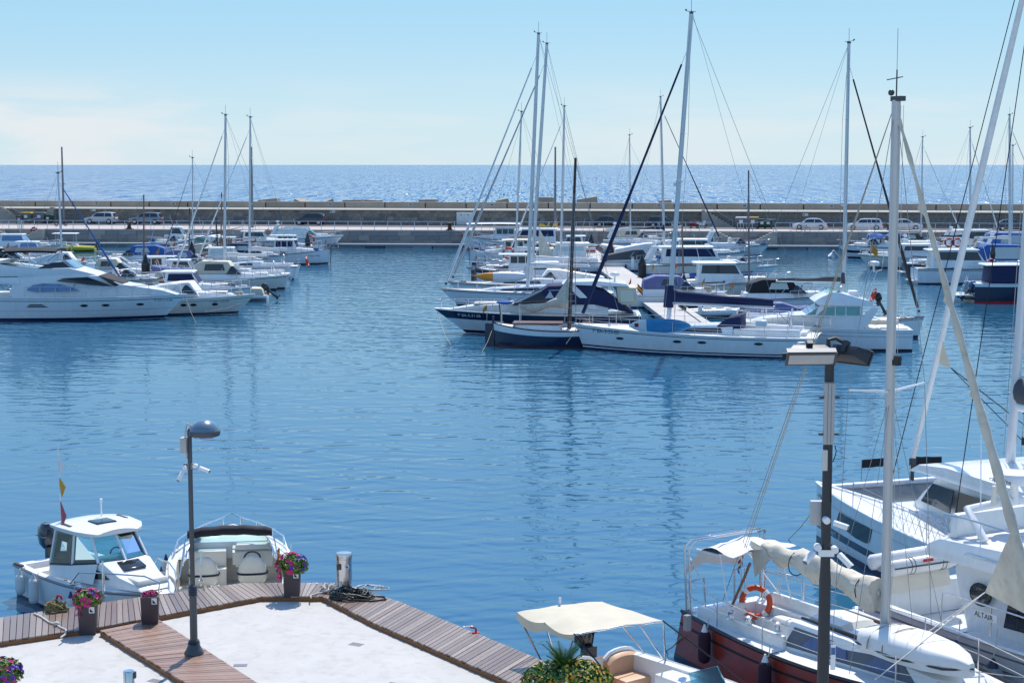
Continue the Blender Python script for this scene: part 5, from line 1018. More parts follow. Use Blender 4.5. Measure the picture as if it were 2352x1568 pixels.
# ------------------------------------------------------------------ things on the far quay
TYRE = mat('tyre_rubber', (.015, .015, .016), .8, var=.2); RIM = mat('alloy_rim', (.45, .46, .47), .3, metal=.8)
GLC = mat('car_glass', (.015, .022, .028), .05, var=.2, spec=.8)
def car(label, u, v, face, kind, rgb, L=4.5, group='cars parked along the breakwater wall'):
    p = G(u, v, ZQ + .02); t = thing('parked_car', label, 'car', p, wrot + (pi if face < 0 else 0), group); m = mat('car_paint_' + '_'.join('%02d' % int(c * 99) for c in rgb), rgb, .25, var=.04, coat=.6)
    h = {'suv': 1.66, 'hatch': 1.46, 'wagon': 1.47, 'sedan': 1.42}[kind]; g = .28 if kind == 'suv' else .2; sh = .98 if kind == 'suv' else .86; W = .9
    wf = lambda x, z: W - .10 * max(0, z - .6) ** 1.0 - .14 * (abs(x) / (L / 2)) ** 4 - (.05 if z < .35 else 0)
    body = [(-L / 2 + .08, g), (L / 2 - .1, g), (L / 2, g + .3), (L / 2 - .06, sh - .22), (L / 2 - .5, sh - .08), (L / 2 - 1.15, sh), (-L / 2 + .15, sh + .03), (-L / 2, sh - .15), (-L / 2, g + .3)]
    prof(body, wf, 'body', m, t, .07)
    f0, f1 = L / 2 - 1.0, L / 2 - 1.85
    rear = {'suv': (-L / 2 + .45, -L / 2 + .12), 'hatch': (-L / 2 + .95, -L / 2 + .2), 'wagon': (-L / 2 + .4, -L / 2 + .12), 'sedan': (-L / 2 + 1.25, -L / 2 + .65)}[kind]
    wg = lambda x, z: W - .05 - .28 * (z - sh)
    roof = [(f0, sh - .02), (f1, h - .07), (f1 - .5, h), (rear[0] + .5, h), (rear[0], h - .07), (rear[1], sh - .02)]
    prof(roof, wg, 'cabin', m, t, .05)
    xm = (f1 + rear[0]) / 2 - .1
    for poly in ([(f0 - .32, sh + .06), (f1 - .02, h - .13), (xm + .04, h - .1), (xm + .04, sh + .06)], [(xm - .04, sh + .06), (xm - .04, h - .1), (rear[0] + .1, h - .14), (rear[1] + .3, sh + .06)]): sidewin(poly, wg, GLC, t, 'side_window')
    screen((f0, sh - .02), (f1, h - .07), wg, GLC, t, 1, .08, 'windscreen')
    w = MB(); w.poly([(rear[1] - .01, -.62, sh + .06), (rear[1] - .01, .62, sh + .06), (rear[0] - .02, .56, h - .14), (rear[0] - .02, -.56, h - .14)], (-.03, 0, .01)); w.obj('rear_window', GLC, t, smooth=False)
    r = .37 if kind == 'suv' else .32
    for x in (L / 2 - .88, -L / 2 + .85):
        for s in (1, -1):
            w = MB(); w.lathe([(r * .55, -.11), (r, -.1), (r, .1), (r * .55, .11)], 16, (x, s * (W - .1), r), 'y'); wh = w.obj('wheel', TYRE, t, ang=40)
            w = MB(); w.lathe([(.04, .0), (r * .62, .0), (r * .62, s * .02), (.04, s * .03)], 12, (x, s * (W + .01), r), 'y'); w.obj('rim', RIM, wh)
    for s in (1, -1):
        w = MB(); w.box(L / 2 - .28, L / 2 - .02, s * .62 - .14, s * .62 + .14, sh - .34, sh - .16); w.obj('headlight', mat('lamp_glass', (.7, .72, .75), .1), t, bevel=.02)
        w = MB(); w.box(-L / 2 - .01, -L / 2 + .14, s * .66 - .12, s * .66 + .12, sh - .3, sh - .05); w.obj('tail_light', RED, t, bevel=.02)
        w = MB(); w.ball((f0 - .45, s * (W + .08), sh + .1), .1, .09, .07, 8, 5); w.obj('door_mirror', m, t)
    w = MB(); w.box(L / 2 - .02, L / 2 + .02, -.26, .26, g + .12, g + .24); w.obj('number_plate', WHT, t)
    return t
car('white SUV parked by breakwater behind left boats', 233, 514, -1, 'suv', (.72, .72, .71), 4.6)
car('silver blue SUV parked right of the white SUV', 337, 515, -1, 'suv', (.24, .29, .34), 4.7)
car('dark blue SUV parked alone over left row launches', 713, 517, -1, 'suv', (.02, .032, .05), 4.5)
car('dark hatchback parked behind navy furled genoa', 1401, 521, 1, 'hatch', (.02, .035, .05), 4.4)
car('dark green estate car parked left of tallest mast', 1524, 522, 1, 'wagon', (.025, .04, .05), 4.4)
car('white coupe hatchback parked behind leaning bicycle', 1860, 527, -1, 'hatch', (.70, .71, .72), 4.5)
car('white estate car parked right of white coupe hatchback', 1985, 528, -1, 'wagon', (.70, .71, .72), 4.7)
car('white saloon car partly behind cream mast, facing right', 2078, 528, 1, 'sedan', (.68, .69, .7), 4.4)
car('dark blue car parked by wall at far right edge', 2325, 530, 1, 'hatch', (.02, .035, .07), 4.3)
# railing along the quay edge
RAILM = mat('rail_pale_blue', (.52, .60, .68), .35, metal=.4)
def railing(label, u0, u1, step=1.72):
    a = Q0 + qdir * (60); 
    def s_at(u): d = ray(u, 520); den = d.x * qdir.y - d.y * qdir.x; k = (Q0.x * qdir.y - Q0.y * qdir.x) / den; return (V((d.x, d.y)) * k - Q0).dot(qdir)
    s0, s1 = s_at(u0), s_at(u1); P = Q0 + qdir * s0 + qn * .25; t = thing('railing', label, 'railing', (P.x, P.y, ZQ), qrot); L_ = s1 - s0; n = int(L_ / step)
    w = MB(); w.tube([(0, 0, 1.08), (L_, 0, 1.08)], .045, 6); w.obj('top_rail', RAILM, t)
    w = MB(); w.tube([(0, 0, .55), (L_, 0, .55)], .018, 5); w.obj('mid_wire', RAILM, t)
    w = MB(); w.box(-.035, .035, -.03, .03, -.25, 1.06); me = w.mesh('post', False); me.materials.append(RAILM)
    for i in range(n + 1): child('post', me, t, (i * L_ / n, 0, 0), 0, (1, 1, 1))
railing('pale metal railing along far quay left of the pier steps', -40, 1638)
railing('pale metal railing along far quay right of the pier steps', 1782, 2420)
# pier steps down to the landing
def qpt(u, v, off):
    d = ray(u, v); P = Q0 + qn * off; den = d.x * qdir.y - d.y * qdir.x; k = (P.x * qdir.y - P.y * qdir.x) / den; return V((d.x * k, d.y * k))
def landing(label, u0, u1):
    a = qpt(u0, 540, -1.6); b = qpt(u1, 540, -1.6); t = thing('pier_steps', label, 'steps', (a.x, a.y, 0), qrot); L_ = (b - a).length; st = mat('pier_step_stone', (.44, .40, .34), .9, var=.2, vscale=1.2, bump=.3)
    w = MB(); w.box(0, L_, -.2, 1.52, -1.5, .8); w.obj('landing', st, t, smooth=False)
    for i in range(7):
        for x0, x1 in ((L_ - 2.9 + i * .38, L_ + .02), (-.02, 2.9 - i * .38)): w = MB(); w.box(x0, x1, .15 + .01 * i, 1.5, .8 + i * .185, .8 + (i + 1) * .185); w.obj('step', st, t, smooth=False)
    w = MB()
    for i in range(6): x = 3 + i * (L_ - 6) / 5; w.tube([(x, 1.45, ZQ), (x, 1.45, ZQ + 1.0)], .03, 5)
    w.tube([(3, 1.45, ZQ + 1.0), (L_ - 3, 1.45, ZQ + 1.0)], .04, 5); w.tube([(L_ - 3, 1.45, ZQ + 1), (L_ - .2, .3, ZQ + 1.6)], .03, 5); w.obj('hand_rail', RAILM, t)
landing('stone double steps down to landing by far right water', 1640, 1785)
landing('stone steps and landing at far left edge of quay', -20, 96)
# flights of steps on the breakwater wall
def wall_steps(label, u, sgn, n=10):
    p = wpt(u, 500, -.02); t = thing('wall_steps', label, 'steps', (p.x, p.y, ZQ), wrot); st = mat('pier_step_stone', (.44, .40, .34))
    for i in range(n): w = MB(); x = sgn * i * .42; h = (ZL - ZQ) * (1 - i / n) - .02; w.box(min(x, x + sgn * .46), max(x, x + sgn * .46), -.95 - .003 * i, -.31, 0, h); w.obj('step', st, t, smooth=False)
    if sgn > 0: w = MB(); w.tube([(0, -.9, ZL - ZQ + .9), (sgn * .42 * n, -.9, .9)], .03, 5); w.tube([(sgn * .42 * n, -.9, .0), (sgn * .42 * n, -.9, .9)], .03, 5); w.obj('hand_rail', RAILM, t)
wall_steps('stone steps on breakwater wall left of waste bins', 6, 1); wall_steps('stone steps on breakwater wall right of green bin', 128, -1, 6); wall_steps('stone steps with handrail on breakwater wall right of scooters', 1612, 1)
def bin_(label, u, v, s, body, lid):
    p = G(u, v, ZQ + .02); t = thing('waste_bin', label, 'bin', p, wrot, 'waste bins by the wall'); w = MB(); a = .62 * s
    w.add([(-a * .9, -.4, .12), (a * .9, -.4, .12), (a * .9, .4, .12), (-a * .9, .4, .12), (-a, -.5, 1.15 * s), (a, -.5, 1.15 * s), (a, .5, 1.15 * s), (-a, .5, 1.15 * s)], [(0, 3, 2, 1), (0, 1, 5, 4), (1, 2, 6, 5), (2, 3, 7, 6), (3, 0, 4, 7), (4, 5, 6, 7)]); w.obj('container', body, t, bevel=.04)
    w = MB(); w.box(-a - .04, a + .04, -.54, .54, 1.15 * s, 1.15 * s + .16, .08, .08); w.obj('lid', lid, t, bevel=.03)
    w = MB(); w.box(-.2 * s, .2 * s, -.53, -.48, .62 * s, .95 * s); w.obj('notice', WHT, t, smooth=False)
    for x in (-a * .75, a * .75):
        w = MB(); w.lathe([(.1, -.04), (.1, .04)], 8, (x, -.34, .1), 'y'); w.obj('caster', BLACK, t)
GRN = mat('bin_green', (.02, .07, .045), .5, var=.1); GRB = mat('bin_grey', (.13, .13, .14), .5, var=.1)
bin_('small dark waste bin beside yellow lid bin at left', 47, 513, .8, GRB, mat('bin_brown', (.1, .05, .04), .5)); bin_('grey waste bin with yellow lid near left stairs', 63, 513, 1.25, GRB, YEL); bin_('grey waste bin with pale lid near left stairs', 93, 513, 1.25, GRB, GREY); bin_('green waste bin beside left wall steps', 113, 513, .95, GRN, GRN)
bin_('dark waste bin with white lid near right stairs', 1702, 525, 1.2, GRB, WHT); bin_('dark waste bin with yellow lid near right stairs', 1729, 525, 1.2, GRB, YEL); bin_('first small green bin right of yellow lid bin', 1750, 525, .95, GRN, GRN); bin_('second small green bin beside white coupe', 1764, 525, .95, GRN, GRN)
# electrical cabinet, wall signs
p = wpt(1068, 516, -.6); cb = thing('electric_cabinet', 'white double door electric cabinet against breakwater wall', 'cabinet', (p.x, p.y, ZQ), wrot); w = MB(); w.box(-1.15, 1.15, -.25, .28, .05, 1.8); w.obj('housing', WHT, cb, bevel=.02)
for s in (-1, 1): w = MB(); w.box(min(s * .03, s * 1.1), max(s * .03, s * 1.1), -.29, -.25, .1, 1.74); d_ = w.obj('door', WHT, cb, bevel=.01); w = MB(); w.box(s * .5 - .07, s * .5 + .07, -.31, -.289, 1.4, 1.54); w.obj('vent', DGREY, d_)
for lab, u, v in [('small white parking sign on wall over white SUV', 214, 482), ('small white parking sign on wall right of dark blue SUV', 764, 486), ('small white parking sign on wall over white coupe', 1850, 493)]:
    p = wpt(u, v, -.12); t = thing('wall_sign', lab, 'sign', p, wrot); w = MB(); w.box(-.38, .38, -.03, .03, -.18, .18); w.obj('plate', WHT, t, smooth=False); w = MB(); w.lathe([(.02, -.045), (.11, -.045), (.11, -.03)], 10, (-.2, 0, 0), 'y'); w.obj('disc', BLUEH, t)
# light poles, mooring bollards
for lab, u, vb in [('tall grey light pole beside yellow inflatable on far quay', 147, 516), ('tall grey light pole on far quay right of left row masts', 580, 522), ('tall grey light pole behind twin masts on far quay', 1275, 526)]:
    p = G(u, vb, ZQ); t = thing('light_pole', lab, 'pole', p); h = CAMZ + (378 - 338) * p.y / FOC - ZQ; w = MB(); w.lathe([(.16, 0), (.15, h * .5), (.11, h - .3), (.13, h - .25), (.10, h)], 10); w.obj('shaft', GREY, t, ang=50); w = MB(); w.box(-.25, .25, -.25, .25, 0, .06); w.obj('base_plate', DGREY, t); w = MB(); w.box(-.12, .35, -.08, .08, h * .52, h * .52 + .1); w.obj('bracket', GREY, t)
for lab, u, v in [('rusty mooring bollard on far quay below silver blue SUV', 297, 526), ('rusty mooring bollard on far quay left of white cabinet', 1033, 530), ('rusty mooring bollard on far quay right of white estate car', 2042, 534)]:
    q = qpt(u, v, .3); t = thing('mooring_bollard', lab, 'bollard', (q.x, q.y, ZQ), 0); RUST = mat('rusty_iron', (.10, .045, .03), .8, var=.35, vscale=6, bump=.3); w = MB(); w.lathe([(.42, 0), (.34, .1), (.24, .3), (.22, .65), (.42, .8), (.42, .92), (.2, 1.0)], 12); w.obj('post', RUST, t, ang=50); w = MB(); w.box(-.5, .5, -.5, .5, 0, .05); w.obj('base_plate', RUST, t)
for lab, u, v in [('red lifebuoy on post at far quay beside yellow inflatable', 78, 529), ('red lifebuoy on far quay wall behind left row masts', 595, 536), ('red lifebuoy at far end of centre pontoon', 1265, 545)]: q = qpt(u, v, -.3); lifebuoy(lab, PY(u, v, q.y - .3), RX(RAD(88)), .36, .11, RED)
def scooter(label, u, v, m, rz, big=False):
    p = G(u, v, ZQ); t = thing('scooter', label, 'scooter', p, rz)
    for x in (-.62, .62): w = MB(); w.torus((x, 0, .28), .22, .07, RX(pi / 2), 14, 6); w.obj('wheel', TYRE, t)
    prof([(-.85, .55), (-.3, .35), (.2, .3), (.45, .4), (.55, .95), (.42, .95), (.25, .5), (-.1, .55), (-.2, .78), (-.8, .85)], lambda x, z: .16, 'body', m, t, .04); w = MB(); w.box(-.75, -.1, -.14, .14, .8, .92, .04, .03); w.obj('seat', BLACK, t, bevel=.03)
    w = MB(); w.tube([(.45, -.35, 1.08), (.42, 0, 1.0), (.45, .35, 1.08)], .025, 5); w.tube([(.44, 0, 1.0), (.62, 0, .28)], .03, 5); w.tube([(.44, .3, 1.05), (.5, .34, 1.3)], .02, 4); w.obj('handlebar', DGREY, t)
scooter('yellow scooter on far quay behind twin masts', 1253, 528, YEL, .3); scooter('second yellow scooter facing camera right of first', 1276, 528, YEL, 1.3); scooter('red scooter parked by wall right of tallest mast', 1594, 524, RED, .8); scooter('white scooter parked beside red scooter', 1612, 524, WHT, .6); scooter('dark motorbike on far quay behind yellow inflatable', 140, 519, DGREY, 0)
p = G(1845, 534, ZQ); t = thing('bicycle', 'bicycle leaning on railing in front of white coupe', 'bicycle', p, qrot)
for x in (-.52, .52): w = MB(); w.torus((x, 0, .34), .33, .025, RX(pi / 2), 20, 5); w.obj('wheel', TYRE, t)
w = MB()
for a, b in [((-.52, .34), (-.1, .3)), ((-.1, .3), (-.25, .85)), ((-.25, .85), (-.52, .34)), ((-.1, .3), (.4, .8)), ((-.22, .75), (.38, .85)), ((.52, .34), (.37, .98))]: w.tube([(a[0], 0, a[1]), (b[0], 0, b[1])], .02, 5)
w.tube([(.3, -.25, 1.0), (.37, 0, .98), (.3, .25, 1.0)], .018, 5); w.obj('frame', DGREY, t); w = MB(); w.box(-.38, -.14, -.07, .07, .88, .94); w.obj('saddle', BLACK, t, bevel=.02)
for k_, (lab, u, v) in enumerate([('small white fixture post beside black far pile', 1316, 545), ('white service post on centre pontoon near tall pile', 1453, 605), ('white service post on near end of centre pontoon', 1530, 660), ('white service post beside pontoon gap under boom', 1608, 705)]):
    p = G(u, v + 12, .5); t = thing('service_post', lab, 'post', p); w = MB(); w.box(-.14, .14, -.14, .14, 0, 1.05, .02, .02); w.obj('column', WHT, t, bevel=.02); w = MB(); w.box(-.17, .17, -.17, .17, 1.05, 1.15, .03, .03); w.obj('cap', GREY, t, bevel=.01)
# ------------------------------------------------------------------ near quay: concrete apron, timber boardwalk
ZC, ZW = .90, 1.02
CONW = mat('apron_concrete', (.49, .47, .435), .85, var=.12, vscale=1.6, bump=.4, bscale=30, dirt=.2)
PLK = [mat('plank_wet_%d' % i, c, .3, var=.3, vscale=7, stretch=(1.2, 9, 9), bump=.25, bscale=14, dirt=.18) for i, c in enumerate([(.26, .18, .135), (.31, .225, .17), (.22, .15, .115), (.36, .27, .21)])]
PLKB = [mat('plank_red_%d' % i, c, .4, var=.3, vscale=7, stretch=(1.2, 9, 9), bump=.25, bscale=14, dirt=.18) for i, c in enumerate([(.30, .17, .115), (.35, .21, .145), (.26, .15, .105)])]
FASC = mat('fascia_timber', (.24, .10, .03), .7, var=.3, vscale=5, stretch=(1, 1, 4), bump=.3)
Aout = [G(-260, 1455, ZW), G(245, 1381, ZW), G(553, 1338, ZW)]; Ain = [G(-260, 1510, ZW), G(240, 1436, ZW), G(602, 1368, ZW)]
Bout = G(785, 1337, ZW); Bin = G(741, 1368, ZW)
Cout = [G(785, 1337, ZW), G(833, 1345, ZW), G(1250, 1517, ZW), G(1420, 1590, ZW)]; Cin = [G(741, 1368, ZW), G(856, 1427, ZW), G(1172, 1564, ZW), G(1330, 1640, ZW)]
w = MB(); outer = [Aout[0], Aout[2], Bout, Cout[3], V((14, 23.0, ZC)), V((14, 8, ZC)), V((-22, 8, ZC)), V((-22, Aout[0].y - 1.2, ZC))]
w.poly([(p.x, p.y, -2) for p in outer], (0, 0, ZC + 2 - .0)); struct(w.obj('near_quay', CONW, smooth=False))
bw = bpy.data.objects.new('boardwalk', None); COL.objects.link(bw); bw['kind'] = 'structure'
def planks(i0, i1, o0, o1, ms, pitch=.135, th=.035, z=ZW):
    n = max(2, int((o1 - o0).length / pitch)); m2 = max(n, int((i1 - i0).length / pitch)); n = max(n, m2)
    for k in range(n):
        a0, a1 = (k + .05) / n, (k + .95) / n; dz = rnd.uniform(-.004, .004)
        q = [i0.lerp(i1, a0), i0.lerp(i1, a1), o0.lerp(o1, a1), o0.lerp(o1, a0)]; c = (q[0] + q[1] + q[2] + q[3]) / 4
        d = ((q[3] - q[0]) + (q[2] - q[1])).normalized(); ov = d * rnd.uniform(.0, .03); ang = atan2(d.y, d.x); Mi = Matrix.Rotation(-ang, 3, 'Z')
        q = [q[0] - ov, q[1] - ov, q[2], q[3]]
        w = MB(); w.poly([Mi @ (p - c) + V((0, 0, dz - th)) for p in q], (0, 0, th)); o = w.obj('plank', rnd.choice(ms), bw, smooth=False, bevel=.004); o.location = (c.x, c.y, z); o.rotation_euler = (0, 0, ang)
planks(Ain[0], Ain[1], Aout[0], Aout[1], PLK); planks(Ain[1], Ain[2], Aout[1], Aout[2], PLK); planks(Ain[2], Bin, Aout[2], Bout, PLK)
planks(Cin[0], Cin[1], Cout[0], Cout[1].lerp(Cout[2], .26), PLK); planks(Cin[1], Cin[2], Cout[1].lerp(Cout[2], .26), Cout[2], PLK); planks(Cin[2], Cin[3], Cout[2], Cout[3], PLK)
K0, K1 = G(232, 1446, ZW), G(362, 1420, ZW); K2, K3 = G(450, 1580, ZW), G(612, 1580, ZW); K2 = K0 + (K2 - K0) * 1.8; K3 = K1 + (K3 - K1) * 1.8
planks(K0, K2, K1, K3, PLKB, .14)
def fascia(pts, m=FASC, out=None):
    for a, b in zip(pts, pts[1:]):
        d = (b - a); ang = atan2(d.y, d.x); w = MB(); w.box(0, d.xy.length, -.02, .02, ZC - .0 + .002, ZW - .04); o = w.obj('fascia_board', m, bw, smooth=False); o.location = (a.x, a.y, 0); o.rotation_euler = (0, 0, ang)
fascia([Ain[0], Ain[1], Ain[2], Bin]); fascia([Cin[0], Cin[1], Cin[2], Cin[3]]); fascia([K0, K2]); fascia([K1, K3])
w = MB()
for pts in ([Ain[0], Ain[1], Ain[2], Aout[2], Aout[1], Aout[0]], [Ain[2], Bin, Bout, Aout[2]], [Cin[0], Cin[1], Cin[2], Cin[3], Cout[3], Cout[2], Cout[1], Cout[0]], [K0, K2, K3, K1]): w.poly([(p.x, p.y, ZC + .004) for p in pts], (0, 0, .045))
w.obj('substrate', DGREY, bw, smooth=False)
for lab, u, v in [('dark slotted drain in apron left of boardwalk corner', 357, 1563), ('dark slotted drain in concrete right of lamp', 818, 1479), ('slotted drain at lower edge of concrete apron', 905, 1571)]:
    p = G(u, v, ZC); t = thing('drain_grate', lab, 'drain', (p.x, p.y, ZC), -.5)
    w = MB(); w.box(-.15, .15, -.1, .1, .0, .004); w.obj('frame', CONC, t, smooth=False)
    for k in range(6): w = MB(); w.box(-.125 + k * .046, -.1 + k * .046, -.09, .09, .003, .006); w.obj('slot', BLACK, t, smooth=False)
p = G(552, 1527, ZC); t = thing('cover_plate', 'grey rectangular cover plate in concrete apron', 'cover', (p.x, p.y, ZC), 0.05); w = MB(); w.box(-.13, .13, -.08, .08, 0, .006); w.obj('plate', GREY, t, smooth=False); w = MB(); w.box(-.11, .11, -.06, .06, .006, .009); w.obj('inset', GREY, t, smooth=False)
# ------------------------------------------------------------------ planters with petunias
PBOX = mat('planter_rust_brown', (.075, .05, .055), .55, var=.3, vscale=3, bump=.15, dirt=.25)
LEAF = mat('leaf_green', (.15, .29, .04), .55, var=.35, vscale=9); LEAFD = mat('leaf_dark', (.035, .11, .03), .55, var=.35, vscale=9)
PINKF = mat('petal_magenta', (.62, .035, .20), .6, var=.25, vscale=15); PURP = mat('petal_purple', (.17, .04, .45), .6, var=.25, vscale=15); HOT = mat('petal_pink', (.72, .10, .26), .6, var=.2)
def blossoms(name, m, pts, r, parent):
    w = MB()
    for p, nrm in pts:
        nrm = nrm.normalized(); a = nrm.orthogonal().normalized(); b = nrm.cross(a); rr = r * rnd.uniform(.8, 1.2); ph = rnd.uniform(0, 6)
        ring = [p + (a * cos(ph + 2 * pi * k / 10) + b * sin(ph + 2 * pi * k / 10)) * rr * (1 if k % 2 else .82) + nrm * rr * .25 for k in range(10)]
        w.add([p - nrm * rr * .3] + ring, [(0, 1 + k, 1 + (k + 1) % 10) for k in range(10)])
    return w.obj(name, m, parent, smooth=False)
def leaves(name, m, pts, r, parent, asp=.5):
    w = MB()
    for p, nrm in pts:
        d = V((rnd.gauss(0, 1), rnd.gauss(0, 1), rnd.gauss(0, .6))).normalized(); s = d.cross(nrm); s = s.normalized() if s.length > .01 else d.orthogonal(); rr = r * rnd.uniform(.7, 1.4)
        w.add([p - d * rr, p + s * rr * asp + nrm * rr * .2, p + d * rr, p - s * rr * asp + nrm * rr * .2], [(0, 1, 2), (0, 2, 3)])
    return w.obj(name, m, parent, smooth=False)
def dome_pts(n, rx, ry, rz, c, low=-.4, depth=.3):
    out = []
    while len(out) < n:
        d = V((rnd.gauss(0, 1), rnd.gauss(0, 1), rnd.gauss(0, 1))).normalized()
        if d.z < low: continue
        k = 1 - rnd.random() ** 2 * depth; out.append((V(c) + V((d.x * rx * k, d.y * ry * k, d.z * rz * k)), d))
    return out
def planter(label, u, v, flowers, h=.68, wd=.37, rz=.12, zb=ZC, sc=1.0, lean=0.0):
    p = G(u, v, zb); t = thing('planter', label, 'planter', p + V((0, wd * .5, .0)), rz, 'rust brown flower planters'); a, b = wd * .44, wd * .5
    w = MB(); w.add([(-a, -a, 0), (a, -a, 0), (a, a, 0), (-a, a, 0), (-b, -b, h), (b, -b, h), (b, b, h), (-b, b, h), (-b + .03, -b + .03, h), (b - .03, -b + .03, h), (b - .03, b - .03, h), (-b + .03, b - .03, h), (-b + .04, -b + .04, h - .06), (b - .04, -b + .04, h - .06), (b - .04, b - .04, h - .06), (-b + .04, b - .04, h - .06)],
        [(0, 3, 2, 1)] + [(i, (i + 1) % 4, 4 + (i + 1) % 4, 4 + i) for i in range(4)] + [(4 + i, 4 + (i + 1) % 4, 8 + (i + 1) % 4, 8 + i) for i in range(4)] + [(8 + i, 8 + (i + 1) % 4, 12 + (i + 1) % 4, 12 + i) for i in range(4)] + [(12, 13, 14, 15)])
    w.obj('pot', PBOX, t, bevel=.008)
    w = MB(); w.box(b * .25, b * .85, -b - .004, -b + .0, h - .15, h - .02); lb = w.obj('label_plate', WHT, t, smooth=False); w = MB(); w.poly([(b * .35, -b - .006, h - .13), (b * .75, -b - .006, h - .13), (b * .35, -b - .006, h - .05)]); w.obj('label_mark', WINE, lb, smooth=False)
    if flowers == 'small':
        leaves('foliage', LEAFD, dome_pts(120, .15, .15, .07, (0, 0, h + .0), -.1), .03, t); blossoms('blossoms', PINKF, dome_pts(46, .17, .17, .09, (0, 0, h), .1), .034, t)
    else:
        R = .36 * sc; leaves('foliage', LEAF, dome_pts(420, R, R * .9, R * .72, (lean, 0, h + .1), -.55, .6), .055, t)
        n = 52; P = dome_pts(n + 20, R * 1.04, R * .95, R * .78, (lean, 0, h + .1), -.5, .15)
        pk = [q for q in P if q[0].x < lean + .13 + rnd.uniform(-.16, .16)]; pu = [q for q in P if not any(q is z for z in pk)]
        if flowers == 'b': pu = pu[::2]; pk = pk + pu[1::2]
        blossoms('pink_blossoms', PINKF, pk, .05, t); blossoms('purple_blossoms', PURP, pu, .05, t)
        blossoms('trailing_blossoms', HOT, [(V((lean - (.28 if flowers == 'a' else .2) * sc + rnd.uniform(-.06, .06), -.1 + rnd.uniform(-.1, .1), h - rnd.uniform(.0, .22))), V((-1, -.8, .2))) for _ in range(16)], .04, t)
    return t
planter('tall planter with pink and purple petunias on the middle boardwalk, near pedestal', 669, 1381, 'a', rz=.05, zb=ZC)
planter('left tall planter with trailing pink petunias at boardwalk edge', 198, 1459, 'b', rz=.12, h=.62, sc=.8)
planter('planter with short red flowers between two petunia planters', 341, 1434, 'small', rz=.15, zb=ZW, h=.58)
planter('planter at lower left corner, only its flower tops showing', 2, 1655, 'a', rz=.1, h=.7, sc=.95)
# ------------------------------------------------------------------ lamp post with dome head and cameras
p = G(446, 1500, ZW); lp = thing('lamp_post', 'dark grey lamp post with blue dome head standing on boardwalk', 'lamp', p); lp.scale = (1, 1, .965)
LG = mat('lamp_slate_grey', (.075, .085, .095), .4, metal=.2, var=.15)
w = MB(); w.lathe([(.19, 0), (.19, .03), (.15, .1), (.10, .22), (.085, .26)], 20); w.obj('base_cone', LG, lp, ang=40)
for k in range(4): w = MB(); w.lathe([(.11 - k * .004, .2 + k * .022), (.125 - k * .006, .21 + k * .022), (.11 - k * .004, .22 + k * .022)], 18); w.obj('base_ring', LG, lp, ang=40)
w = MB(); w.lathe([(.075, .2), (.072, 1.2), (.07, 1.25)], 16); w.obj('lower_shaft', LG, lp, ang=40)
w = MB()
for k in range(5): w.lathe([(.075, 1.2 + k * .045), (.096, 1.215 + k * .045), (.075, 1.24 + k * .045)], 16)
w.obj('collar', LG, lp, ang=40, kind='stuff')
w = MB(); w.lathe([(.047, 1.4), (.046, 3.0), (.045, 4.55), (.02, 4.6)], 14); w.obj('upper_shaft', LG, lp, ang=40)
w = MB(); w.lathe([(.02, 4.78), (.12, 4.76), (.21, 4.70), (.27, 4.62), (.285, 4.55)], 24, (.29, 0, 0)); hd_ = w.obj('lamp_head', mat('dome_blue', (.10, .17, .24), .3, var=.1, coat=.3), lp, ang=60)
w = MB(); w.lathe([(.30, 4.56), (.305, 4.5), (.29, 4.46), (.2, 4.45)], 24, (.29, 0, 0)); w.obj('head_rim', LG, hd_, ang=40)
w = MB(); w.lathe([(.27, 4.46), (.2, 4.42), (.02, 4.4)], 20, (.29, 0, 0)); w.obj('diffuser', mat('diffuser_blue', (.05, .10, .5), .2), hd_, ang=60)
w = MB(); w.box(-.17, -.05, -.1, .1, 4.12, 4.42); w.obj('junction_box', mat('box_grey', (.45, .45, .44), .5), lp, bevel=.008)
w = MB(); w.tube([(-.06, -.02, 4.0), (-.075, -.03, 4.5), (-.06, -.03, 4.66), (-.02, -.03, 4.7), (.02, -.02, 4.66), (.03, 0, 4.55)], .02, 8); w.obj('conduit', mat('conduit_grey', (.5, .5, .5), .5), lp, ang=60)
def cctv(root, x, y, z, ax, drop=.5, L_=.21):
    w = MB(); w.lathe([(.042, -.055), (.047, -.048), (.047, .048), (.042, .055)], 12, (x, y, z), 'y'); br = w.obj('camera_bracket', WHT, root, ang=40)
    d = V((cos(ax) * cos(drop), sin(ax) * cos(drop), -sin(drop))); q = d.to_track_quat('X', 'Z').to_matrix(); c = V((x, y, z)) + d * .2
    w = MB(); w.obox(c, L_, .07, .065, q); bd = w.obj('camera_body', WHT, br, bevel=.012); w = MB(); w.obox(c + d * (L_ / 2 + .002), .008, .056, .052, q); w.obj('camera_lens', BLKG, bd)
cctv(lp, .10, -.02, 3.85, RAD(-10), .35); cctv(lp, -.09, -.03, 3.82, RAD(-125), .9)
w = MB(); w.box(-.12, .12, -.04, .05, 3.78, 3.9); w.obj('camera_mount', GREY, lp, bevel=.01)
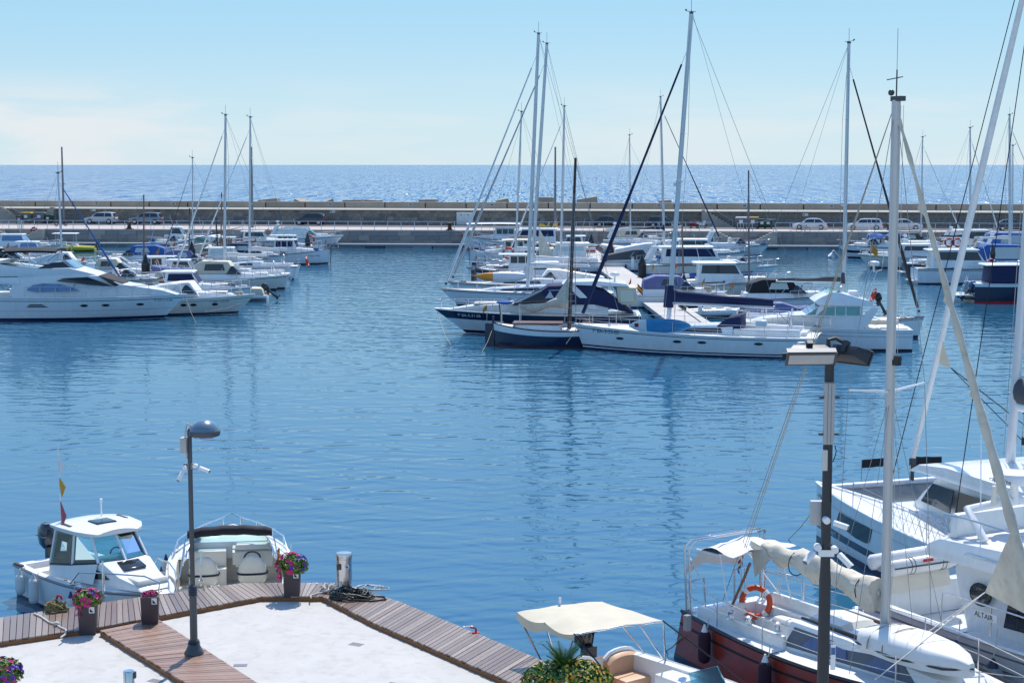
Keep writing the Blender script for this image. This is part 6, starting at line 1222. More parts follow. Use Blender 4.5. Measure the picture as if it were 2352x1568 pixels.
# service pedestal, cable, ropes
p = G(791, 1360, ZW); pd = thing('service_pedestal', 'stainless steel service pedestal at boardwalk corner', 'pedestal', p)
w = MB(); w.lathe([(.175, 0), (.175, .78)], 20); o = w.obj('column', STEEL, pd, ang=40); o.scale = (1, .8, 1); w = MB(); w.lathe([(.18, .78), (.18, .8), (.185, .8), (.185, .87), (.17, .91), (.03, .92)], 20); o = w.obj('cap', STEEL, pd, ang=30); o.scale = (1, .8, 1)
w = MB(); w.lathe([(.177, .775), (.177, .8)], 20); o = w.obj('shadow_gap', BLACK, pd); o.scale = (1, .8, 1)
w = MB(); w.box(-.15, -.05, -.15, -.13, .55, .68); w.obj('meter_window', BLKG, pd, bevel=.005)
w = MB(); w.lathe([(.05, -.16), (.05, -.13)], 14, (.08, 0, .62), 'y'); so = w.obj('socket', WHT, pd); w = MB(); w.lathe([(.03, -.168), (.03, -.159)], 12, (.08, 0, .62), 'y'); w.obj('socket_flap', BLUEH, so)
w = MB(); w.box(-.1, -.04, -.16, -.145, .1, .28); w.obj('notice', WHT, pd); w = MB(); w.box(-.095, -.045, -.165, -.16, .1, .15); w.obj('warning_sticker', YEL, pd)
def coil(label, name, u, v, z, R, r, m, loops, seed, cat='cable', wild=.25, tail=None):
    rr = random.Random(seed); c = G(u, v, z); pts = []; n = loops * 22
    for i in range(n):
        a = 2 * pi * i / 22; k = i // 22; rk = R * (.72 + .3 * rr.random() * wild + .28 * sin(k * 1.7 + a * .5) * wild + .2 * (k % 3) / 3); e = 1 + .35 * sin(k * 2.3)
        pts.append(V((cos(a) * rk * e + .12 * sin(k * 1.9) * R, sin(a) * rk * .8 + .14 * cos(k * 1.3) * R, r + r * 1.6 * (i / n) * min(loops, 6) * (.6 + .4 * sin(3 * a + k)))))
    if tail: pts += [V(q) for q in tail]
    t = thing(name, label, cat, c); w = MB(); w.tube(pts, r, 6); w.obj('coil', m, t, ang=60); return t
coil('coiled black hose lying at foot of steel pedestal', 'hose_coil', 805, 1372, ZW, .42, .018, mat('hose_green_black', (.02, .028, .024), .45, var=.2), 9, 4, 'hose', .6, [(.5, .1, .02), (.75, .0, .02), (.8, -.2, .02), (.5, -.35, .02), (.2, -.3, .02)])
coil('heap of white mooring rope left of steel pedestal', 'rope_heap', 765, 1358, ZW, .24, .017, ROPEW, 6, 8, 'rope', .9, [(-.3, -.2, .02), (-.45, -.4, .02), (-.42, -.6, .02)])
coil('white mooring rope on boardwalk right of steel pedestal', 'mooring_rope', 850, 1352, ZW, .3, .016, ROPEW, 3, 9, 'rope', .9)
coil('mossy tan rope coiled around red cleat at left boardwalk', 'rope_heap', 128, 1402, ZW, .2, .022, mat('rope_mossy', (.26, .22, .09), .9, var=.35, vscale=25, bump=.4), 9, 12, 'rope', .8)
p = G(130, 1396, ZW); t = thing('mooring_hook', 'curved red mooring hook in tan rope at left', 'cleat', p); w = MB(); w.tube([(0, 0, 0), (0, 0, .2), (.03, 0, .28), (.1, -.02, .28), (.13, -.02, .2)], .025, 8); w.obj('hook', RED, t, ang=60); w = MB(); w.box(-.09, .09, -.07, .07, 0, .015); w.obj('foot', RED, t)
p = G(1091, 1452, ZW); t = thing('mooring_hook', 'small dark red mooring hook on right boardwalk edge', 'cleat', p); w = MB(); w.tube([(.02, 0, 0), (.02, 0, .08), (.0, 0, .1), (-.1, .02, .11)], .02, 8); w.obj('hook', RED, t, ang=60); w = MB(); w.box(-.06, .1, -.05, .05, 0, .012); w.obj('foot', RED, t)
t = thing('mooring_line', 'knotted white mooring line lying across left boardwalk', 'rope', G(110, 1420, ZW)); c0 = G(110, 1420, ZW)
w = MB(); w.tube([G(a, b, ZW) + V((0, 0, .02)) - c0 for a, b in ((78, 1410), (95, 1418), (112, 1430), (130, 1436), (138, 1442), (152, 1448), (150, 1458), (140, 1465))], .02, 6); w.ball(G(130, 1437, ZW) + V((0, 0, .05)) - c0, .07, .05, .05); w.obj('line', ROPEW, t, ang=60)
p = G(297, 1600, ZC); t = thing('steel_bollard', 'short stainless steel bollard at bottom edge of apron', 'bollard', p); w = MB(); w.lathe([(.1, 0), (.1, .48), (.085, .5)], 18); w.obj('post', STEEL, t, ang=40); w = MB(); w.box(.09, .13, -.04, .04, .36, .47); w.obj('clip', DGREY, t)
for i, (u, v) in enumerate([(188, 1384), (494, 1345), (720, 1340), (1075, 1438)]):
    p = G(u, v, ZW); t = thing('edge_plate', 'small white reflector plate on boardwalk edge ' + ['near left rope', 'before black bimini boat', 'right of middle planter', 'beside dark red hook'][i], 'plate', p, .3); w = MB(); w.box(-.1, .1, -.03, .03, 0, .008); w.obj('plate', WHT, t, smooth=False); w = MB(); w.box(-.07, .07, -.015, .015, .008, .011); w.obj('strip', GREY, t, smooth=False)
# slim mooring poles standing beside the quay
for lab, u, v0, v1 in [('slim steel mooring pole beside white cabin boat', 238, 1287, 1380), ('slim steel mooring pole behind middle planter', 669, 1247, 1320), ('slim steel mooring pole between helm seats of black bimini boat', 462, 1265, 1345)]:
    a = G(u, v1, ZW - .1); zt = PY(u, v0, a.y).z; t = thing('mooring_pole', lab, 'pole', a); w = MB(); w.lathe([(.022, 0), (.022, zt - a.z - .02), (.01, zt - a.z)], 8); w.obj('shaft', STEEL, t); w = MB(); w.torus((0, 0, .12), .06, .014, None, 12, 5); w.obj('ring', STEEL, t)
# ------------------------------------------------------------------ open cockpit helper
def cockpit(H, root, t0, t1, inset, zf, m=GEL, n=10, name='cockpit_liner', zdrop=.0, fm=None):
    rings = []
    for i in range(n + 1):
        t = lerp(t0, t1, i / n); o = H.pt(t, 1); y0 = o.y; yi = max(.05, y0 - inset); z1 = o.z + .012 - zdrop
        rings.append([V((o.x, s * y, z)) for s, y, z in ((1, y0 * .995, z1), (1, yi, z1), (1, yi - .05, zf), (-1, yi - .05, zf), (-1, yi, z1), (-1, y0 * .995, z1))])
    w = MB(); w.loft(rings, False, False)
    for r in (rings[0], rings[-1]): w.poly([r[1], r[2], r[3], r[4]])
    return w.obj(name, m, root, ang=30)
# ------------------------------------------------------------------ small white cabin boat (left foreground)
L_ = 5.8; H = Hull(L_, 2.3, 1.0, .8, rake=.55, tr=.9, flare=.35, sag=.05, pw=2.3); hd = RAD(-48); bowp = G(398, 1366, 1.0)
st = V((bowp.x - cos(hd) * L_, bowp.y - sin(hd) * L_))
n7 = boat('cabin_boat', 'small white cabin boat with teal windscreen and outboard beside left boardwalk', 'motorboat', st, hd); n7.rotation_euler = (0, 0, hd)
H.build(n7, GEL, rail_m=GREY, deck_m=GEL, boot=(.1, NAVY), well=.5); cockpit(H, n7, .04, .52, .2, .38)
w = MB(); w.box(-.02, .24, -.98, .98, .3, .82); w.obj('transom', GEL, n7, bevel=.04)
wf = taper(.78, .9, .12, 3.2, 5.0, .42)
prof([(2.9, .8), (5.1, .98), (4.85, 1.12), (4.3, 1.2), (3.75, 1.42), (2.9, 1.42)], wf, 'foredeck_trunk', GEL, n7, .06)
w = MB(); w.box(4.35, 4.95, -.42, .42, 1.1, 1.2, .05, .05); w.obj('bow_seat', GEL2, n7, bevel=.04)
w = MB(); w.box(3.85, 4.25, -.28, .28, 1.32, 1.38); o = w.obj('deck_hatch', DKGL, n7, bevel=.02); o.rotation_euler = (0, RAD(14), 0); o.location = (-.31, 0, 1.02)
ZR = 1.97; base = [(1.75, .93, 1.12), (2.75, .86, 1.28), (3.55, .62, 1.40)]; topv = [(1.85, .80, ZR), (2.65, .74, ZR), (3.12, .55, ZR)]
PST = MB()
for s in (1, -1):
    bs = [V((x, s * y, z)) for x, y, z in base]; tp = [V((x, s * y, z)) for x, y, z in topv]
    for k in (0, 1, 2): w = MB(); w.tube([bs[k], tp[k]], .035, 6); w.obj('window_post', GEL, n7)
    for k in (0, 1): w = MB(); w.poly([bs[k], bs[k + 1], tp[k + 1], tp[k]], (0, s * .01, 0)); w.obj('side_pane', TEAL, n7, smooth=False)
    w = MB(); w.poly([bs[2], V((3.68, 0, 1.42)), V((3.2, 0, ZR)), tp[2]], (.01, 0, 0)); w.obj('windscreen_pane', TEAL, n7, smooth=False)
w = MB(); w.tube([(3.69, 0, 1.4), (3.21, 0, ZR)], .035, 6); w.obj('centre_post', GEL, n7)
w = MB(); w.tube([V(base[0]), V(base[1]), V(base[2]), V((3.68, 0, 1.41))] + [V((x, -y, z)) for x, y, z in base[::-1]], .03, 6); w.obj('window_gasket', BLACK, n7)
for s in (1, -1): w = MB(); w.add([(1.7, s * .95, .82), (3.6, s * .80, .95), (3.55, s * .64, 1.4), (2.75, s * .87, 1.28), (1.75, s * .94, 1.12)], [(0, 1, 2, 3, 4)]); w.obj('cabin_side', GEL, n7)
rings = []
for (x, hw, dz) in [(1.55, .78, .0), (1.62, .86, .02), (2.2, .92, .05), (2.9, .86, .05), (3.25, .68, .03), (3.36, .5, .0)]:
    r = []
    for k in range(9): q = -1 + k / 4; r.append(V((x, hw * q, ZR + .05 + dz + .07 * (1 - q * q))))
    r += [V((p.x, p.y * .97, ZR - .0)) for p in r[::-1]]; rings.append(r)
w = MB(); w.loft(rings); rf = w.obj('roof', GEL, n7, ang=50)
w = MB(); w.box(2.35, 2.85, -.26, .26, ZR + .165, ZR + .2, .02, .02); w.obj('roof_hatch', DKGL, rf, bevel=.01)
for s in (1, -1): w = MB(); w.box(2.0, 2.45, s * .72 - .04, s * .72 + .04, ZR + .1, ZR + .14); w.obj('grab_rail', TEAKD, rf, bevel=.01)
w = MB(); w.tube([(2.0, .3, ZR + .1), (2.0, .3, ZR + .5)], .018, 6); w.lathe([(.035, 0), (.035, .08)], 8, (2.0, .3, ZR + .5)); w.obj('mast_light', WHT, rf)
w = MB(); w.tube([(1.75, -.62, ZR), (1.7, -.62, ZR + 2.0)], .012, 5); fs_ = w.obj('flag_pole', WHT, n7)
for nm, m, z0_, z1_ in [('catalan_flag', mat('flag_gold', (.62, .32, .03), .8, var=.3, vscale=14), .85, 1.15), ('striped_flag', mat('flag_mixed', (.35, .1, .14), .8, var=.6, vscale=22), .15, .62), ('pennant', CANW, 1.35, 1.6)]:
    w = MB(); w.add([(1.72, -.62, ZR + z1_ + .04), (1.74, -.6, ZR + z0_ - .05), (1.95, -.68, ZR + z0_ - .12), (1.92, -.56, ZR + z0_ + .12)], [(0, 1, 2), (0, 2, 3)]); w.obj(nm, m, fs_)
outboard(n7, -.05, .0, .9, .98, mat('engine_navy', (.02, .03, .05), .15, coat=.4), 0)
w = MB(); w.box(1.95, 2.3, .15, .62, .4, 1.0); w.obj('helm_seat', WHT, n7, bevel=.06); w = MB(); w.box(1.95, 2.3, -.62, -.15, .4, .95); w.obj('mate_seat', WHT, n7, bevel=.06)
w = MB(); w.box(2.7, 3.3, .05, .6, 1.0, 1.3, .04, .04); ds = w.obj('dashboard', GEL2, n7, bevel=.04); w = MB(); w.torus((2.62, .35, 1.3), .17, .02, RY(pi / 2.6), 16, 6); w.obj('steering_wheel', BLACK, ds)
w = MB(); w.box(.4, .8, -.8, .8, .38, .72); w.obj('aft_bench', CREAMV, n7, bevel=.05)
w = MB()
for s in (1, -1):
    w.tube([H.pt(.52, 1, s, -.06) + V((0, 0, .05)), H.pt(.58, 1, s, -.08) + V((0, 0, .36)), H.pt(.75, 1, s, -.08) + V((0, 0, .42)), H.pt(.9, 1, s, -.02) + V((0, 0, .42)), H.pt(.955, 1, s, .02) + V((.05, 0, .3)), H.pt(.95, 1, s, .0)], .018, 6); w.tube([H.pt(.72, 1, s, -.08), H.pt(.72, 1, s, -.08) + V((0, 0, .42))], .015, 5)
w.obj('guard_rail', STEEL, n7)
sidewin([(3.2, 1.02), (4.0, 1.1), (3.75, 1.22), (3.25, 1.3)], wf, DKGL, n7, 'cabin_port')
w = MB(); w.box(.1, .5, -1.08, -1.0, .83, .87); w.obj('stern_pad', TEAKD, n7)
M7 = Matrix.Translation((st.x, st.y, 0)) @ Matrix.Rotation(hd, 4, 'Z')
for i, (x, lab, m, cap, h, s) in enumerate([(.75, 'white fender on near side of cabin boat, closest to stern', FENW, FENW, .5, -1), (1.55, 'larger ribbed white fender amidships on small cabin boat', FENW, FENW, .62, -1), (3.35, 'small fender with blue cap below cabin boat rail', FENW, FENB, .42, -1)]):
    q = H.pt(x / L_, 1, s, .14); fender(lab, M7 @ V((q.x, q.y, .48)), .12, h, m, cap, M7 @ V((q.x, q.y * .9, q.z + .08)))
# ------------------------------------------------------------------ sport boat with black bimini (stern to the quay)
L_ = 7.6; H = Hull(L_, 2.95, 1.12, .92, rake=1.0, tr=.92, flare=.4, sag=.05, pw=2.3); hd = RAD(99); st = G(527, 1390, .55).xy; st = V((st.x, st.y))
n8 = boat('sport_boat', 'white sport boat with black bimini and cream helm seats, stern to boardwalk', 'motorboat', st, hd); n8.rotation_euler = (0, 0, hd); n8.scale = (.8, 1.0, .96)
H.build(n8, GEL, rail_m=GEL, deck_m=GEL, boot=(.1, NAVY), well=.5); cockpit(H, n8, .05, .52, .2, .36, GEL2)
w = MB(); w.box(-.02, .36, -1.15, .45, .35, .9); w.obj('transom', GEL2, n8, bevel=.05); w = MB(); w.box(-.5, .0, -1.1, 1.1, .22, .3); w.obj('swim_platform', GELG, n8, bevel=.02)
wf = taper(1.0, 1.0, .1, 4.2, 7.0, .35); prof([(3.7, .95), (7.1, 1.12), (6.4, 1.3), (4.6, 1.42), (3.7, 1.42)], wf, 'foredeck_trunk', GEL, n8, .08)
w = MB(); w.box(3.3, 3.85, -1.02, -.1, .8, 1.38, .08, .03); w.obj('companion_bulkhead', GEL2, n8, bevel=.06)
w = MB(); w.add([(3.85, -1.0, 1.38), (3.85, -.05, 1.38), (3.3, -.05, 1.2), (3.3, -1.0, 1.2), (3.2, -1.0, .9), (3.2, -.05, .9)], [(0, 1, 2, 3), (3, 2, 5, 4)]); ds = w.obj('dashboard', CREAMV, n8, smooth=False)
w = MB(); w.add([(3.62, -.92, 1.33), (3.62, -.14, 1.33), (3.34, -.14, 1.235), (3.34, -.92, 1.235)], [(0, 1, 2, 3)]); w.obj('gauge_panel', TEAKD, ds, smooth=False)
for k in range(6): y = -.84 + k * .125; w = MB(); r_ = .055 if k in (2, 3) else .04; w.lathe([(r_, .0), (r_, .02), (r_ * .7, .022)], 12, (3.47, y, 1.285), M=RY(RAD(-18))); w.obj('gauge', mat('gauge_face', (.25, .4, .5), .15), ds)
w = MB(); w.torus((3.12, -.52, 1.08), .19, .022, RY(RAD(65)), 18, 6); w.tube([(3.12, -.52, 1.08), (3.25, -.52, 1.05)], .03, 6); w.obj('steering_wheel', BLACK, n8)
for y, nm in ((-.52, 'helm_seat'), (.62, 'mate_seat')):
    rings = []
    for (z, a, b, ox) in [(.58, .22, .28, 0), (.66, .27, .34, 0), (.86, .26, .34, -.02), (1.05, .14, .31, -.14), (1.2, .10, .22, -.17), (1.28, .06, .13, -.17)]:
        rings.append([V((2.55 + ox + a * math.copysign(abs(cos(t)) ** .6, cos(t)), y + b * math.copysign(abs(sin(t)) ** .7, sin(t)), z)) for t in [2 * pi * k / 16 for k in range(16)]])
    w = MB(); w.loft(rings); so = w.obj(nm, CREAMV, n8, ang=60); w = MB(); w.tube([V((2.55 + .28 * math.copysign(abs(cos(t)) ** .6, cos(t)), y + .36 * math.copysign(abs(sin(t)) ** .7, sin(t)), .83)) for t in [2 * pi * k / 16 for k in range(16)]], .028, 5, closed=True); w.obj('seat_band', BLACK, so)
    w = MB(); w.lathe([(.16, .36), (.06, .4), (.06, .7)], 10, (2.55, y, 0)); w.obj('seat_pedestal', STEEL, so)
w = MB(); w.box(3.0, 3.6, .1, 1.0, .36, .85); w.box(3.3, 3.7, .1, 1.0, .85, 1.25); w.obj('companion_steps', GEL2, n8, bevel=.03)
w = MB(); w.box(.4, .85, -1.0, .4, .36, .75); w.obj('aft_bench', CREAMV, n8, bevel=.06)
pts_b, pts_t = [], []
for k in range(15):
    a = -pi / 2 + pi * k / 14; pts_b.append(V((2.3 + 2.3 * max(0, cos(a)) ** .75, 1.1 * math.copysign(abs(sin(a)) ** .8, sin(a)), 1.12 + .3 * cos(a)))); pts_t.append(V((2.1 + 1.75 * max(0, cos(a)) ** .75, 1.03 * math.copysign(abs(sin(a)) ** .8, sin(a)), 1.3 + .48 * cos(a))))
for k in range(0, 14, 2):
    w = MB(); w.loft([[pts_b[j], pts_t[j]] for j in range(k, min(15, k + 3))], False, False); w.obj('windscreen_pane', TEAL, n8, ang=60)
w = MB(); w.tube(pts_t, .022, 6); w.tube(pts_b, .02, 6); w.obj('screen_frame', STEEL, n8, ang=60)
rings = []
for i in range(13):
    q = -1 + i / 6; zz = 1.8 + .08 * (1 - q * q) + .01 * sin(i * 2.1); r_ = .14 if abs(q) < .9 else .11
    rings.append([V((2.75 + r_ * 1.5 * cos(a), 1.0 * q, zz + r_ * .85 * sin(a))) for a in [2 * pi * k / 10 for k in range(10)]])
w = MB(); w.loft(rings); w.obj('bimini_boot', CANK, n8, ang=60)
w = MB()
for s in (1, -1):
    w = MB(); w.tube([(1.7, s * 1.16, .95), (2.7, s * 1.05, 1.7)], .016, 6); w.tube([(3.3, s * 1.12, 1.05), (2.7, s * 1.05, 1.7)], .016, 6); w.obj('bimini_frame', STEEL, n8)
w = MB(); tps = []
for s in (1, -1):
    row = [H.pt(t, 1, s, -.05) + V((0, 0, .3)) for t in (.5, .62, .74, .86, .95)]; row[0].z -= .27; tps.append(row)
    for t in (.62, .74, .86, .95): b0_ = H.pt(t, 1, s, -.05); w.tube([b0_, b0_ + V((0, 0, .3))], .014, 5)
w.tube(tps[0] + [V((L_ + .05, 0, 1.44))] + tps[1][::-1], .018, 6); w.obj('guard_rail', STEEL, n8)
flag(n8, .9, -1.15, .95, .8, 'cat', .35, 0, .8); w = MB(); w.box(5.0, 5.4, -.25, .25, 1.42, 1.48); w.obj('deck_hatch', DKGL, n8, bevel=.02)
M8_ = Matrix.Translation((st.x, st.y, 0)) @ Matrix.Rotation(hd, 4, 'Z') @ Matrix.Diagonal((.8, 1, .96, 1))
for i, (x, lab) in enumerate([(1.0, 'white and blue fender at stern corner of black bimini boat'), (2.6, 'white fender with blue cap, middle of three beside black bimini boat'), (4.2, 'white fender with blue ends farthest along black bimini boat side')]):
    q = H.pt(x / L_, 1, 1, .15); fender(lab, M8_ @ V((q.x, q.y, .62)), .11, .55, FENW, FENB, M8_ @ V((q.x, q.y * .9, q.z + .1)))
# ------------------------------------------------------------------ open boat with cream bimini (bottom centre)
L_ = 5.6; H = Hull(L_, 2.1, .95, .85, rake=.5, tr=.9, flare=.3, sag=.03); hd = RAD(-53); st = V((1.6, 31.3))
n4 = boat('open_boat', 'small open boat with cream bimini and peach seats at bottom of picture', 'motorboat', st, hd); n4.rotation_euler = (0, 0, hd)
H.build(n4, GEL, rail_m=GEL, deck_m=GEL, boot=(.1, NAVY), well=.62); cockpit(H, n4, .03, .64, .2, .32)
for y0, y1 in ((.12, .95), (-.95, -.12)):
    rings = []
    for i in range(9):
        t = i / 8; y = lerp(y0, y1, t); hh = .80 + .14 * sin(pi * t) ** .5; rings.append([V((.05, y, .5)), V((.05, y, hh - .05)), V((.12, y, hh)), V((.26, y, hh)), V((.34, y, hh - .06)), V((.36, y, .5))])
    w = MB(); w.loft(rings); w.obj('backrest', PEACH, n4, ang=40); w = MB(); w.box(.3, .85, min(y0, y1), max(y0, y1), .34, .56); w.obj('seat', PEACH, n4, bevel=.05)
    w = MB(); w.tube([V((.19, lerp(y0, y1, k / 6), .835 + .14 * sin(pi * k / 6) ** .5)) for k in range(7)], .05, 6); w.obj('backrest_cap', GEL, n4)
w = MB(); w.box(2.9, 3.4, -.4, .4, .34, 1.0, .05, .05); w.obj('console', GEL, n4, bevel=.05); w = MB(); w.poly([(3.35, -.42, 1.0), (3.35, .42, 1.0), (3.1, .36, 1.4), (3.1, -.36, 1.4)], (.012, 0, 0)); w.obj('windscreen', TEAL, n4, smooth=False)
w = MB(); w.box(1.4, 2.1, .35, .95, .34, .82); w.obj('side_locker', GEL, n4, bevel=.04); outboard(n4, -.05, 0, .9, 1.0, BLKG)
CB = [PY(1187, 1405, 30.6), PY(1383, 1380, 31.3), PY(1523, 1425, 29.9), PY(1319, 1455, 29.1)]; Mi = (Matrix.Translation((st.x, st.y, 0)) @ Matrix.Rotation(hd, 4, 'Z')).inverted(); CL = [Mi @ c for c in CB]
rings = []; A_, B_, C_, D_ = CL; n = 12
for i in range(n + 1):
    s = i / n; a = A_.lerp(D_, s); b = B_.lerp(C_, s); row = []
    for j in range(13): q = j / 12; p = a.lerp(b, q); p.z += .03 * sin(pi * q) - .07 * abs(sin(2 * pi * s)) * max(0, 1 - q * 3.2) ** 1.5 - .012 * abs(sin(2 * pi * s)) + .008 * sin(17 * q + 5 * s); row.append(p)
    e0 = row[0] - V((0, 0, .14 + .06 * sin(6 * s))); e1 = row[-1] - V((0, 0, .05)); rings.append([e0] + row + [e1])
w = MB(); w.loft(rings, False, False); w.obj('bimini_top', CANC, n4, ang=60)
w = MB()
for f, ring in ((0, rings[0]), (.5, rings[6]), (1, rings[-1])): w.tube([p - V((0, 0, .02)) for p in ring[1:-1]], .018, 6)
w.obj('bimini_bows', STEEL, n4, ang=60)
for k, (a, foot) in enumerate([(A_, V((A_.x, -1.0, .85))), (A_.lerp(D_, .5), V((A_.x + .5, -1.0, .85))), (D_, V((A_.x + .7, -1.02, .86))), (B_, V((B_.x + .3, 1.0, .86))), (B_.lerp(C_, .45), V((B_.x + .85, 1.0, .87))), (C_, V((B_.x + .9, 1.0, .87)))]):
    w = MB(); w.tube([V(foot), a], .017, 6); w.obj('bimini_leg', STEEL, n4)
for a, foot in ((D_, (2.0, -.98, .88)), (C_, (3.9, .8, .9))): w = MB(); w.tube([a, V(foot)], .014, 5); w.obj('bimini_strap', ROPEB, n4)
w = MB(); w.box(.2, .3, 1.2, 1.32, 1.5, 1.8); o = w.obj('strap_pad', GREY, n4); o.location = (1.35, -.25, .1)
w = MB(); lt = A_.lerp(B_, .5); w.tube([lt, lt + V((0, 0, .1))], .012, 5); w.lathe([(.025, .08), (.03, .1), (.03, .16), (.02, .18)], 8, lt); w.obj('anchor_light', WHT, n4)
# ------------------------------------------------------------------ red-hulled sailboat
L_ = 9.2; H = Hull(L_, 2.95, 1.25, 1.12, rake=.9, tr=.72, flare=.2, srake=-.35, pw=1.9, sag=.16, draft=.6); hd = RAD(-58); st = V((4.5, 34.3))
n1 = boat('sailboat', 'red hulled sailboat with cream sail, stern lifebuoy and solar panel, right foreground', 'sailboat', st, hd); n1.rotation_euler = (0, 0, hd)
M1 = Matrix.Translation((st.x, st.y, 0)) @ Matrix.Rotation(hd, 4, 'Z')
H.build(n1, REDH, rail_m=BLACK, deck_m=GELG, boot=(.12, NAVY), bands=[(.72, .77, BLACK)], n=24, well=.33); cockpit(H, n1, .03, .35, .42, .6, GEL)
z0 = 1.1
w = MB(); w.box(.0, .32, -1.0, 1.0, .8, 1.16); w.obj('aft_deck', GEL, n1, bevel=.03)
for s in (1, -1): w = MB(); w.box(.5, 3.0, s * .72 - .2, s * .72 + .2, .62, .92); w.obj('cockpit_seat', GEL, n1, bevel=.03)
w = MB(); w.box(1.0, 2.6, .5, .92, .92, 1.02, .06, .06); w.obj('cushion', WHT, n1, bevel=.04)
for s in (1, -1): w = MB(); w.box(.5, 3.2, s * 1.02 - .06, s * 1.02 + .06, 1.0, 1.36, .02, .01); w.obj('coaming', GEL, n1, bevel=.03)
wf = taper(1.0, z0, .28, 3.5, 7.4, .55); prof([(3.05, z0 - .1), (7.3, z0 + .02), (6.6, z0 + .28), (4.6, z0 + .5), (3.15, z0 + .54)], wf, 'coach_roof', GEL, n1, .05)
CURT = mat('curtain_blue_window', (.10, .15, .30), .15, var=.3, vscale=3, stretch=(14, 1, 1))
for xa, xb in ((3.3, 4.7), (4.85, 5.9)): sidewin([(xa + .25, z0 + .12), (xb, z0 + .12), (xb - .05, z0 + .3), (xa + .5, z0 + .38)], wf, CURT, n1)
sidewin([(3.12, z0 + .06), (6.3, z0 + .07), (6.0, z0 + .33), (3.3, z0 + .45)], lambda x, z: wf(x, z) - .008, mat('window_surround', (.10, .13, .17), .3), n1, 'window_band')
rings = []
for (x, hw, h) in ((3.2, .42, .0), (3.28, .45, .14), (4.1, .43, .13), (4.2, .4, .02)): rings.append([V((x, hw * q, z0 + .5 + h * (1 - .35 * q * q))) for q in (-1, -.5, 0, .5, 1)] + [V((x, hw, z0 + .45)), V((x, -hw, z0 + .45))])
w = MB(); w.loft(rings); w.obj('sliding_hatch', GEL2, n1, ang=40)
for s in (1, -1): w = MB(); w.box(3.15, 5.3, s * .55 - .03, s * .55 + .03, z0 + .50, z0 + .57); w.obj('hatch_rail', TEAKD, n1, bevel=.01)
w = MB(); w.box(5.0, 5.5, -.28, .28, z0 + .47, z0 + .53); w.obj('fore_hatch', BLGL, n1, bevel=.02)
for x, y in ((3.0, 1.05), (3.0, -1.05), (2.2, -1.12), (1.7, -1.14)): w = MB(); w.lathe([(.09, 0), (.07, .04), (.06, .12), (.085, .16), (.04, .19)], 12, (x, y, 1.36 if x < 2.5 else z0 + .32)); w.obj('winch', STEEL, n1, ang=40)
tubeobj('tiller', [(.35, 0, 1.15), (.62, .1, 1.8), (.75, .15, 2.15)], .03, TEAK, n1)
# stern arch and rails
w = MB()
for s in (1, -1):
    for dx in (.0, .16): w.tube([(.1 + dx, s * 1.02, 1.15), (.0 + dx, s * 1.02, 2.45), (.12 + dx, s * .95, 2.68), (.3 + dx, s * .55, 2.74)], .022, 6)
w.tube([(.3, -.56, 2.74), (.3, .56, 2.74)], .022, 6); w.tube([(.46, -.56, 2.74), (.46, .56, 2.74)], .022, 6); w.obj('stern_arch', STEEL, n1, ang=60)
SOL = [Mi2 for Mi2 in [M1.inverted() @ PY(u, v, 33.7 + dy) for u, v, dy in ((1598, 1263, .1), (1682, 1256, .5), (1738, 1269, .1), (1650, 1277, -.3))]]
w = MB(); w.poly(SOL, (0, 0, .035)); w.obj('solar_frame', WHT, n1, smooth=False); c_ = sum(SOL, V((0, 0, 0))) / 4
w = MB(); w.poly([c_.lerp(p, .92) + V((0, 0, .038)) for p in SOL], (0, 0, .004)); w.obj('solar_cells', BLGL, n1, smooth=False)
w = MB()
for pts in ([(.15, -1.0, 1.15), (.15, -1.0, 1.78), (.08, -.55, 1.78), (.08, -.5, 1.15)], [(.08, .3, 1.15), (.06, .3, 1.85), (.06, .6, 1.85), (.08, .62, 1.15)], [(.2, 1.0, 1.15), (.2, 1.0, 1.78), (1.2, 1.2, 1.78), (1.25, 1.2, 1.15)]): w.tube([V(p) for p in pts], .018, 6)
w.obj('pushpit', STEEL, n1, ang=60)
for s in (1, -1):
    tops = []
    for x in (1.3, 2.9, 4.6, 6.2, 7.7):
        b_ = H.xz(x, H.z(x / L_) * .99, s, -.1); b_.z = H.z(x / L_); w = MB(); w.tube([b_, b_ + V((0, 0, .62))], .014, 6); w.obj('stanchion', STEEL, n1); tops.append(b_ + V((0, 0, .6)))
    st0 = V((.15, s * 1.0, 1.76)); w = MB(); w.tube([st0] + tops + [V((8.8, s * .3, 1.9))], .009, 5); w.obj('upper_lifeline', ROPEW, n1); w = MB(); w.tube([st0 - V((0, 0, .3))] + [p - V((0, 0, .28)) for p in tops], .007, 5); w.obj('lower_lifeline', ROPEW, n1)
w = MB(); w.tube([(8.2, .55, 1.25), (8.6, .4, 1.88), (9.25, .0, 1.92), (8.6, -.4, 1.88), (8.2, -.55, 1.25)], .02, 6); w.obj('pulpit', STEEL, n1)
